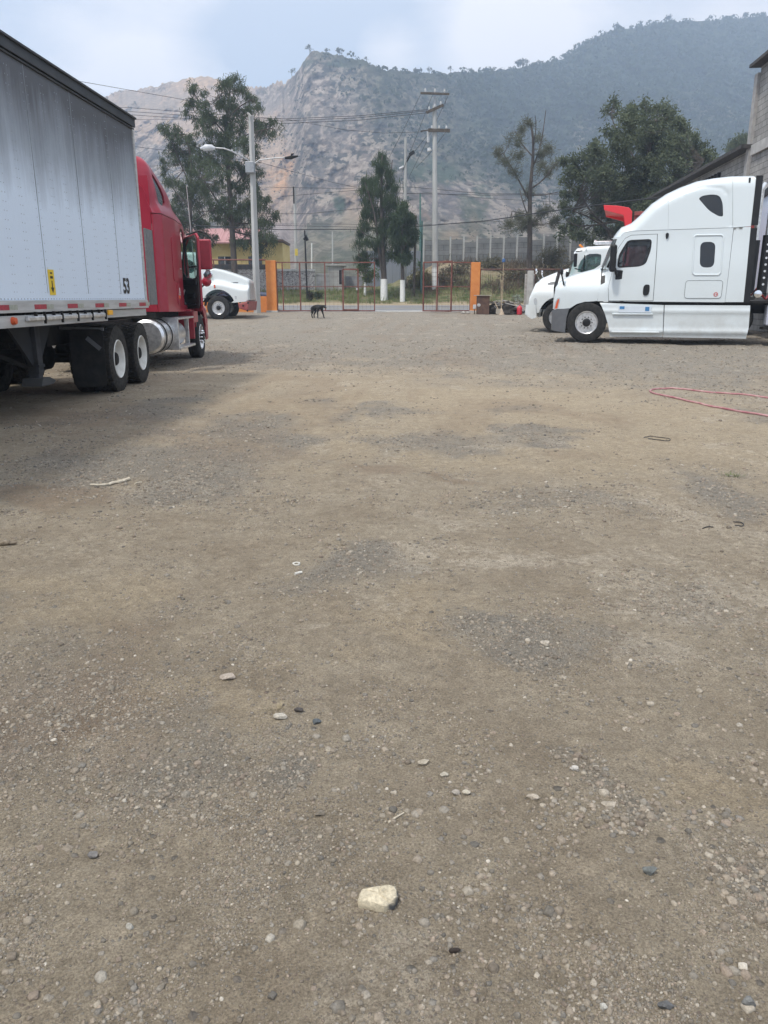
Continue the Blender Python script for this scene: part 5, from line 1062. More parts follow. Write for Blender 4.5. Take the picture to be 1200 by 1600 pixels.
# ---- mountain
def build_mountain():
    RU = np.array([(-900, 330), (-500, 260), (-300, 215), (0, 170), (155, 152), (185, 144), (250, 133), (295, 121), (322, 119), (350, 128), (372, 140), (400, 137), (430, 130), (446, 126), (458, 121), (468, 108), (478, 90), (487, 83), (505, 82), (540, 89), (560, 92), (590, 103), (605, 109), (640, 111), (700, 114), (740, 113), (800, 107), (840, 101), (880, 92), (905, 72), (930, 56), (960, 48), (1000, 43), (1040, 34), (1100, 31), (1160, 28), (1200, 27), (1400, 32), (1700, 70), (2100, 160)], float)
    DU = np.array([(-900, 700), (300, 640), (420, 600), (452, 560), (475, 470), (600, 450), (700, 520), (800, 600), (950, 720), (1200, 800), (2100, 900)], float)
    us = np.concatenate([np.arange(-880, 60, 12), np.arange(60, 1260, 1.25), np.arange(1260, 2080, 12)]); ne = 340
    e = np.concatenate([np.linspace(0, 1, ne), 1 - np.linspace(.02, 1, 14) ** 1.5]); back = np.concatenate([np.zeros(ne), np.linspace(.05, 1, 14)])
    U, E = np.meshgrid(us, e); BK = np.repeat(back[:, None], len(us), 1)
    V = np.interp(us, RU[:, 0], RU[:, 1]); D = np.interp(us, DU[:, 0], DU[:, 1])
    rock = 1 - sst(610, 820, us)
    V = V + (fbm(us * .02, us * 0, 3, 3) - .5) * 6 + (fbm(us * .09, us * 0 + 4, 4, 5) - .5) * (3.5 * rock + 3) + (fbm(us * .30, us * 0 + 9, 3, 15) - .5) * (4 * rock + 10 * np.exp(-((us - 428) / 34.) ** 2))
    b = (800 - V) / FPX; Yr = math.cos(PITCH) + b * math.sin(PITCH); Zr = -math.sin(PITCH) + b * math.cos(PITCH); tr = Zr / Yr
    bx = (us - 600) / FPX / Yr                      # lateral direction on the ridge
    X = bx[None] * np.ones_like(U)
    cliff = np.exp(-((us - 520) / 110.) ** 2)
    g = (E ** (1.0 - .35 * cliff[None])) * (1 - .0 * E)
    g = (g + .10 * np.sin(E * 9 + us[None] * .01) * E * (1 - E))
    dist = 96 + (D[None] - 96) * g
    # relief: gullies, ledges and boulders on the rock, tree crowns on the wooded part; noise runs in metres over the slope
    WX = X * dist; WZ = (.012 + (tr[None] - .012) * E) * dist
    warp = fbm(WX / 55, WZ / 55, 3, 70) - .5; WXw = WX + warp * 50 + WZ * .25; WZw = WZ + warp * 30
    gul = 1 - abs(2 * fbm(WXw / 62, WZw / 130, 4, 11, .55) - 1); med = 1 - abs(2 * fbm(WXw / 20, WZw / 26, 4, 23, .6) - 1); fin = fbm(WX / 5, WZ / 3.2, 4, 37, .6) - .5
    amp = sst(0, .10, E) * (1 - BK)
    F_ = np.clip(sst(570, 800, U + (fbm(U * .01, E * 3, 4, 2) - .5) * 220 + (E - .5) * 160), 0, 1)
    F_ = F_ * np.maximum(sst(.34, .62, E + (fbm(U * .012, E * 4, 4, 8) - .5) * .5), sst(830, 960, U + (fbm(U * .01, E * 3, 3, 6) - .5) * 120))
    lumps = (1 - abs(2 * vnoise(WX / 8, WZ / 7, 61) - 1)) * .6 + (1 - abs(2 * vnoise(WX / 3.6 + 5, WZ / 3.4, 62) - 1)) * .4
    dist = dist - amp * (1 - .75 * sst(.86, 1, E)) * ((gul - .7) * 75 + (med - .7) * 17 * (1 - .4 * F_) + (fin * 9 + (fbm(WX / 11, WZ / 14, 3, 39) - .5) * 20) * (1 - .7 * F_)) - amp * F_ * lumps * 6
    dist = dist + BK * 260
    H = (.012 + (tr[None] - .012) * E)
    Z = CAMH + H * dist; Z = np.where(BK > 0, (CAMH + tr[None] * D[None]) * E, Z); Z = np.maximum(Z, 2.0 - 5 * (BK > .9) - 1.2 * (E < .004))
    P = np.stack([X * dist, dist, Z], -1)
    # colour of rock, scree and scrub
    n1 = fbm(WXw / 45, WZw / 40, 5, 101, .6); n2 = fbm(WX / 11, WZ / 9, 5, 107, .65); n3 = fbm(WX / 2.6, WZ / 2.2, 3, 113)
    c = np.zeros(U.shape + (3,))
    def mx(c, col, f): return c * (1 - f[..., None]) + np.array(col) * f[..., None]
    c[:] = (.27, .215, .178); c = mx(c, (.46, .37, .295), sst(.45, .62, n2)); c = mx(c, (.11, .105, .085), sst(.50, .64, n1 * .5 + n2 * .5) * .8); c = mx(c, (.055, .06, .045), sst(.50, .60, n3 * .6 + n2 * .4) * .85); nf = fbm(WX / 2.2 + fbm(WX / 6, WZ / 6, 2, 5) * 3, WZ / 3.2, 4, 131, .65); c = mx(c, (.60, .50, .41), sst(.54, .62, nf) * .75); c = mx(c, (.08, .075, .07), sst(.46, .38, nf) * .6)
    def spot(u, v, ru, rv, s): 
        vv = np.interp(U.ravel(), us, V).reshape(U.shape); VV = 452 + (vv - 452) * E
        q = np.sqrt(((U - u + (n2 - .5) * ru * 2.4) / ru) ** 2 + ((VV - v + (n1 - .5) * rv * 2.4) / rv) ** 2); return (1 - sst(.6, 1.25, q)) * min(1, s * 1.25) * sst(.28, .5, n3 * .4 + n2 * .6)
    left = 1 - sst(430, 470, U); c = mx(c, (.60, .43, .30), left * sst(.40, .58, n1) * .8)
    for a in ((428, 275, 26, 42, 1, (.74, .43, .22)), (325, 128, 40, 16, .8, (.62, .42, .26)), (415, 215, 30, 60, .8, (.58, .43, .31)), (235, 170, 60, 30, .5, (.34, .29, .24)), (560, 350, 30, 45, .7, (.58, .42, .29)), (545, 295, 16, 18, .8, (.48, .36, .26)),
              (650, 340, 22, 25, .8, (.42, .25, .18)), (700, 372, 34, 22, 1, (.62, .42, .27)), (748, 345, 9, 30, .8, (.44, .31, .22)), (612, 180, 12, 45, .5, (.36, .32, .28)), (805, 330, 40, 60, .4, (.30, .26, .23)), (690, 300, 40, 60, .4, (.26, .23, .24)),
              (440, 400, 44, 60, 1, (.46, .38, .35)), (505, 210, 40, 60, .35, (.30, .26, .23)), (430, 165, 30, 30, .6, (.36, .30, .25)), (600, 375, 20, 20, .6, (.4, .32, .24)), (865, 355, 18, 10, .7, (.42, .33, .25)), (770, 130, 12, 8, .3, (.4, .3, .25)), (870, 98, 22, 7, .6, (.36, .28, .22))):
        c = mx(c, a[5], spot(*a[:5]))
    veg = mx(np.zeros_like(c) + (.034, .052, .030), (.062, .080, .044), sst(.42, .65, n2)); veg = mx(veg, (.022, .034, .022), sst(.48, .62, n3) * .8); veg = mx(veg, (.12, .125, .08), sst(.60, .70, n1) * .3)
    bare = sst(.56, .66, n1) * .35 * (1 - sst(.5, .9, E))
    fc = F_ * (1 - bare) * (1 - .55 * sst(.36, .22, E) * (1 - sst(900, 1000, U))); c = c * (1 - fc[..., None]) + veg * fc[..., None]
    lowg = (1 - sst(.18, .34, E + (n1 - .5) * .4)) * sst(425, 470, U) * .75; low = mx(np.zeros_like(c) + (.16, .175, .11), (.24, .22, .15), sst(.4, .6, n2)); c = c * (1 - lowg[..., None]) + low * lowg[..., None]
    for a in ((375, 325, 30, 14, .7), (530, 310, 14, 14, .9), (750, 300, 26, 60, .6), (700, 255, 30, 22, .8), (470, 95, 30, 10, .5), (560, 95, 40, 9, .8), (650, 258, 24, 18, .8)): c = mx(c, (.07, .10, .06), spot(*a))
    crest = sst(.955, .985, E + (n2 - .5) * .03) * sst(480, 500, U); c = mx(c, (.075, .085, .05), crest * .8)
    m, t, p = newmat('mountain_rock_and_scrub'); a = t.nodes.new('ShaderNodeAttribute'); a.attribute_name = 'soil'; tc_ = t.nodes.new('ShaderNodeTexCoord'); z = t.nodes.new('ShaderNodeTexNoise'); z.inputs['Scale'].default_value = .22; z.inputs['Detail'].default_value = 10; z.inputs['Roughness'].default_value = .78; t.links.new(tc_.outputs['Object'], z.inputs[0])
    r = t.nodes.new('ShaderNodeMapRange'); r.inputs[1].default_value = .3; r.inputs[2].default_value = .7; r.inputs[3].default_value = .55; r.inputs[4].default_value = 1.45; t.links.new(z.outputs[0], r.inputs[0])
    x = t.nodes.new('ShaderNodeMixRGB'); x.blend_type = 'MULTIPLY'; x.inputs[0].default_value = 1; t.links.new(a.outputs['Color'], x.inputs[1]); t.links.new(r.outputs[0], x.inputs[2]); t.links.new(x.outputs[0], p.inputs['Base Color']); p.inputs['Roughness'].default_value = 1; p.inputs['Specular IOR Level'].default_value = .1
    bb = t.nodes.new('ShaderNodeBump'); bb.inputs['Strength'].default_value = 1; bb.inputs['Distance'].default_value = 4; t.links.new(z.outputs[0], bb.inputs['Height']); t.links.new(bb.outputs[0], p.inputs['Normal'])
    ny, nx = U.shape; i = np.arange(ny - 1)[:, None] * nx + np.arange(nx - 1)[None]; F = np.stack([i, i + 1, i + nx + 1, i + nx], -1).reshape(-1, 4)
    o = mknp('mountain', P.reshape(-1, 3), F, m, smooth=True, attrs={'soil': np.clip(c, .02, .8).reshape(-1, 3)}); tag(o, kind='structure')
    return us, P[ne - 1], P[:ne], F_[:ne]
MU, MRIDGE, MP, MF = build_mountain()
def ridge_at(u):
    i = int(np.argmin(abs(MU - u))); return Vector(MRIDGE[i])

# ---- trees
bark = M('bark', (.055, .045, .038), .95, rgb2=(.12, .10, .085), vs=8, bump=.6, bs=30, stretch=(1, 1, .3)); barkpale = M('pale_bark', (.16, .14, .12), .95, rgb2=(.28, .26, .23), vs=5); limewash = M('lime_wash', (.60, .60, .57), .9, rgb2=(.78, .78, .75), vs=6, lo=.3, hi=.5)
def leafmat(name, a, b, c=None):
    m, t, p = newmat(name); n, l = t.nodes.new, t.links.new; tcn = n('ShaderNodeTexCoord'); z = n('ShaderNodeTexNoise'); z.inputs['Scale'].default_value = .9; z.inputs['Detail'].default_value = 6; z.inputs['Roughness'].default_value = .7; l(tcn.outputs['Object'], z.inputs[0])
    r = n('ShaderNodeValToRGB'); r.color_ramp.elements[0].position = .36; r.color_ramp.elements[1].position = .64; r.color_ramp.elements[0].color = (*a, 1); r.color_ramp.elements[1].color = (*b, 1)
    if c: e = r.color_ramp.elements.new(.8); e.color = (*c, 1)
    l(z.outputs[0], r.inputs[0]); l(r.outputs[0], p.inputs['Base Color']); p.inputs['Roughness'].default_value = .8; p.inputs['Specular IOR Level'].default_value = .2
    tr = n('ShaderNodeBsdfTranslucent'); l(r.outputs[0], tr.inputs[0]); mx_ = n('ShaderNodeMixShader'); mx_.inputs[0].default_value = .25; l(p.outputs[0], mx_.inputs[1]); l(tr.outputs[0], mx_.inputs[2]); l(mx_.outputs[0], t.nodes['Material Output'].inputs[0]); return m
lf_dark = leafmat('casuarina_needles', (.06, .08, .048), (.12, .15, .085), (.18, .20, .10)); lf_green = leafmat('fresh_needles', (.04, .062, .033), (.085, .12, .058), (.13, .16, .07))
lf_dry = leafmat('thin_dry_needles', (.10, .11, .075), (.16, .16, .11), (.2, .18, .12)); lf_olive = leafmat('olive_leaves', (.06, .078, .045), (.16, .185, .11), (.24, .25, .16)); lf_scrub = leafmat('scrub_leaves', (.08, .085, .05), (.19, .16, .10), (.28, .22, .14))
def smoothpts(pts, k=2):
    for _ in range(k):
        Q = [pts[0]]
        for a, b in zip(pts[:-1], pts[1:]): Q += [a * .75 + b * .25, a * .25 + b * .75]
        pts = Q + [pts[-1]]
    return pts
def tree(name, label, cat, d, trunk, tw, limbs, clumps, n, leaf, ls, style, seed, group=None, zbase=None, wash=None, depth=.8, tmat=None, subs=16, twigs=True, dirz=-.3):
    """trunk and limbs: measured points; clumps: (u, v, radius px[, ry]); everything placed in 3D around distance d"""
    rnd = random.Random(seed); rg = np.random.default_rng(seed); base = at(*trunk[0], d); base.z = gz(base.x, base.y) - .05 if zbase is None else zbase
    root = empty(name, base, 0, label=label, cat=cat, group=group); kpx = d / FPX * .97
    T = [at(u, v, d) for u, v in trunk]; T[0].z = base.z; T = smoothpts(T, 2)
    loc = lambda p: p - base
    mb = MB(); N_ = len(T); mb.tube([loc(p) for p in T], [tw / 2 * (1 - .85 * i / (N_ - 1)) + .015 for i in range(N_)], 9)
    sk = list(T[N_ // 3:]); mb.build('trunk', tmat or bark, root, True, 80)
    br = MB()
    for li in limbs:
        w0_, pts = li[0], li[1]; dy = rnd.uniform(-1, 1) * depth; P = [at(u, v, d + dy * min(1.5, 1.2 * i / max(1, len(pts) - 1)) * 1.5) for i, (u, v) in enumerate(pts)]
        j = min(T, key=lambda q: (q - P[0]).length); P[0] = j.copy(); P = smoothpts(P, 2); br.tube([loc(p) for p in P], [w0_ / 2 * (1 - .8 * i / (len(P) - 1)) + .01 for i in range(len(P))], 6); sk += P[len(P) // 3:]
    SK = np.array([tuple(p) for p in sk]); cen = []
    for c in clumps:
        u, v, rx = c[:3]; ry = c[3] if len(c) > 3 else rx; dy = rg.normal() * depth * 1.1; C = at(u, v, d + dy); k = max(3, int(subs * rx * ry / 300.))
        for _ in range(k):
            q = rg.normal(size=3); q /= np.linalg.norm(q); q *= rg.random() ** .45; cen.append((C.x + q[0] * rx * kpx, C.y + q[1] * (rx + ry) / 2 * kpx, C.z + q[2] * ry * kpx))
    cen = np.array(cen); m = len(cen)
    if twigs:
        for c in cen:
            dd = np.linalg.norm(SK - c + np.array([0, 0, .5]), axis=1); j = SK[int(np.argmin(dd))]; a, b = Vector(j), Vector(c); mid = (a + b) / 2 + Vector((0, 0, -.12 * (a - b).length)) * (1 if dirz < 0 else -.5)
            L_ = (a - b).length
            if L_ < 6 * max(1, d / 55): br.tube([loc(a), loc(mid), loc(b)], [.012 + .006 * L_, .012, .006], 3, cap=False)
    br.build('limbs', tmat or bark, root, True, 80)
    if wash:
        h0 = base.z; hh = [p for p in T if p.z - h0 < wash] ; MB().tube([loc(T[0]), loc(T[0]) * 0 + Vector(((hh[-1] - base).x, (hh[-1] - base).y, wash))], [tw / 2 * 1.0 + .03, tw / 2 + .012], 12).build('lime_wash_band', limewash, root, True, 60)
    ci = rg.integers(0, m, n); sz = (.18 + .25 * rg.random(m)) * max(1., (d / 55)) * (1.15 if style == 'plume' else 1.0)
    off = rg.normal(size=(n, 3)) * .45 * sz[ci][:, None]; P = cen[ci] + off
    dr = rg.normal(size=(n, 3))
    if style == 'droop': dr = dr * .45 + np.array([0, 0, -1.0]) * .7
    elif style == 'plume': dr = dr * .28 + np.array([0, 0, 1.0])
    elif style == 'spread': dr = dr * .7 + off * 2.
    dr /= np.linalg.norm(dr, axis=1)[:, None]; sd2 = np.cross(dr, rg.normal(size=(n, 3))); sd2 /= np.linalg.norm(sd2, axis=1)[:, None]
    ln = ls[0] * (.6 + .8 * rg.random(n))[:, None]; wd = ls[1] * (.6 + .8 * rg.random(n))[:, None]
    A = P - sd2 * wd; B_ = P + sd2 * wd; C_ = P + dr * ln + sd2 * wd * .5; D_ = P + dr * ln - sd2 * wd * .5
    VV = np.stack([A, B_, C_, D_], 1).reshape(-1, 3) - np.array(base); F = np.arange(4 * n).reshape(n, 4)
    mknp('crown', VV, F, leaf, root); return root
TG = 'roadside trees'
tree('casuarina_tree', 'tallest dark casuarina on the left, behind the street light', 'tree', 56,
     [(366, 420), (364, 380), (361, 330), (357, 280), (354, 230), (354, 180), (360, 135)], .46,
     [(.16, [(363, 352), (340, 315), (318, 280)]), (.15, [(361, 300), (385, 270), (398, 250)]), (.13, [(357, 270), (330, 245), (300, 225)]), (.12, [(355, 235), (375, 215), (400, 205), (428, 200)]), (.11, [(354, 215), (335, 190), (315, 165), (303, 145)]), (.1, [(354, 190), (375, 165), (395, 155)]), (.14, [(364, 345), (385, 350), (405, 345)]), (.12, [(364, 360), (400, 370), (422, 372)]), (.1, [(359, 310), (335, 330), (315, 330)]), (.1, [(354, 180), (345, 160), (338, 140)])],
     [(364, 128, 16, 12), (352, 138, 12), (380, 140, 12), (392, 150, 9), (305, 145, 10, 15), (318, 158, 9, 16), (300, 172, 14, 12), (325, 175, 12), (350, 160, 16, 12), (365, 165, 14), (398, 168, 14, 9), (380, 178, 14), (345, 188, 16), (318, 195, 15, 13), (372, 200, 16), (400, 196, 15, 12), (428, 200, 14, 13), (412, 208, 12), (356, 214, 18), (330, 218, 16), (305, 215, 10), (385, 222, 16, 14), (350, 240, 20), (322, 245, 16), (398, 240, 12), (312, 262, 18, 14), (340, 268, 20, 14), (375, 262, 18, 14), (402, 262, 12), (330, 292, 22, 14), (362, 296, 20, 14), (310, 300, 16), (390, 288, 14), (405, 300, 10, 12), (345, 320, 22, 14), (375, 322, 20, 15), (402, 325, 18, 14), (418, 318, 12), (358, 345, 18, 14), (385, 348, 22, 15), (410, 350, 18, 14), (428, 340, 12, 10), (395, 372, 22, 14), (418, 370, 14, 12), (375, 378, 14, 10), (408, 388, 16, 12), (338, 335, 16, 12)],
     34000, lf_dark, (.22, .018), 'droop', 1, TG, depth=1.3)
tree('casuarina_tree', 'thinner casuarina standing left of the tallest one, behind the red tractor', 'tree', 59,
     [(297, 425), (298, 380), (298, 330), (297, 300), (300, 250), (290, 210)], .30,
     [(.12, [(298, 330), (275, 300), (250, 270)]), (.1, [(297, 310), (312, 290), (320, 262)]), (.1, [(298, 290), (280, 250), (268, 220)]), (.1, [(298, 345), (320, 335)])],
     [(270, 205, 13), (258, 200, 9), (285, 215, 12), (276, 228, 16, 12), (292, 235, 12), (262, 245, 10, 8), (285, 252, 14, 10), (300, 262, 14), (268, 282, 14, 10), (290, 290, 16, 12), (280, 310, 18, 12), (305, 315, 16, 12), (272, 330, 14), (296, 340, 18, 12), (315, 342, 14), (285, 355, 14, 10), (312, 362, 16, 10), (330, 372, 14, 10), (252, 265, 9, 7), (300, 380, 12, 9)],
     12500, lf_dark, (.22, .018), 'droop', 2, TG, depth=1.1)
tree('casuarina_tree', 'bushy pointed casuarina with a whitewashed double trunk, middle of the picture', 'tree', 55,
     [(600, 456), (600, 430), (598, 400), (597, 360), (596, 320), (596, 280), (597, 243)], .44,
     [(.24, [(599, 440), (594, 410), (590, 370), (585, 330), (570, 285)]), (.12, [(597, 350), (615, 325), (622, 290)]), (.1, [(597, 380), (575, 370), (562, 360)]), (.1, [(596, 310), (610, 280), (613, 250)]), (.1, [(598, 400), (570, 405), (560, 400)])],
     [(597, 248, 4, 14), (590, 262, 5, 13), (604, 266, 5, 12), (597, 274, 8, 11), (611, 276, 5, 10), (583, 280, 5, 12), (592, 290, 9, 10), (606, 292, 9, 10), (572, 290, 4, 14), (578, 300, 7, 12), (616, 300, 5, 9), (595, 306, 13, 9), (567, 310, 5, 12), (608, 314, 10, 9), (582, 320, 13, 9), (599, 328, 13, 9), (616, 328, 7, 8), (570, 334, 9, 9), (588, 342, 15, 9), (606, 348, 12, 9), (620, 350, 6, 7), (574, 355, 11, 9), (594, 362, 16, 9), (562, 366, 6, 8), (611, 368, 9, 8), (580, 378, 14, 9), (600, 383, 13, 9), (564, 386, 8, 7), (588, 395, 14, 8), (572, 402, 12, 6), (606, 400, 9, 7), (596, 410, 11, 6), (562, 408, 6, 4)],
     15000, lf_green, (.26, .014), 'plume', 3, TG, wash=1.45, depth=.6)
tree('casuarina_tree', 'smaller casuarina with a whitewashed foot, just right of the bushy one', 'tree', 54.5,
     [(629, 458), (629, 430), (628, 400), (628, 360), (630, 320)], .30, [(.1, [(628, 390), (640, 370)]), (.1, [(628, 380), (618, 355), (622, 335)])],
     [(630, 330, 10, 12), (622, 345, 12, 12), (638, 345, 10, 10), (630, 360, 16, 12), (640, 368, 10), (620, 372, 12), (632, 380, 14, 12), (624, 395, 12, 10), (638, 398, 9, 10), (628, 410, 10, 9)],
     12000, lf_green, (.24, .018), 'droop', 4, TG, wash=1.45, depth=.6)
tree('bare_tree', 'sparse half bare tree with thin upright twigs, left of the dense right hand trees', 'tree', 57,
     [(827, 424), (828, 390), (828, 340), (828, 300), (832, 260), (834, 220), (828, 185)], .42,
     [(.14, [(828, 320), (815, 290), (800, 262), (786, 240)]), (.12, [(829, 300), (845, 285), (862, 265), (870, 250)]), (.1, [(832, 262), (846, 225), (853, 172)]), (.1, [(832, 250), (815, 225), (805, 205)]), (.09, [(828, 310), (850, 305), (872, 300)]), (.09, [(828, 345), (815, 310), (812, 295)]), (.06, [(834, 225), (838, 200), (836, 180)]), (.08, [(828, 335), (800, 330)])],
     [(825, 190, 10, 8), (815, 205, 10, 7), (858, 232, 13, 7), (803, 222, 14, 8), (786, 236, 12, 8), (790, 250, 10, 6), (850, 262, 13, 7), (866, 255, 10, 6), (812, 245, 12, 8), (838, 215, 10, 8), (862, 272, 12, 7), (805, 268, 12, 6), (840, 240, 10, 7), (828, 300, 12, 7), (845, 330, 18, 9), (812, 338, 18, 9), (860, 345, 14, 8), (800, 350, 14, 8), (830, 352, 22, 10)],
     10000, lf_dry, (.2, .014), 'spread', 5, TG, depth=1.0, wash=None, subs=14)
tree('leafy_tree', 'big dense dark tree, rightmost of the group above the white trucks', 'tree', 52,
     [(1010, 440), (1010, 380), (1004, 330), (1008, 280), (1015, 230), (1020, 190)], .55,
     [(.2, [(1005, 340), (1035, 310), (1060, 285)]), (.18, [(1004, 320), (985, 270), (965, 240)]), (.16, [(1010, 270), (1040, 240), (1065, 220)]), (.12, [(1012, 240), (1000, 200), (985, 175)]), (.14, [(1040, 306), (1075, 290), (1100, 250)]), (.1, [(985, 270), (960, 200), (955, 175)])],
     [(955, 168, 13, 14), (950, 205, 9), (978, 180, 14), (1000, 168, 18, 12), (1024, 172, 18, 14), (1044, 178, 14, 16), (985, 205, 22), (1012, 198, 22), (1040, 206, 22), (1062, 200, 16), (1075, 215, 16), (970, 230, 20), (1000, 230, 24), (1030, 236, 24), (1058, 238, 22), (1082, 240, 20), (1102, 238, 18, 14), (1112, 250, 12), (985, 262, 24), (1015, 266, 24), (1045, 268, 24), (1072, 266, 22), (1096, 262, 18), (1000, 296, 26), (1030, 298, 24), (1058, 292, 20), (975, 290, 20), (990, 325, 24), (1020, 330, 24), (985, 355, 20)],
     36000, lf_olive, (.14, .042), 'spread', 6, TG, depth=2.0, subs=15)
tree('leafy_tree', 'open crowned tree with crooked limbs, between the sparse tree and the big dense one', 'tree', 54,
     [(962, 440), (962, 390), (964, 350), (970, 318), (978, 290)], .42,
     [(.2, [(962, 385), (945, 350), (925, 335), (905, 300)]), (.16, [(950, 362), (930, 345), (912, 335), (895, 330)]), (.16, [(964, 345), (945, 310), (935, 275), (925, 255)]), (.12, [(930, 340), (905, 355), (885, 345)]), (.1, [(905, 300), (890, 270), (886, 258)])],
     [(888, 258, 11, 10), (905, 250, 11), (920, 245, 14), (935, 238, 15), (950, 250, 18), (895, 278, 16), (915, 272, 15), (935, 272, 20), (958, 280, 22), (890, 305, 14, 12), (912, 305, 14, 10), (942, 305, 22), (968, 310, 22), (885, 330, 12), (900, 345, 16, 10), (925, 332, 14, 9), (950, 335, 22), (885, 362, 16, 9), (910, 370, 18, 9), (945, 362, 20, 12), (972, 345, 20), (930, 382, 14, 8)],
     19000, lf_olive, (.15, .042), 'spread', 7, TG, depth=1.8, subs=13)
tree('leafy_tree', 'small hazy tree showing over the edge of the block building roof', 'tree', 85,
     [(1158, 300), (1158, 250), (1158, 230)], .3, [(.1, [(1158, 260), (1148, 240)]), (.1, [(1158, 250), (1170, 230)])],
     [(1156, 222, 12, 8), (1146, 232, 9), (1168, 226, 12, 9), (1158, 238, 14, 9), (1176, 238, 9), (1150, 250, 9)], 6000, lf_olive, (.2, .06), 'spread', 8, TG, zbase=3, depth=1.2)
tree('sapling', 'thin young tree with a whitewashed stem, left of the bushy casuarina', 'tree', 57, [(570, 458), (571, 430), (571, 405)], .12, [(.05, [(571, 430), (578, 418)])],
     [(572, 412, 8, 6), (580, 425, 8, 6), (565, 418, 6, 5), (576, 434, 6, 4)], 1600, leafmat('sapling_leaves', (.08, .13, .05), (.14, .2, .08)), (.12, .04), 'spread', 9, None, wash=1.0, depth=.3, subs=20)

def bush(name, label, d, u, v, rx, ry, n, leaf, seed, ls=(.16, .03), cat='bush', group=None, stems=10):
    p = at(u, v, d); p.z = gz(p.x, p.y) - .05; rg = np.random.default_rng(seed); k = d / FPX; R1, R2 = rx * k, ry * k
    root = empty(name, p, 0, label=label, cat=cat, group=group); m = 26; cen = rg.normal(size=(m, 3)); cen /= np.linalg.norm(cen, axis=1)[:, None]; cen *= (rg.random(m) ** .5)[:, None]; cen = cen * [R1, R1 * .8, R2] + [0, 0, R2 * .95]; cen[:, 2] = np.maximum(cen[:, 2], .1)
    ci = rg.integers(0, m, n); P = cen[ci] + rg.normal(size=(n, 3)) * .22 * min(R1, R2 * 1.4); P[:, 2] = np.abs(P[:, 2]); dr = rg.normal(size=(n, 3)) * .6 + [0, 0, .5]; dr /= np.linalg.norm(dr, axis=1)[:, None]; s = np.cross(dr, rg.normal(size=(n, 3))); s /= np.linalg.norm(s, axis=1)[:, None]
    ln = ls[0] * (.5 + rg.random(n))[:, None]; wd = ls[1] * (.5 + rg.random(n))[:, None]
    mknp('foliage', np.stack([P - s * wd, P + s * wd, P + dr * ln + s * wd * .4, P + dr * ln - s * wd * .4], 1).reshape(-1, 3), np.arange(4 * n).reshape(n, 4), leaf, root)
    mb = MB()
    for i in range(stems): c = Vector(cen[rg.integers(0, m)]); mb.tube([Vector((c.x * .15, c.y * .15, 0)), c * .6, c * 1.15], [.03, .018, .006], 4)
    mb.build('stems', bark, root); return root
BG = 'dry bushes on the bank'
bush('dry_bush', 'tawny dry bush on the bank right beside the orange gate post', 60, 765, 432, 20, 9, 900, lf_scrub, 11, group=BG)
bush('dry_bush', 'spiky dry bush on the bank behind the open gate leaf', 59, 715, 440, 20, 9, 800, lf_scrub, 12, group=BG)
bush('dry_bush', 'broad brown bush under the sparse tree', 58, 800, 440, 22, 9, 1000, lf_scrub, 13, group=BG)
bush('dry_bush', 'tall straw coloured bush against the concrete fence, left of the tipper truck', 60, 862, 428, 22, 16, 1500, lf_scrub, 14, group=BG)
bush('dry_bush', 'dark scrub bush on the bank behind the tipper truck hood', 58, 895, 436, 24, 14, 1200, lf_scrub, 15, group=BG)
bush('dry_bush', 'ochre and green bush at the foot of the smaller whitewashed tree', 57.5, 655, 452, 18, 14, 1300, leafmat('ochre_scrub', (.10, .12, .05), (.28, .22, .10)), 16, group=BG)
bush('dry_bush', 'low dark bush between the bank and the utility pole', 57.5, 695, 450, 18, 10, 900, lf_scrub, 17, group=BG)
bush('dry_bush', 'grey brown bush in the middle of the bank above the scrap heap', 57, 835, 450, 22, 11, 1100, lf_scrub, 18, group=BG)
bush('green_bush', 'fresh green bush behind the concrete fence, beside the tall utility pole', 66, 667, 388, 14, 9, 1300, leafmat('fresh_leaves', (.05, .10, .035), (.11, .18, .06)), 19)
bush('green_bush', 'low green bush showing over the concrete fence right of the utility pole', 66, 700, 388, 18, 6, 900, leafmat('fresh_leaves_two', (.07, .11, .04), (.15, .2, .08)), 20)
bush('dark_shrub', 'dark shrub at the foot of the black lamp pole', 54.5, 484, 457, 4, 9, 500, leafmat('dark_leaves', (.02, .025, .02), (.05, .05, .04)), 21, ls=(.1, .02), stems=4)
bush('green_bush', 'small round green bush on the verge behind the gate', 55.5, 497, 457, 7, 5, 500, lf_green, 22, ls=(.1, .03), stems=4)
bush('flowering_bush', 'bush dotted with white flowers behind the scrap heap', 54, 808, 458, 9, 5, 700, leafmat('white_flowers', (.10, .14, .06), (.62, .64, .56)), 23, ls=(.06, .03), stems=4)
# grass on the verge, uncountable
def verge_grass():
    rg = np.random.default_rng(77); n = 46000; x = rg.uniform(-32, 34, n); y = 53.4 + rg.random(n) ** 1.2 * 5.5; dn = fbm(x * .9, y * 2.2, 4, 15); k = rg.random(n) < sst(.35, .6, dn) * (1 - .5 * sst(4, 8, x) * sst(56, 58, y)); x, y = x[k], y[k]; n = len(x)
    z = ground_z(x, y) - .01; P = np.stack([x, y, z], 1); h = rg.uniform(.06, .30, n)[:, None] * (.5 + dn[k][:, None]); dr = rg.normal(size=(n, 3)) * .35 + [0, 0, 1]; s = rg.normal(size=(n, 3)) * [1, 1, 0]; s /= np.linalg.norm(s, axis=1)[:, None]; w_ = .02
    o = mknp('verge_grass', np.stack([P - s * w_, P + s * w_, P + dr * h + s * .004, P + dr * h - s * .004], 1).reshape(-1, 3), np.arange(4 * n).reshape(n, 4), leafmat('verge_grass_blades', (.13, .17, .06), (.24, .26, .11), (.34, .31, .18))); tag(o, 'strip of rough green and yellow grass along the road', 'grass', kind='stuff')
verge_grass()
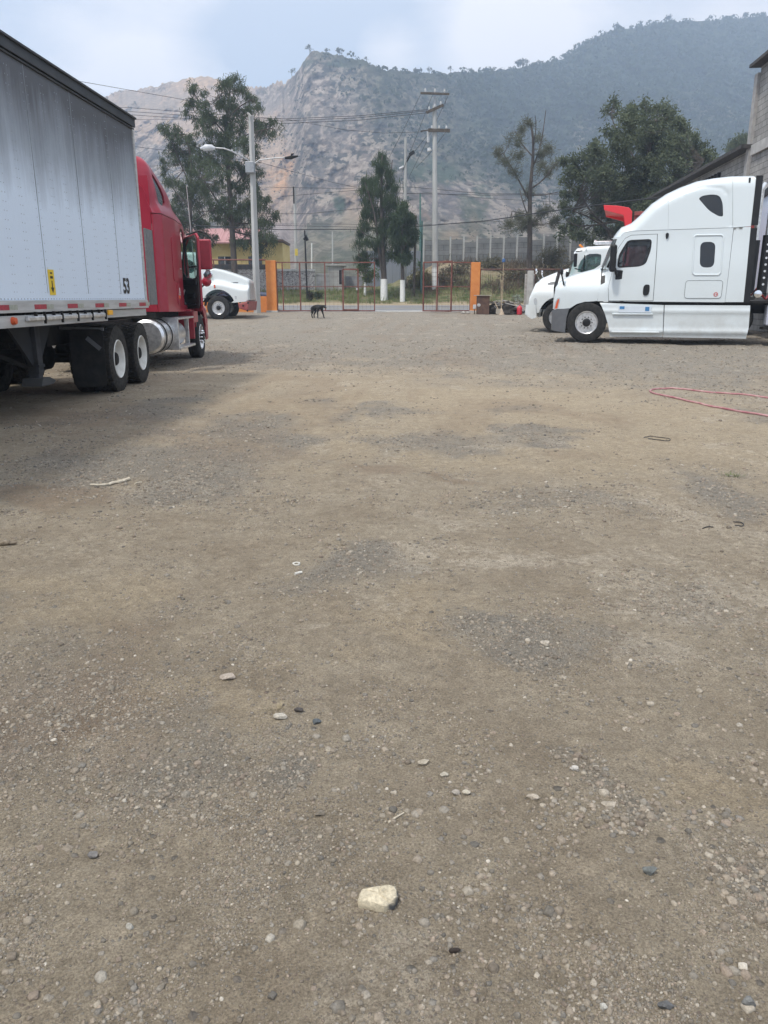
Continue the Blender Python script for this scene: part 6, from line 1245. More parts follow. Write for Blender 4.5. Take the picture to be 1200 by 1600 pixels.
def bank_scrub():
    rg = np.random.default_rng(78); n = 30000; x = rg.uniform(1.5, 34, n); y = rg.uniform(55.8, 63, n); dn = fbm(x * .6, y * 1.0, 4, 25); k = rg.random(n) < sst(.40, .62, dn); x, y = x[k], y[k]; n = len(x)
    P = np.stack([x, y, ground_z(x, y) - .02], 1); h = rg.uniform(.08, .36, n)[:, None] * (.4 + dn[k][:, None]); dr = rg.normal(size=(n, 3)) * .6 + [0, 0, 1]; s = rg.normal(size=(n, 3)); s /= np.linalg.norm(s, axis=1)[:, None]
    o = mknp('bank_scrub', np.stack([P - s * .02, P + s * .02, P + dr * h + s * .015, P + dr * h - s * .015], 1).reshape(-1, 3), np.arange(4 * n).reshape(n, 4), leafmat('dead_scrub', (.08, .07, .05), (.20, .15, .11), (.30, .24, .17))); tag(o, 'tangle of dry weeds covering the bank below the concrete fence', 'weeds', kind='stuff')
bank_scrub()
# ridge trees
def ridge_trees():
    rg = np.random.default_rng(5); protos = []
    for s in range(3):
        n = 260 if s else 120; V = []; mb = MB(); mb.tube([(0, 0, -.5), (.2, 0, 2.5), (.1, 0, 5)], [.28, .2, .08], 5); 
        for a in range(5): th = a * 1.3 + s; mb.tube([(.1, 0, 2 + a * .6), (math.cos(th) * 1.2, math.sin(th) * 1.2, 3.6 + a * .5), (math.cos(th) * 2.1, math.sin(th) * 2.1, 4.6 + a * .5)], [.12, .08, .04], 4)
        c = rg.normal(size=(14, 3)) * [1.4, 1.4, .9] + [0, 0, 5.2 - .5 * s]; P = c[rg.integers(0, 14, n)] + rg.normal(size=(n, 3)) * .45; a = rg.normal(size=(n, 3)) * .28; b = rg.normal(size=(n, 3)) * .28
        bse = len(mb.V); mb.V += [Vector(q) for q in np.stack([P - a, P + b, P + a, P - b], 1).reshape(-1, 3)]; mb.F += [tuple(bse + 4 * i + j for j in range(4)) for i in range(n)]
        protos.append(mb)
    lm = leafmat('ridge_tree_leaves', (.06, .075, .05), (.10, .11, .07)); meshes = None
    spots = [(484, 2.6, 0, 'bare topped tree leaning out at the highest corner of the cliff'), (531, 2.5, 1, 'round crowned tree sticking up from the cliff top'), (456, 2.4, 0, 'lone tree in the notch left of the cliff'), (510, 1.5, 1, 'low tree on the cliff top between the bare topped and the round crowned one'), (572, 1.5, 0, 'small tree where the cliff top starts to slope down'), (650, 1.6, 1, 'thin tree in the left half of the saddle'), (671, 2.0, 0, 'taller thin tree in the middle of the saddle'), (704, 1.9, 0, 'thin tree above the tall power pole on the skyline'), (735, 1.5, 1, 'small tree in the right half of the saddle'), (812, 2.8, 1, 'larger pale tree where the ridge starts to climb'), (822, 2.1, 0, 'slimmer tree next to the larger one where the ridge climbs'), (962, 2.2, 2, 'bushy tree on the shoulder of the wooded mountain'), (1044, 2.2, 2, 'bushy tree near the summit, left of it'), (1165, 1.9, 2, 'bushy tree on the summit at the right edge')]
    ds = [p.build('ridge_tree', lm) for p in protos]; dat = [o.data for o in ds]; [bpy.data.objects.remove(o) for o in ds]
    for u, s, k, lab in spots:
        p = ridge_at(u); o = bpy.data.objects.new('ridge_tree', dat[k]); COL.objects.link(o); o.location = p - Vector((0, 0, .8)); f = s * p.y / 620 * .37; o.scale = (f, f, f); o.rotation_euler = (0, 0, u)
        tag(o, lab, 'tree', 'trees along the mountain ridge')
ridge_trees()
def canopy(name, label, ncrown, per, size, rad, wfun, lm, seed, colr=None):
    rg = np.random.default_rng(seed); ny, nx, _ = MP.shape; m_ = int(ncrown * 9)
    cellw = np.gradient(MP[-1, :, 0]); pu = np.abs(cellw) / np.abs(cellw).sum(); j = rg.choice(nx, m_, p=pu); i = (rg.random(m_) * (ny - 2)).astype(int)
    k = rg.random(m_) < wfun(i / ny, MU[j], MF[i, j], MP[i, j]); i, j = i[k][:ncrown], j[k][:ncrown]; C = MP[i, j] + rg.normal(size=(len(i), 3)) * [1.5, 1.5, .5]; n = len(i) * per
    far = np.clip(C[:, 1] / 620., .12, 1.2); s = rad * (.6 + .8 * rg.random(len(i))) * far; size = size * np.repeat(far, per)[:, None]; C = C + np.stack([0 * s, 0 * s, s * .45], 1); q = rg.normal(size=(n, 3)); q /= np.linalg.norm(q, axis=1)[:, None]; q[:, 2] = np.abs(q[:, 2]) * .9 - .15
    P = np.repeat(C, per, 0) + q * np.repeat(s, per)[:, None] * (.75 + .25 * rg.random((n, 1))); a = np.cross(q, rg.normal(size=(n, 3))); a /= np.linalg.norm(a, axis=1)[:, None]; b = np.cross(q, a) ; a = a * size * (.5 + rg.random((n, 1))); b = b * size * (.5 + rg.random((n, 1)))
    o = mknp(name, np.stack([P - a, P + b, P + a, P - b], 1).reshape(-1, 3), np.arange(4 * n).reshape(n, 4), lm); tag(o, label, 'woods', kind='stuff')
fl_ = leafmat('wood_canopy', (.026, .042, .022), (.050, .070, .036), (.085, .10, .055))
canopy('hillside_woods', 'dense woods covering the right hand mountain slope', 12000, 12, .95, 3.0, lambda e, u, f, P: f ** 1.5 * sst(.16, .40, e) * .9, fl_, 301)
canopy('ridge_woods', 'thin line of scrub and trees along the skyline', 2000, 16, .5, 2.0, lambda e, u, f, P: (e > .965) * sst(478, 490, u) * (.35 + .65 * f), fl_, 302)
canopy('cliff_scrub', 'scattered dark bushes clinging to the rocky cliff', 4500, 9, .4, 1.0, lambda e, u, f, P: (1 - f) * sst(.52, .62, fbm(P[:, 0] / 30, P[:, 2] / 25, 3, 88)) * .8, leafmat('cliff_scrub_leaves', (.05, .06, .04), (.10, .105, .07)), 303)

# ---- gate, posts and yard fence
orange = M('orange_paint', (.62, .20, .045), .7, rgb2=(.70, .27, .07), vs=3, bump=.2); rust = M('rusty_red_steel', (.14, .040, .030), .75, rgb2=(.22, .09, .065), vs=4); rustdark = M('dark_rusty_steel', (.09, .045, .035), .75, rgb2=(.16, .08, .06), vs=4)
GY = 41.2
def xg(u, v=450, y=GY): return at(u, v, y).x
def zg(v, y=GY): return at(600, v, y).z
GZ = gz(0, GY, False)
def post(u0, u1, vt, label):
    x0, x1 = xg(u0), xg(u1); zt = zg(vt); r = empty('gate_post', ((x0 + x1) / 2, GY, GZ), 0, label=label, cat='post', group='orange gate posts')
    MB().box((0, 0, (zt - GZ) / 2 - .05), (x1 - x0, .45, zt - GZ + .1)).build('post_shaft', orange, r, bevel=.02); MB().box((0, 0, .03), (x1 - x0 + .08, .53, .1)).build('footing', conc, r, bevel=.01); return r
post(417, 432.5, 407, 'orange post at the left end of the gateway, next to the street light'); post(735, 749, 410, 'orange post at the right end of the gateway, next to the brown crate')
def mesh_infill(x0, x1, z0, z1, y, par, st=.21):
    m = MB()
    for x in np.arange(x0 + st, x1, st): m.box((float(x), y, (z0 + z1) / 2), (.0055, .0055, z1 - z0))
    for z in np.arange(z0 + st, z1, st): m.box(((x0 + x1) / 2, y + .008, float(z)), (x1 - x0, .0055, .0055))
    return m.build('wire_mesh', rustdark, par)
def gate(label, x0, x1, bars, zt, zm, zb, loc, rz=0, door=None, name='gate'):
    r = empty(name, loc, rz, label=label, cat='gate', group='rusty red gate leaves'); T = .055; y = 0
    m = MB(); m.box(((x0 + x1) / 2, 0, zt), (x1 - x0, T, T)).box(((x0 + x1) / 2, 0, zb), (x1 - x0, T, T)).box((x0 + T / 2, 0, (zt + zb) / 2), (T, T + .006, zt - zb)).box((x1 - T / 2, 0, (zt + zb) / 2), (T, T + .006, zt - zb)); m.build('frame', rust, r)
    m = MB(); m.box(((x0 + x1) / 2, 0, zm), (x1 - x0 - .1, T * .8, T * .7))
    m.build('rail', rust, r)
    for b in bars: MB().box((b, 0, (zt + zb) / 2), (T * 1.1, T * .9, zt - zb - .05)).build('upright', rust, r)
    mesh_infill(x0, x1, zb, zt, .02, r)
    if door:
        a, b, zd = door; m = MB(); m.box(((a + b) / 2, -.03, zd), (b - a, T * 1.3, T * 1.3)).box((a, -.03, (zd + zb) / 2), (T * 1.4, T * 1.3, zd - zb)).box((b, -.03, (zd + zb) / 2), (T * 1.4, T * 1.3, zd - zb)).box(((a + b) / 2, -.03, zb + .05), (b - a, T, T)); o = m.build('wicket_door', rust, r); MB().box((b - .06, -.09, zm - .12), (.07, .08, .10)).build('lock', alu, o)
    return r
zt, zm, zb = zg(410) - GZ, zg(448) - GZ, zg(485.5) - GZ
X = lambda u: xg(u)
gate('wide left leaf of the rusty gate, closed, with a small door in it', 0, X(586) - X(432), [X(442) - X(432), X(469) - X(432), X(508) - X(432)], zt, zm, zb, (X(432), GY, GZ), 0, (X(536) - X(432), X(559.5) - X(432), zg(421) - GZ))
gate('right leaf of the rusty gate, in line with the gateway, on the right orange post', X(661) - X(736), 0, [X(705) - X(736)], zt, zm, zb, (X(736), GY, GZ))
fx = X(700) - X(661); gate('last leaf of the rusty gate, folded back towards the yard', 0, 1.9, [.95], zt, zm, zb, (X(661), GY - .06, GZ), -R_(44))
# hollow rail fence along the yard, both sides
def rail_fence(name, label, pts, zr, zlow, step, mat, wall=None):
    a, b = Vector(pts[0]), Vector(pts[1]); Ln = (b - a).length; rz = math.atan2((b - a).y, (b - a).x); r = empty(name, a, rz, label=label, cat='fence'); MB().tube([(0, 0, zr), (Ln, 0, zr)], .035, 8).build('top_rail', mat, r)
    for x in np.arange(0, Ln + .1, step): MB().tube([(float(x), 0, 0), (float(x), 0, zr + .02)], .035, 8).build('post', mat, r)
    m = MB()
    for x in np.arange(.2, Ln, .22): m.box((float(x), 0, (zr + zlow) / 2), (.007, .007, zr - zlow))
    for z in np.arange(zlow, zr, .22): m.box((Ln / 2, .008, float(z)), (Ln, .007, .007))
    m.build('wire_mesh', rustdark, r)
    if wall: MB().box((Ln / 2, 0, wall / 2 - .1), (Ln, .22, wall + .2)).build('base_wall', orange, r, bevel=.01)
    return r
rail_fence('yard_fence', 'rust red rail and mesh on a low orange wall, left of the gate', [(-14.5, GY, GZ), (X(417) - .0, GY, GZ)], zg(406) - GZ, .8, 2.9, rust, zg(463) - GZ)
rail_fence('yard_fence', 'sagging rusty rail fence right of the gate, behind the scrap heap', [(X(750), GY, GZ), (X(1010), GY, GZ)], zg(421) - GZ, .3, 2.8, rustdark)
cp = at(826, 478, 41.0); r_ = empty('concrete_post', (cp.x, 40.9, gz(cp.x, 40.9, False)), 0, label='rough concrete post in front of the sparse tree, left of the tipper truck', cat='post'); MB().box((0, 0, 1.0), (.28, .28, 2.1)).build('post_shaft', conc, r_, bevel=.02); MB().box((.0, .18, .95), (.5, .04, 1.9)).build('backing_panel', M('dirty_panel', (.3, .27, .24), .9, rgb2=(.5, .48, .45)), r_)

# ---- walls, fences and houses across the road
def block_mat(name, a, b, mort, w_=.4, h_=.2, bump=.5):
    m, t, p = newmat(name); n, l = t.nodes.new, t.links.new; c = n('ShaderNodeTexCoord'); mp = n('ShaderNodeMapping'); mp.inputs['Rotation'].default_value = (R_(90), 0, 0); l(c.outputs['Object'], mp.inputs[0])
    bk = n('ShaderNodeTexBrick'); bk.inputs['Scale'].default_value = 1; bk.inputs['Brick Width'].default_value = w_; bk.inputs['Row Height'].default_value = h_; bk.inputs['Mortar Size'].default_value = .012; bk.inputs['Color1'].default_value = (*a, 1); bk.inputs['Color2'].default_value = (*b, 1); bk.inputs['Mortar'].default_value = (*mort, 1); l(mp.outputs[0], bk.inputs[0])
    z = n('ShaderNodeTexNoise'); z.inputs['Scale'].default_value = 1.4; z.inputs['Detail'].default_value = 8; l(c.outputs['Object'], z.inputs[0]); r = n('ShaderNodeMapRange'); r.inputs[1].default_value = .3; r.inputs[2].default_value = .7; r.inputs[3].default_value = .65; r.inputs[4].default_value = 1.2; l(z.outputs[0], r.inputs[0])
    x = n('ShaderNodeMixRGB'); x.blend_type = 'MULTIPLY'; x.inputs[0].default_value = 1; l(bk.outputs[0], x.inputs[1]); l(r.outputs[0], x.inputs[2]); l(x.outputs[0], p.inputs['Base Color']); p.inputs['Roughness'].default_value = .95
    bb = n('ShaderNodeBump'); bb.inputs['Strength'].default_value = bump; bb.inputs['Distance'].default_value = .01; bb.invert = True; l(bk.outputs['Fac'], bb.inputs['Height']); l(bb.outputs[0], p.inputs['Normal']); return m
def graffiti_mat():
    m, t, p = newmat('scribbled_whitewash'); n, l = t.nodes.new, t.links.new; c = n('ShaderNodeTexCoord'); z = n('ShaderNodeTexNoise'); z.inputs['Scale'].default_value = 1.6; z.inputs['Detail'].default_value = 3; z.inputs['Distortion'].default_value = 3.2; l(c.outputs['Object'], z.inputs[0])
    r = n('ShaderNodeValToRGB'); e = r.color_ramp.elements; e[0].position = .44; e[0].color = (.50, .48, .46, 1); e[1].position = .47; e[1].color = (.10, .09, .10, 1); k = e.new(.50); k.color = (.10, .09, .10, 1); k = e.new(.53); k.color = (.52, .50, .48, 1); k = e.new(.62); k.color = (.3, .28, .27, 1); k = e.new(.66); k.color = (.56, .55, .53, 1); l(z.outputs[0], r.inputs[0]); l(r.outputs[0], p.inputs['Base Color']); p.inputs['Roughness'].default_value = .9; return m
def wallbox(name, label, cat, u0, u1, vt, vb, d, th, mat, capm=None, cap=.12, zb=None):
    x0, x1 = at(u0, 440, d).x, at(u1, 440, d).x; z1 = at(600, vt, d).z; z0 = gz((x0 + x1) / 2, d, False) - .3 if zb is None else zb
    r = empty(name, ((x0 + x1) / 2, d, z0), 0, label=label, cat=cat); MB().box((0, 0, (z1 - z0) / 2), (x1 - x0, th, z1 - z0)).build('wall', mat, r)
    if capm: MB().box((0, 0, z1 - z0 + cap / 2 + .002), (x1 - x0 + .05, th + .1, cap)).build('coping', capm, r, bevel=.01)
    return r
palew = M('weathered_white_wall', (.40, .39, .37), .9, rgb2=(.62, .61, .59), vs=1.8)
wallbox('roadside_wall', 'white wall covered in dark scribbles, left of the orange post across the road', 'wall', 250, 431, 421, 455, 59, .25, graffiti_mat(), M('dark_coping', (.06, .06, .06), .8), .35)
wallbox('roadside_wall', 'weathered pale wall seen through the left half of the closed gate', 'wall', 433, 492, 424, 456, 59.5, .25, graffiti_mat(), palew, .16)
wallbox('roadside_wall', 'lower pale wall with a dark streak, right of the black lamp pole', 'wall', 494, 514, 430, 456, 60, .25, palew, palew, .1)
w_ = wallbox('concrete_hut', 'grey concrete hut with a narrow dark opening, behind the middle of the gate', 'hut', 515, 537, 416, 456, 60.5, 2.2, M('hut_concrete', (.34, .33, .31), .9, rgb2=(.48, .47, .44), vs=2)); MB().box((.35, -1.11, 1.15), (.2, .03, 1.0)).build('opening', black, w_); zs_ = at(600, 416, 60.5).z - w_.location.z; MB().box((0, 0, zs_ + .052), (1.5, 2.5, .1)).build('roof_slab', conc, w_)
w_ = wallbox('metal_shelter', 'grey sheet shelter between the hut and the bushy casuarina', 'shelter', 540, 566, 432, 460, 62, 1.8, M('grey_sheet', (.20, .21, .23), .7, rgb2=(.3, .31, .33), vs=2)); 
wallbox('noise_wall', 'bluish corrugated sheet fence behind the whitewashed trees', 'fence', 572, 680, 392, 440, 66, .08, M('blue_grey_sheet', (.17, .185, .215), .7, rgb2=(.24, .26, .29), vs=12, stretch=(1, 1, .02)), zb=1.5)
# precast concrete fence on the bank
def precast(d0, d1, u0, u1, v0, v1):
    N_ = 15; r = None; pm = block_mat('precast_slabs', (.155, .165, .17), (.20, .205, .205), (.06, .06, .06), 9, .38, .8); pc = M('precast_post', (.36, .36, .35), .9, rgb2=(.48, .48, .46), vs=5)
    P = [at(u0 + (u1 - u0) * i / N_, v0 + (v1 - v0) * i / N_, d0 + (d1 - d0) * i / N_) for i in range(N_ + 1)]; b = P[0].copy(); b.z = gz(b.x, b.y, False); r = empty('precast_fence', b, 0, label='tall grey fence of concrete slabs and posts on top of the bank', cat='fence'); hN = 2.15
    for i, p in enumerate(P):
        q = p - b; MB().box((q.x, q.y, q.z - hN / 2 + .05), (.11, .2, hN + 1.2)).build('fence_post', pc, r)
        if i < N_:
            q2 = P[i + 1] - b; o = MB().box((0, 0, 0), ((q2 - q).length - .17, .06, hN + .9)).build('slab_panel', pm, r); o.location = (q + q2) / 2 - Vector((0, 0, hN / 2 + .02 + (.25 if i % 5 == 3 else 0))); o.rotation_euler = (0, 0, math.atan2((q2 - q).y, (q2 - q).x))
precast(64, 61, 662, 975, 385, 375)
# yellow house
def house():
    d = 66; x0, x1 = at(268, 400, d).x, at(442, 400, d).x; z0 = 2.2; ze = at(600, 379, d).z; zr = at(600, 357, d + 2.5).z; xr = at(400, 360, d).x
    r = empty('yellow_house', ((x0 + x1) / 2, d + 2.5, z0), 0, label='yellow house with a faded pink roof, behind the tall casuarina', cat='house'); W2 = (x1 - x0) / 2; yel = M('yellow_plaster', (.58, .42, .16), .85, rgb2=(.68, .53, .24), vs=1.5)
    MB().box((0, 0, (ze - z0) / 2), (x1 - x0, 5, ze - z0)).build('wall', yel, r); m = MB(); e = ze - z0; q = zr - z0; rx = xr - (x0 + x1) / 2
    m.add([(-W2 - .3, -3.0, e), (rx, -3.0, e), (rx, 0, q), (-W2 - .3, 0, q), (-W2 - .3, 3, e), (rx, 3, e), (-W2 - .3, -3, e - .1), (rx, -3, e - .1)], [(0, 1, 2, 3), (3, 2, 5, 4), (0, 6, 7, 1)]); m.build('roof', M('pink_corrugated_roof', (.34, .16, .16), .7, rgb2=(.46, .26, .25), vs=10, stretch=(1, .02, .02)), r)
    MB().box((W2 * .55, -.6, e + .12), (W2 * .95, 5.2, .16)).build('flat_roof', M('brown_fascia', (.10, .06, .045), .8), r)
    for x in (-W2 * .45, -.2, W2 * .5): o = MB().box((x, -2.52, 1.9), (1.1, .05, 1.1)).build('window', blackglass, r); MB().box((x, -2.55, 1.3), (1.3, .12, .07)).box((x, -2.55, 1.9), (.05, .07, 1.1)).build('window_frame', palew, o)
house()
# block building on the right
def warehouse():
    bm_ = block_mat('grey_blocks', (.30, .29, .27), (.37, .36, .34), (.17, .165, .155), .4, .2, .6); hd = Vector((.107, 1)).normalized(); ang = math.atan2(hd.y, hd.x); r = empty('block_building', (13.2, 30.05, .3), ang, label='unfinished building of bare grey blocks at the right edge', cat='building')
    # local x runs away from the camera, local -y is to the right
    zt = 9.2 - .3; zl = 6.57 - .3
    MB().box((-1.75, -3, zt / 2), (3.5, 6, zt)).build('tall_wall', bm_, r); MB().box((7.5, -3, zl / 2), (15, 5.94, zl)).build('low_wall', bm_, r)
    m = MB(); m.box((-1.75, -2.9, zt + .06), (3.9, 6.5, .10)); m.build('upper_roof', M('dark_roof_sheet', (.03, .03, .03), .7, rgb2=(.08, .07, .06)), r); m = MB(); m.box((7.55, -2.85, zl + .07), (15.3, 6.5, .12)); m.build('lower_roof', M('dark_roof_sheet_two', (.03, .03, .03), .7, rgb2=(.08, .07, .06)), r)
    MB().box((.1, .01, zt / 2 - .1), (.32, .2, zt - .2)).build('corner_column', M('column_concrete', (.30, .29, .28), .9, rgb2=(.4, .39, .37)), r); MB().box((-1.85, .03, zl - .1), (3.3, .14, .35)).box((7.7, .03, zl - 1.15), (14.7, .12, .28)).build('ring_beam', conc, r)
    m = MB()
    for k in range(9): m.box((3.6 + k * .42, .03, zl - .45), (.20, .10, .34))
    m.build('vent_slot', dark, r); MB().box((8.5, .02, zl - 1.9), (2.2, .06, 1.2)).build('window_opening', dark, r)
warehouse()

# ---- poles
cpole = M('pole_concrete', (.36, .36, .35), .85, rgb2=(.48, .48, .46), vs=4, stretch=(1, 1, .2)); galv = M('galvanised', (.36, .37, .38), .45, .7, var=.15); woodp = M('creosote_wood', (.06, .048, .038), .9, rgb2=(.12, .10, .08)); tealp = M('teal_paint', (.05, .13, .12), .6, rgb2=(.08, .18, .16)); porc = M('porcelain', (.5, .5, .5), .3)
def pole(name, label, d, ub, vb, ut, vt, w0_, w1_, mat, n=12, group=None, cat='pole', wash=None):
    b = at(ub, vb, d); b.z = gz(b.x, b.y, False) - .1; t_ = at(ut, vt, d); r = empty(name, b, 0, label=label, cat=cat, group=group); MB().tube([(0, 0, 0), t_ - b], [w0_ / 2, w1_ / 2], n).build('shaft', mat, r, True, 60)
    if wash: MB().tube([(0, 0, 0), (t_ - b) * (wash / (t_ - b).length)], [w0_ / 2 + .01, w0_ / 2 + .006], n).build('white_band', limewash, r, True, 60)
    return r, b, t_
r_, b_, t_ = pole('street_light', 'square concrete street light pole with two arms, left of the gate', 40.4, 402, 487, 392, 180, .37, .24, cpole, 4, cat='street light')
J = lambda u, v, d=40.2: at(u, v, d) - b_
o = MB().tube([J(390, 262), J(388, 250), J(362, 236), J(350, 232), J(335, 231)], .035, 8).build('lamp_arm', galv, r_, True); m = MB(); m.tube([J(336, 232), J(331, 230.5), J(322, 230), J(313, 232)], [.06, .13, .13, .05], 10); h = m.build('lamp_head', M('lamp_shell', (.55, .57, .6), .4), o, True); MB().tube([J(331, 232.5), J(318, 233)], .09, 8).build('lamp_glass', lamp_lens, h, True)
o = MB().tube([J(397, 256), J(405, 250), J(430, 247), J(447, 246)], .028, 8).build('lamp_arm', galv, r_, True); m = MB(); m.tube([J(445, 247), J(455, 246), J(466, 244)], [.05, .09, .03], 8); h = m.build('lamp_head', dark, o, True); m = MB(); m.tube([J(455, 245), J(456, 241), J(459, 240)], [.05, .05, .02], 6); m.build('photocell', dark, h)
m = MB(); m.box((J(391, 262)), (.42, .42, .5)); m.build('bracket', galv, r_, bevel=.02); MB().tube([J(392, 182), J(389, 178), J(386, 177)], .05, 8).build('pole_cap', conc, r_)
r_, b_, t_ = pole('utility_pole', 'tall concrete power pole with three crossarms, right of the bushy casuarina', 57, 680, 456, 679, 165, .46, .26, cpole, 14, cat='utility pole', wash=1.5)
J = lambda u, v, d=57: at(u, v, d) - b_
def crossarm(u0, v0, u1, v1, nin, par=None, dy=0, h=.12):
    o = MB().bar(J(u0, v0, 56.8 + dy), J(u1, v1, 56.8 - dy), .12, h).build('crossarm', woodp, r_); m = MB()
    for k in range(nin):
        t = (k + .5) / nin; p = J(u0 + (u1 - u0) * t, v0 + (v1 - v0) * t - 1, 56.8); m.tube([p, p + Vector((0, 0, .12)), p + Vector((0, 0, .26))], [.03, .07, .04], 8)
    m.build('insulator', porc, o)
crossarm(657, 145.5, 702, 147, 3); crossarm(666, 176, 693, 164, 3, h=.16); crossarm(669, 203.5, 703, 204, 3, h=.2)
MB().tube([J(679, 165), J(679, 150)], .08, 8).build('pole_top', galv, r_); MB().bar(J(657, 205), J(672, 203), .07).build('brace', woodp, r_); MB().bar(J(675, 210), J(683, 214), .10).build('bracket', galv, r_)
m = MB(); m.tube([J(669, 206), J(669, 222)], .09, 8); o = m.build('fuse_holder', porc, r_); m = MB(); m.tube([J(670, 231), J(671, 236)], [.1, .16], 8); m.build('arrester', porc, r_)
r_, b_, t_ = pole('lamp_pole', 'dark wooden pole with a flood lamp rising behind the bushy casuarina', 58, 632, 456, 634, 216, .30, .2, cpole, 10, cat='utility pole')
J = lambda u, v, d=58: at(u, v, d) - b_
o = MB().tube([J(633, 262), J(636, 252), J(641, 243)], .05, 6).build('lamp_arm', dark, r_); MB().bar(J(640, 242), J(647, 237), .25, .2).build('flood_lamp', dark, o); MB().tube([J(624, 264), J(629, 262), J(631, 260)], .10, 8).build('insulator', porc, r_)
pole('wood_pole', 'thin brown wooden pole right of the small whitewashed casuarina', 56, 646.5, 457, 650, 337, .2, .13, woodp, 8, cat='utility pole')[0]
pole('steel_pole', 'slim teal steel pole between the brown pole and the tall power pole', 56.5, 658, 457, 659.5, 345, .16, .11, tealp, 8, cat='pole')
r_, b_, t_ = pole('lamp_post', 'slim black post with a round lamp, behind the closed gate leaf', 54.5, 480, 458, 476, 360, .13, .09, black, 8, cat='lamp post')
J = lambda u, v, d=54.4: at(u, v, d) - b_
MB().tube([J(475, 375), J(478, 370), J(480.5, 376)], [.1, .17, .1], 8).build('lamp_head', black, r_, True)
r_, b_, t_ = pole('utility_pole', 'pale hazy concrete pole with a yellow sign at its foot, behind the gate', 74, 463, 428, 460, 293, .34, .22, cpole, 8, cat='utility pole'); J = lambda u, v, d=73.7: at(u, v, d) - b_
MB().box(J(463, 394), (.28, .05, .6)).build('yellow_sign', M('sign_yellow', (.62, .48, .08), .6), r_); MB().box(J(459, 305), (.12, .1, 1.4)).build('cable_riser', dark, r_)
pole('utility_pole', 'thin pale pole in front of the pink scree, left of the hut', 72, 487, 450, 487, 380, .16, .12, limewash, 6, cat='pole'); pole('utility_pole', 'faint grey pole above the concrete hut', 78, 520, 450, 519.5, 362, .2, .14, cpole, 6, cat='pole'); pole('utility_pole', 'faint grey pole just left of the tall power pole', 80, 657, 400, 656.5, 302, .24, .16, tealp, 6, cat='pole')
# wires
wirem = M('cable_black', (.02, .02, .022), .6)
def wire(label, pts, r=.012, group='overhead cables', name='cable', n=4):
    P = [at(u, v, d) for u, v, d in pts]
    Q = []
    for i in range(len(P) - 1):
        for k in range(8): Q.append(P[i].lerp(P[i + 1], k / 8))
    Q.append(P[-1]); Q = smoothpts(Q, 1)
    tag(MB().tube(Q, r, n, cap=False).build(name, wirem), label, 'cable', group)
wire('topmost thin cable crossing behind the long trailer roof', [(-80, 95, 46), (130, 128, 48), (300, 158, 50), (330, 163, 52)], .012)
for k, (a, b, c, d) in enumerate(((168, 172, 183, 166), (174, 177, 186, 168), (179, 182, 190, 171))):
    wire(['upper', 'middle', 'lower'][k] + ' of three parallel cables running from the left edge to the tilted crossarm', [(-60, a - 6, 70), (200, a, 66), (330, b + 6, 62), (440, c + 3, 60), (560, c - 2, 58), (669, d + 5, 57)], .016)
wire('cable from the left to the lowest crossarm', [(200, 187, 66), (440, 185, 62), (540, 203, 60), (600, 208, 58), (660, 206, 57)], .012)
wire('thin cable sloping down from the street light towards the bushy casuarina', [(-40, 200, 44), (210, 229, 44), (300, 240, 44), (400, 252, 44), (450, 266, 48), (520, 285, 54), (590, 300, 58)], .010)
wire('cable passing behind the red tractor roof', [(120, 262, 60), (300, 258, 60)], .012)
wire('long cable across the cliff foot, upper one', [(400, 292, 75), (560, 295, 70), (640, 292, 58), (760, 303, 60), (1000, 300, 60)], .014)
wire('long cable across the cliff foot, second one', [(440, 307, 75), (560, 297, 70), (630, 302, 58), (760, 305, 60), (900, 303, 60)], .018)
wire('cable at the level of the casuarina middle, left part', [(400, 334, 70), (480, 334, 70), (560, 326, 66), (640, 322, 58)], .016)
wire('thin cable in front of the pale scree', [(420, 350, 66), (520, 350, 66), (640, 352, 58), (800, 345, 62)], .012)
wire('thickest sagging cable, from the brown wooden pole to the right', [(300, 352, 54), (440, 359, 55), (560, 358, 56), (649, 354, 56), (760, 345, 52), (860, 330, 46), (950, 318, 40), (1100, 300, 32)], .03, n=6)
wire('second cable close under the thickest one on the left', [(430, 352, 56), (560, 355, 56), (648, 357, 56)], .014)
for k, (a, b) in enumerate((((657, 148), (606, 250)), ((675, 150), (628, 270)), ((700, 150), (640, 275)), ((697, 206), (650, 262)), ((672, 206), (632, 250)))):
    wire(['slanting cable from the left tip of the top crossarm', 'slanting cable from the middle of the top crossarm', 'slanting cable from the right tip of the top crossarm', 'slanting cable from the right end of the lowest crossarm', 'slanting cable from the left end of the lowest crossarm'][k], [(*a, 57), ((a[0] + b[0]) / 2 - 2, (a[1] + b[1]) / 2 + 6, 57.4), (*b, 58)], .013)
wire('looped jumper cable right of the pole top', [(697, 150, 57), (696, 162, 57), (692, 170, 57)], .01); wire('pale guy wire slanting behind the red tractor', [(300, 357, 50), (282, 310, 52), (262, 268, 54), (245, 245, 56)], .02)
wire('cable sagging to the right over the tipper truck', [(660, 300, 57), (760, 310, 58), (880, 316, 60), (1010, 300, 60)], .010)

bw = empty('shade_wall', (-8.7, -4, 0), R_(90), label='dark block wall added left of the yard to shade the view under the trailer', cat='wall'); MB().box((15, 0, 1.4), (30, .2, 3.2)).build('wall', block_mat('shade_wall_blocks', (.10, .098, .09), (.14, .135, .12), (.06, .06, .055)), bw); MB().box((15, 0, 3.06), (30.1, .3, .12)).build('coping', M('dark_coping_two', (.1, .1, .1), .9), bw)  # wall added to darken what shows beneath the trailer
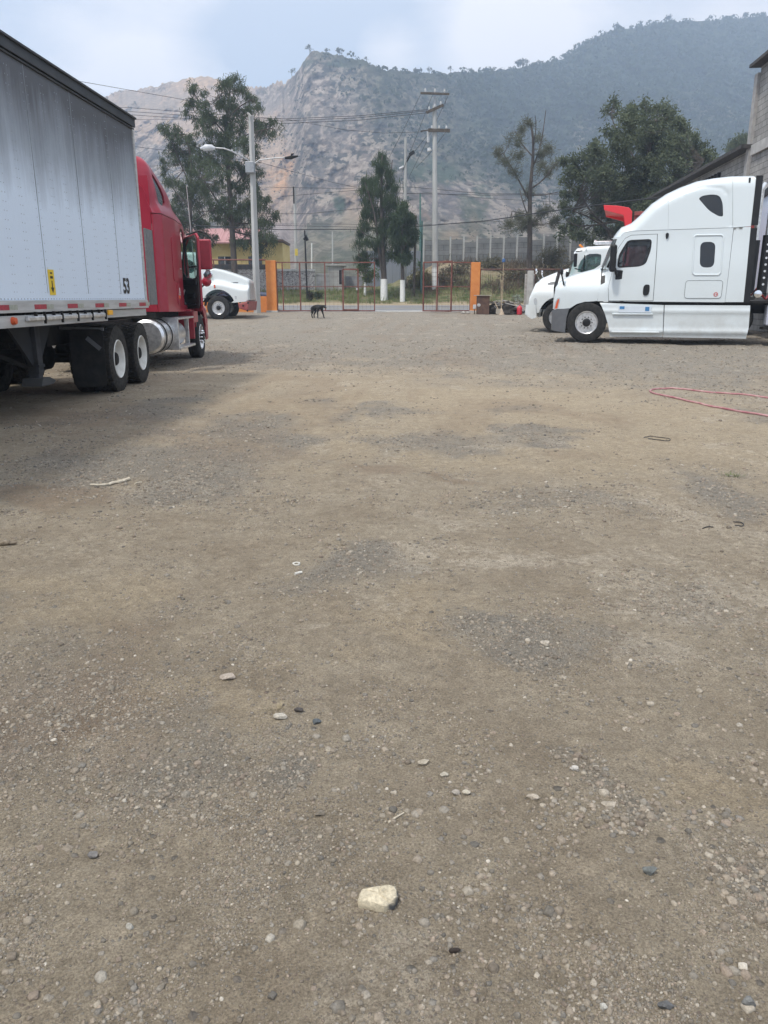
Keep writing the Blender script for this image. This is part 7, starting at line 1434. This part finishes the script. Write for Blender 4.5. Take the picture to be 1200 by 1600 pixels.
# ---- things by the gate
d_ = 39.6; cx = at(754, 492, d_); gzc = gz(cx.x, d_, False)
r_ = empty('crate', (cx.x, d_, gzc), R_(4), label='rusty brown metal box under a plank, beside the right orange post', cat='box'); MB().box((0, 0, .44), (.56, .5, .88)).build('box_shell', M('rusty_brown_sheet', (.085, .045, .032), .8, rgb2=(.14, .08, .055), vs=5), r_, bevel=.01); MB().box((-.03, 0, .90), (.78, .6, .03)).build('lid', M('pale_plank', (.40, .36, .30), .8), r_); MB().lathe([(.001, -.02), (.07, -.015), (.09, .03)], 12, 'y', (-.24, -.25, .44)).build('knob', porc, r_, True)
tag(MB().box((0, 0, 0), (.16, .12, .22)).build('white_can', porc, bevel=.03), 'small white can leaning at the left side of the brown box', 'can'); o = bpy.data.objects['white_can']; o.location = (cx.x - .42, d_ - .1, gzc + .35); MB().tube([(0, 0, -.35), (0, 0, -.1)], .025, 6).build('stake', woodp, o)
def scrap():
    rnd = random.Random(4); c = at(786, 490, 39.8); z = gz(c.x, 39.8, False); r = empty('scrap_heap', (c.x, 39.8, z), 0, label='dark heap of pipes, rods and rubbish beside the right orange post', cat='scrap heap'); V = []; F = []
    B, Fc = ico(3); P = B * [.72, .5, .5] * (1 + (vnoise(B[:, 0] * 4 + 5, B[:, 1] * 4 + B[:, 2] * 3, 5)[:, None] - .5) * .8); P[:, 2] = np.maximum(P[:, 2], -.02) + .02
    mknp('mound', P, Fc, M('black_rubbish', (.015, .014, .013), .9, rgb2=(.06, .05, .04), vs=14, bump=.6), r)
    rods = [M('bent_steel', (.22, .21, .2), .5, .6), rustdark, M('pale_rod', (.45, .43, .4), .7)]
    for k in range(26):
        a = rnd.uniform(0, 3.14); L_ = rnd.uniform(.4, 1.3); p = Vector((rnd.uniform(-.6, .6), rnd.uniform(-.35, .3), rnd.uniform(.25, .62))); q = Vector((math.cos(a), math.sin(a) * .5, rnd.uniform(-.35, .35))) * L_ / 2; MB().tube([p - q, p + Vector((0, 0, .04)), p + q], rnd.uniform(.01, .03), 6).build('pipe', rods[k % 3], r)
scrap()
def handle_tool(name, label, u0, v0, u1, v1, d, headf, hm):
    a, b = at(u0, v0, d), at(u1, v1, d - .2); b.z = gz(b.x, b.y, False); r = empty(name, b, 0, label=label, cat=name); MB().tube([a - b, Vector((0, 0, .28))], .017, 8).build('handle', M(name + '_handle', (.38, .28, .18), .7, rgb2=(.5, .4, .28)), r); headf(r, hm)
handle_tool('broom', 'broom with a pale bristle head leaning upright on the scrap heap', 783, 437, 783, 492, 39.3, lambda r, m: MB().lathe([(.02, .32), (.05, .28), (.10, .16), (.17, .0), (.001, .0)], 14, 'z', (0, 0, 0)).build('bristles', m, r, True), M('straw_bristles', (.42, .33, .24), .9, rgb2=(.55, .45, .34), vs=30))
handle_tool('shovel', 'short white handled shovel left of the broom', 773, 472, 778, 491, 39.2, lambda r, m: MB().prism([(-.1, .3), (.1, .3), (.11, .08), (0, 0), (-.11, .08)], -.01, .01).build('blade', m, r), M('dirty_blade', (.4, .36, .3), .6))
handle_tool('rake', 'reddish rod standing in the heap with a blue cap on top', 787, 404, 785, 470, 40.6, lambda r, m: MB().box((0, 0, .12), (.3, .04, .05)).build('head', m, r), rustdark)
p = at(787, 407, 40.6); tag(MB().lathe([(.001, .1), (.07, .08), (.09, 0), (.08, -.08)], 12, 'z', (0, 0, 0)).build('bottle', M('blue_plastic', (.05, .12, .28), .4), smooth=True), 'small blue bottle stuck on the reddish rod', 'bottle'); bpy.data.objects['bottle'].location = p
p = at(811.5, 491, 39.3); z = gz(p.x, 39.3, False); r_ = empty('gas_canister', (p.x, 39.3, z), 0, label='red canister standing at the right end of the scrap heap', cat='canister'); MB().lathe([(.001, 0), (.12, 0), (.13, .03), (.13, .32), (.10, .38), (.04, .42), (.03, .45), (.001, .45)], 20, 'z').build('tank', M('canister_red', (.55, .03, .05), .4), r_, True); MB().tube([(0, 0, .44), (.03, 0, .52), (-.06, 0, .55)], .02, 6).build('handle', black, r_)
for k, (u, v, s, lb) in enumerate(((724, 489, .10, 'white crumpled bag under the folded gate leaf'), (731, 490, .08, 'smaller whitish rubbish bit left of the right orange post'), (820, 491, .16, 'dark rubbish bag between the red canister and the tipper truck'))):
    p = at(u, v, 40.2); B, Fc = ico(2); P = B * [1.2, 1, .6] * s * (1 + (vnoise(B[:, 0] * 5 + k, B[:, 2] * 5 + 3, k)[:, None] - .5) * .8); o = mknp('rubbish', P, Fc, M('rubbish_%d' % k, (.5, .48, .44) if k < 2 else (.04, .04, .04), .7)); o.location = (p.x, 40.2, gz(p.x, 40.2, False) + s * .4); tag(o, lb, 'rubbish')
# dark blue car beyond the fence, mostly hidden
def car():
    p = at(372, 470, 45.5); z = gz(0, 45.5, False) + .004; r = empty('parked_car', (p.x, 45.5, z), 0, label='dark blue car on the road, showing between the white hooded truck and the street light', cat='car'); bl = paint('navy_paint', (.015, .03, .075), amt=.2)
    so = [(-2.1, .35), (-2.15, .8), (-2.0, .95), (-1.6, 1.02), (-1.0, 1.42), (.35, 1.45), (1.1, 1.0), (1.9, .86), (2.1, .65), (2.1, .35)]; B_ = Body(lambda x, z: .86 - .12 * sst(.95, 1.4, z), so[1:9], .12); B_.crown = .03
    wn = [(-1.35, 1.0), (-.95, 1.34), (.3, 1.37), (.85, 1.0)]; panel('body', B_, so[:9] + [(2.1, .35)] + [q for q in arc(1.35, .32, .36, 0, 180, 10)] + [q for q in arc(-1.3, .32, .36, 0, 180, 10)], bl, r, holes=[wn])
    for sg in (1, -1): panel('window', B_, wn, blackglass, r, side=sg, cap=False, off=-.01, fl=0)
    for x in (1.35, -1.3):
        for sg in (1, -1): o = wheel(r, x / 1, sg * .86, sg, 'alu_front'); o.scale = (.62, .7, .62); o.location.z = .313
    MB().lathe([(.001, .1), (.1, .05), (.12, 0)], 10, 'x', (2.0, -.6, .68)).build('headlight', lamp_lens, r); MB().lathe([(.001, .1), (.1, .05), (.12, 0)], 10, 'x', (2.0, .6, .68)).build('headlight', lamp_lens, r)
car()

# ---- the dog
def dog():
    p = at(496, 499, 37); z = gz(p.x, 37); root = bpy.data.meshes.new('dog'); J_ = {}; V = []; E_ = []; Rr = []
    def v(n, x, y, zz, r): J_[n] = len(V); V.append((x, y, zz)); Rr.append(r)
    def e(*ns):
        for a, b in zip(ns[:-1], ns[1:]): E_.append((J_[a], J_[b]))
    v('hip', -.24, 0, .47, .095); v('loin', -.08, 0, .48, .085); v('rib', .10, 0, .455, .115); v('chest', .22, 0, .46, .11); v('neck', .33, 0, .49, .065); v('neck2', .42, 0, .49, .055); v('skull', .50, 0, .48, .062); v('muz', .58, 0, .44, .033); v('nose', .63, 0, .42, .024)
    e('hip', 'loin', 'rib', 'chest', 'neck', 'neck2', 'skull', 'muz', 'nose')
    for s, dx, k in ((1, .05, 'l'), (-1, -.03, 'r')):
        v('sh' + k, .20, s * .075, .38, .055); v('el' + k, .18 + dx, s * .08, .27, .034); v('wr' + k, .21 + dx * 1.8, s * .08, .13, .023); v('pw' + k, .22 + dx * 2.2, s * .08, .03, .024); v('to' + k, .26 + dx * 2.2, s * .08, .02, .02); e('chest', 'sh' + k, 'el' + k, 'wr' + k, 'pw' + k, 'to' + k)
        d2 = -dx; v('th' + k, -.26, s * .07, .38, .07); v('kn' + k, -.20 + d2, s * .085, .27, .042); v('hk' + k, -.30 + d2 * 1.5, s * .085, .15, .024); v('ft' + k, -.27 + d2 * 1.8, s * .085, .03, .023); v('tt' + k, -.23 + d2 * 1.8, s * .085, .02, .02); e('hip', 'th' + k, 'kn' + k, 'hk' + k, 'ft' + k, 'tt' + k)
    v('t1', -.33, 0, .47, .03); v('t2', -.39, 0, .38, .02); v('t3', -.42, 0, .27, .016); v('t4', -.45, 0, .20, .01); e('hip', 't1', 't2', 't3', 't4')
    for s, k in ((1, 'l'), (-1, 'r')): v('ea' + k, .475, s * .05, .54, .02); v('eb' + k, .47, s * .075, .505, .012); e('skull', 'ea' + k, 'eb' + k)
    root.from_pydata(V, E_, []); o = bpy.data.objects.new('dog', root); COL.objects.link(o); sk = o.modifiers.new('skin', 'SKIN'); 
    for i, r in enumerate(Rr): root.skin_vertices[0].data[i].radius = (r, r)
    root.skin_vertices[0].data[0].use_root = True
    sk.use_smooth_shade = True; sb = o.modifiers.new('sub', 'SUBSURF'); sb.levels = 2; sb.render_levels = 2; dg = bpy.context.evaluated_depsgraph_get(); me = bpy.data.meshes.new_from_object(o.evaluated_get(dg)); bpy.data.objects.remove(o)
    me.materials.clear(); me.materials.append(M('black_fur', (.005, .005, .005), .8, rgb2=(.016, .015, .014), vs=20)); o = bpy.data.objects.new('dog', me); COL.objects.link(o); o.location = (p.x, 37, z); o.scale = (1.1, 1.35, 1.12); o.rotation_euler = (0, 0, R_(-48)); tag(o, 'thin black dog walking to the right with its head low, in front of the gate', 'dog')
    for s in (1, -1): m = MB(); m.lathe([(.001, .008), (.008, 0), (.001, -.008)], 8, 'y', (.525, s * .045, .50)); m.build('eye', M('dog_eye', (.05, .03, .02), .1), o)
dog()

# ---- haze
hm = bpy.data.materials.new('haze'); hm.use_nodes = True; hm.node_tree.nodes.clear(); ho_ = hm.node_tree.nodes.new('ShaderNodeOutputMaterial'); pv = hm.node_tree.nodes.new('ShaderNodeVolumePrincipled'); pv.inputs['Color'].default_value = (.66, .80, 1.0, 1); pv.inputs['Density'].default_value = .00095; pv.inputs['Anisotropy'].default_value = .2
hm.node_tree.links.new(pv.outputs[0], ho_.inputs['Volume'])
hz = MB().box((0, 540, 137.5), (3100, 1640, 285)).build('haze', hm); tag(hz, kind='stuff', label='pale bluish haze between the yard and the mountain', cat='haze')
hz.display_type = 'WIRE'
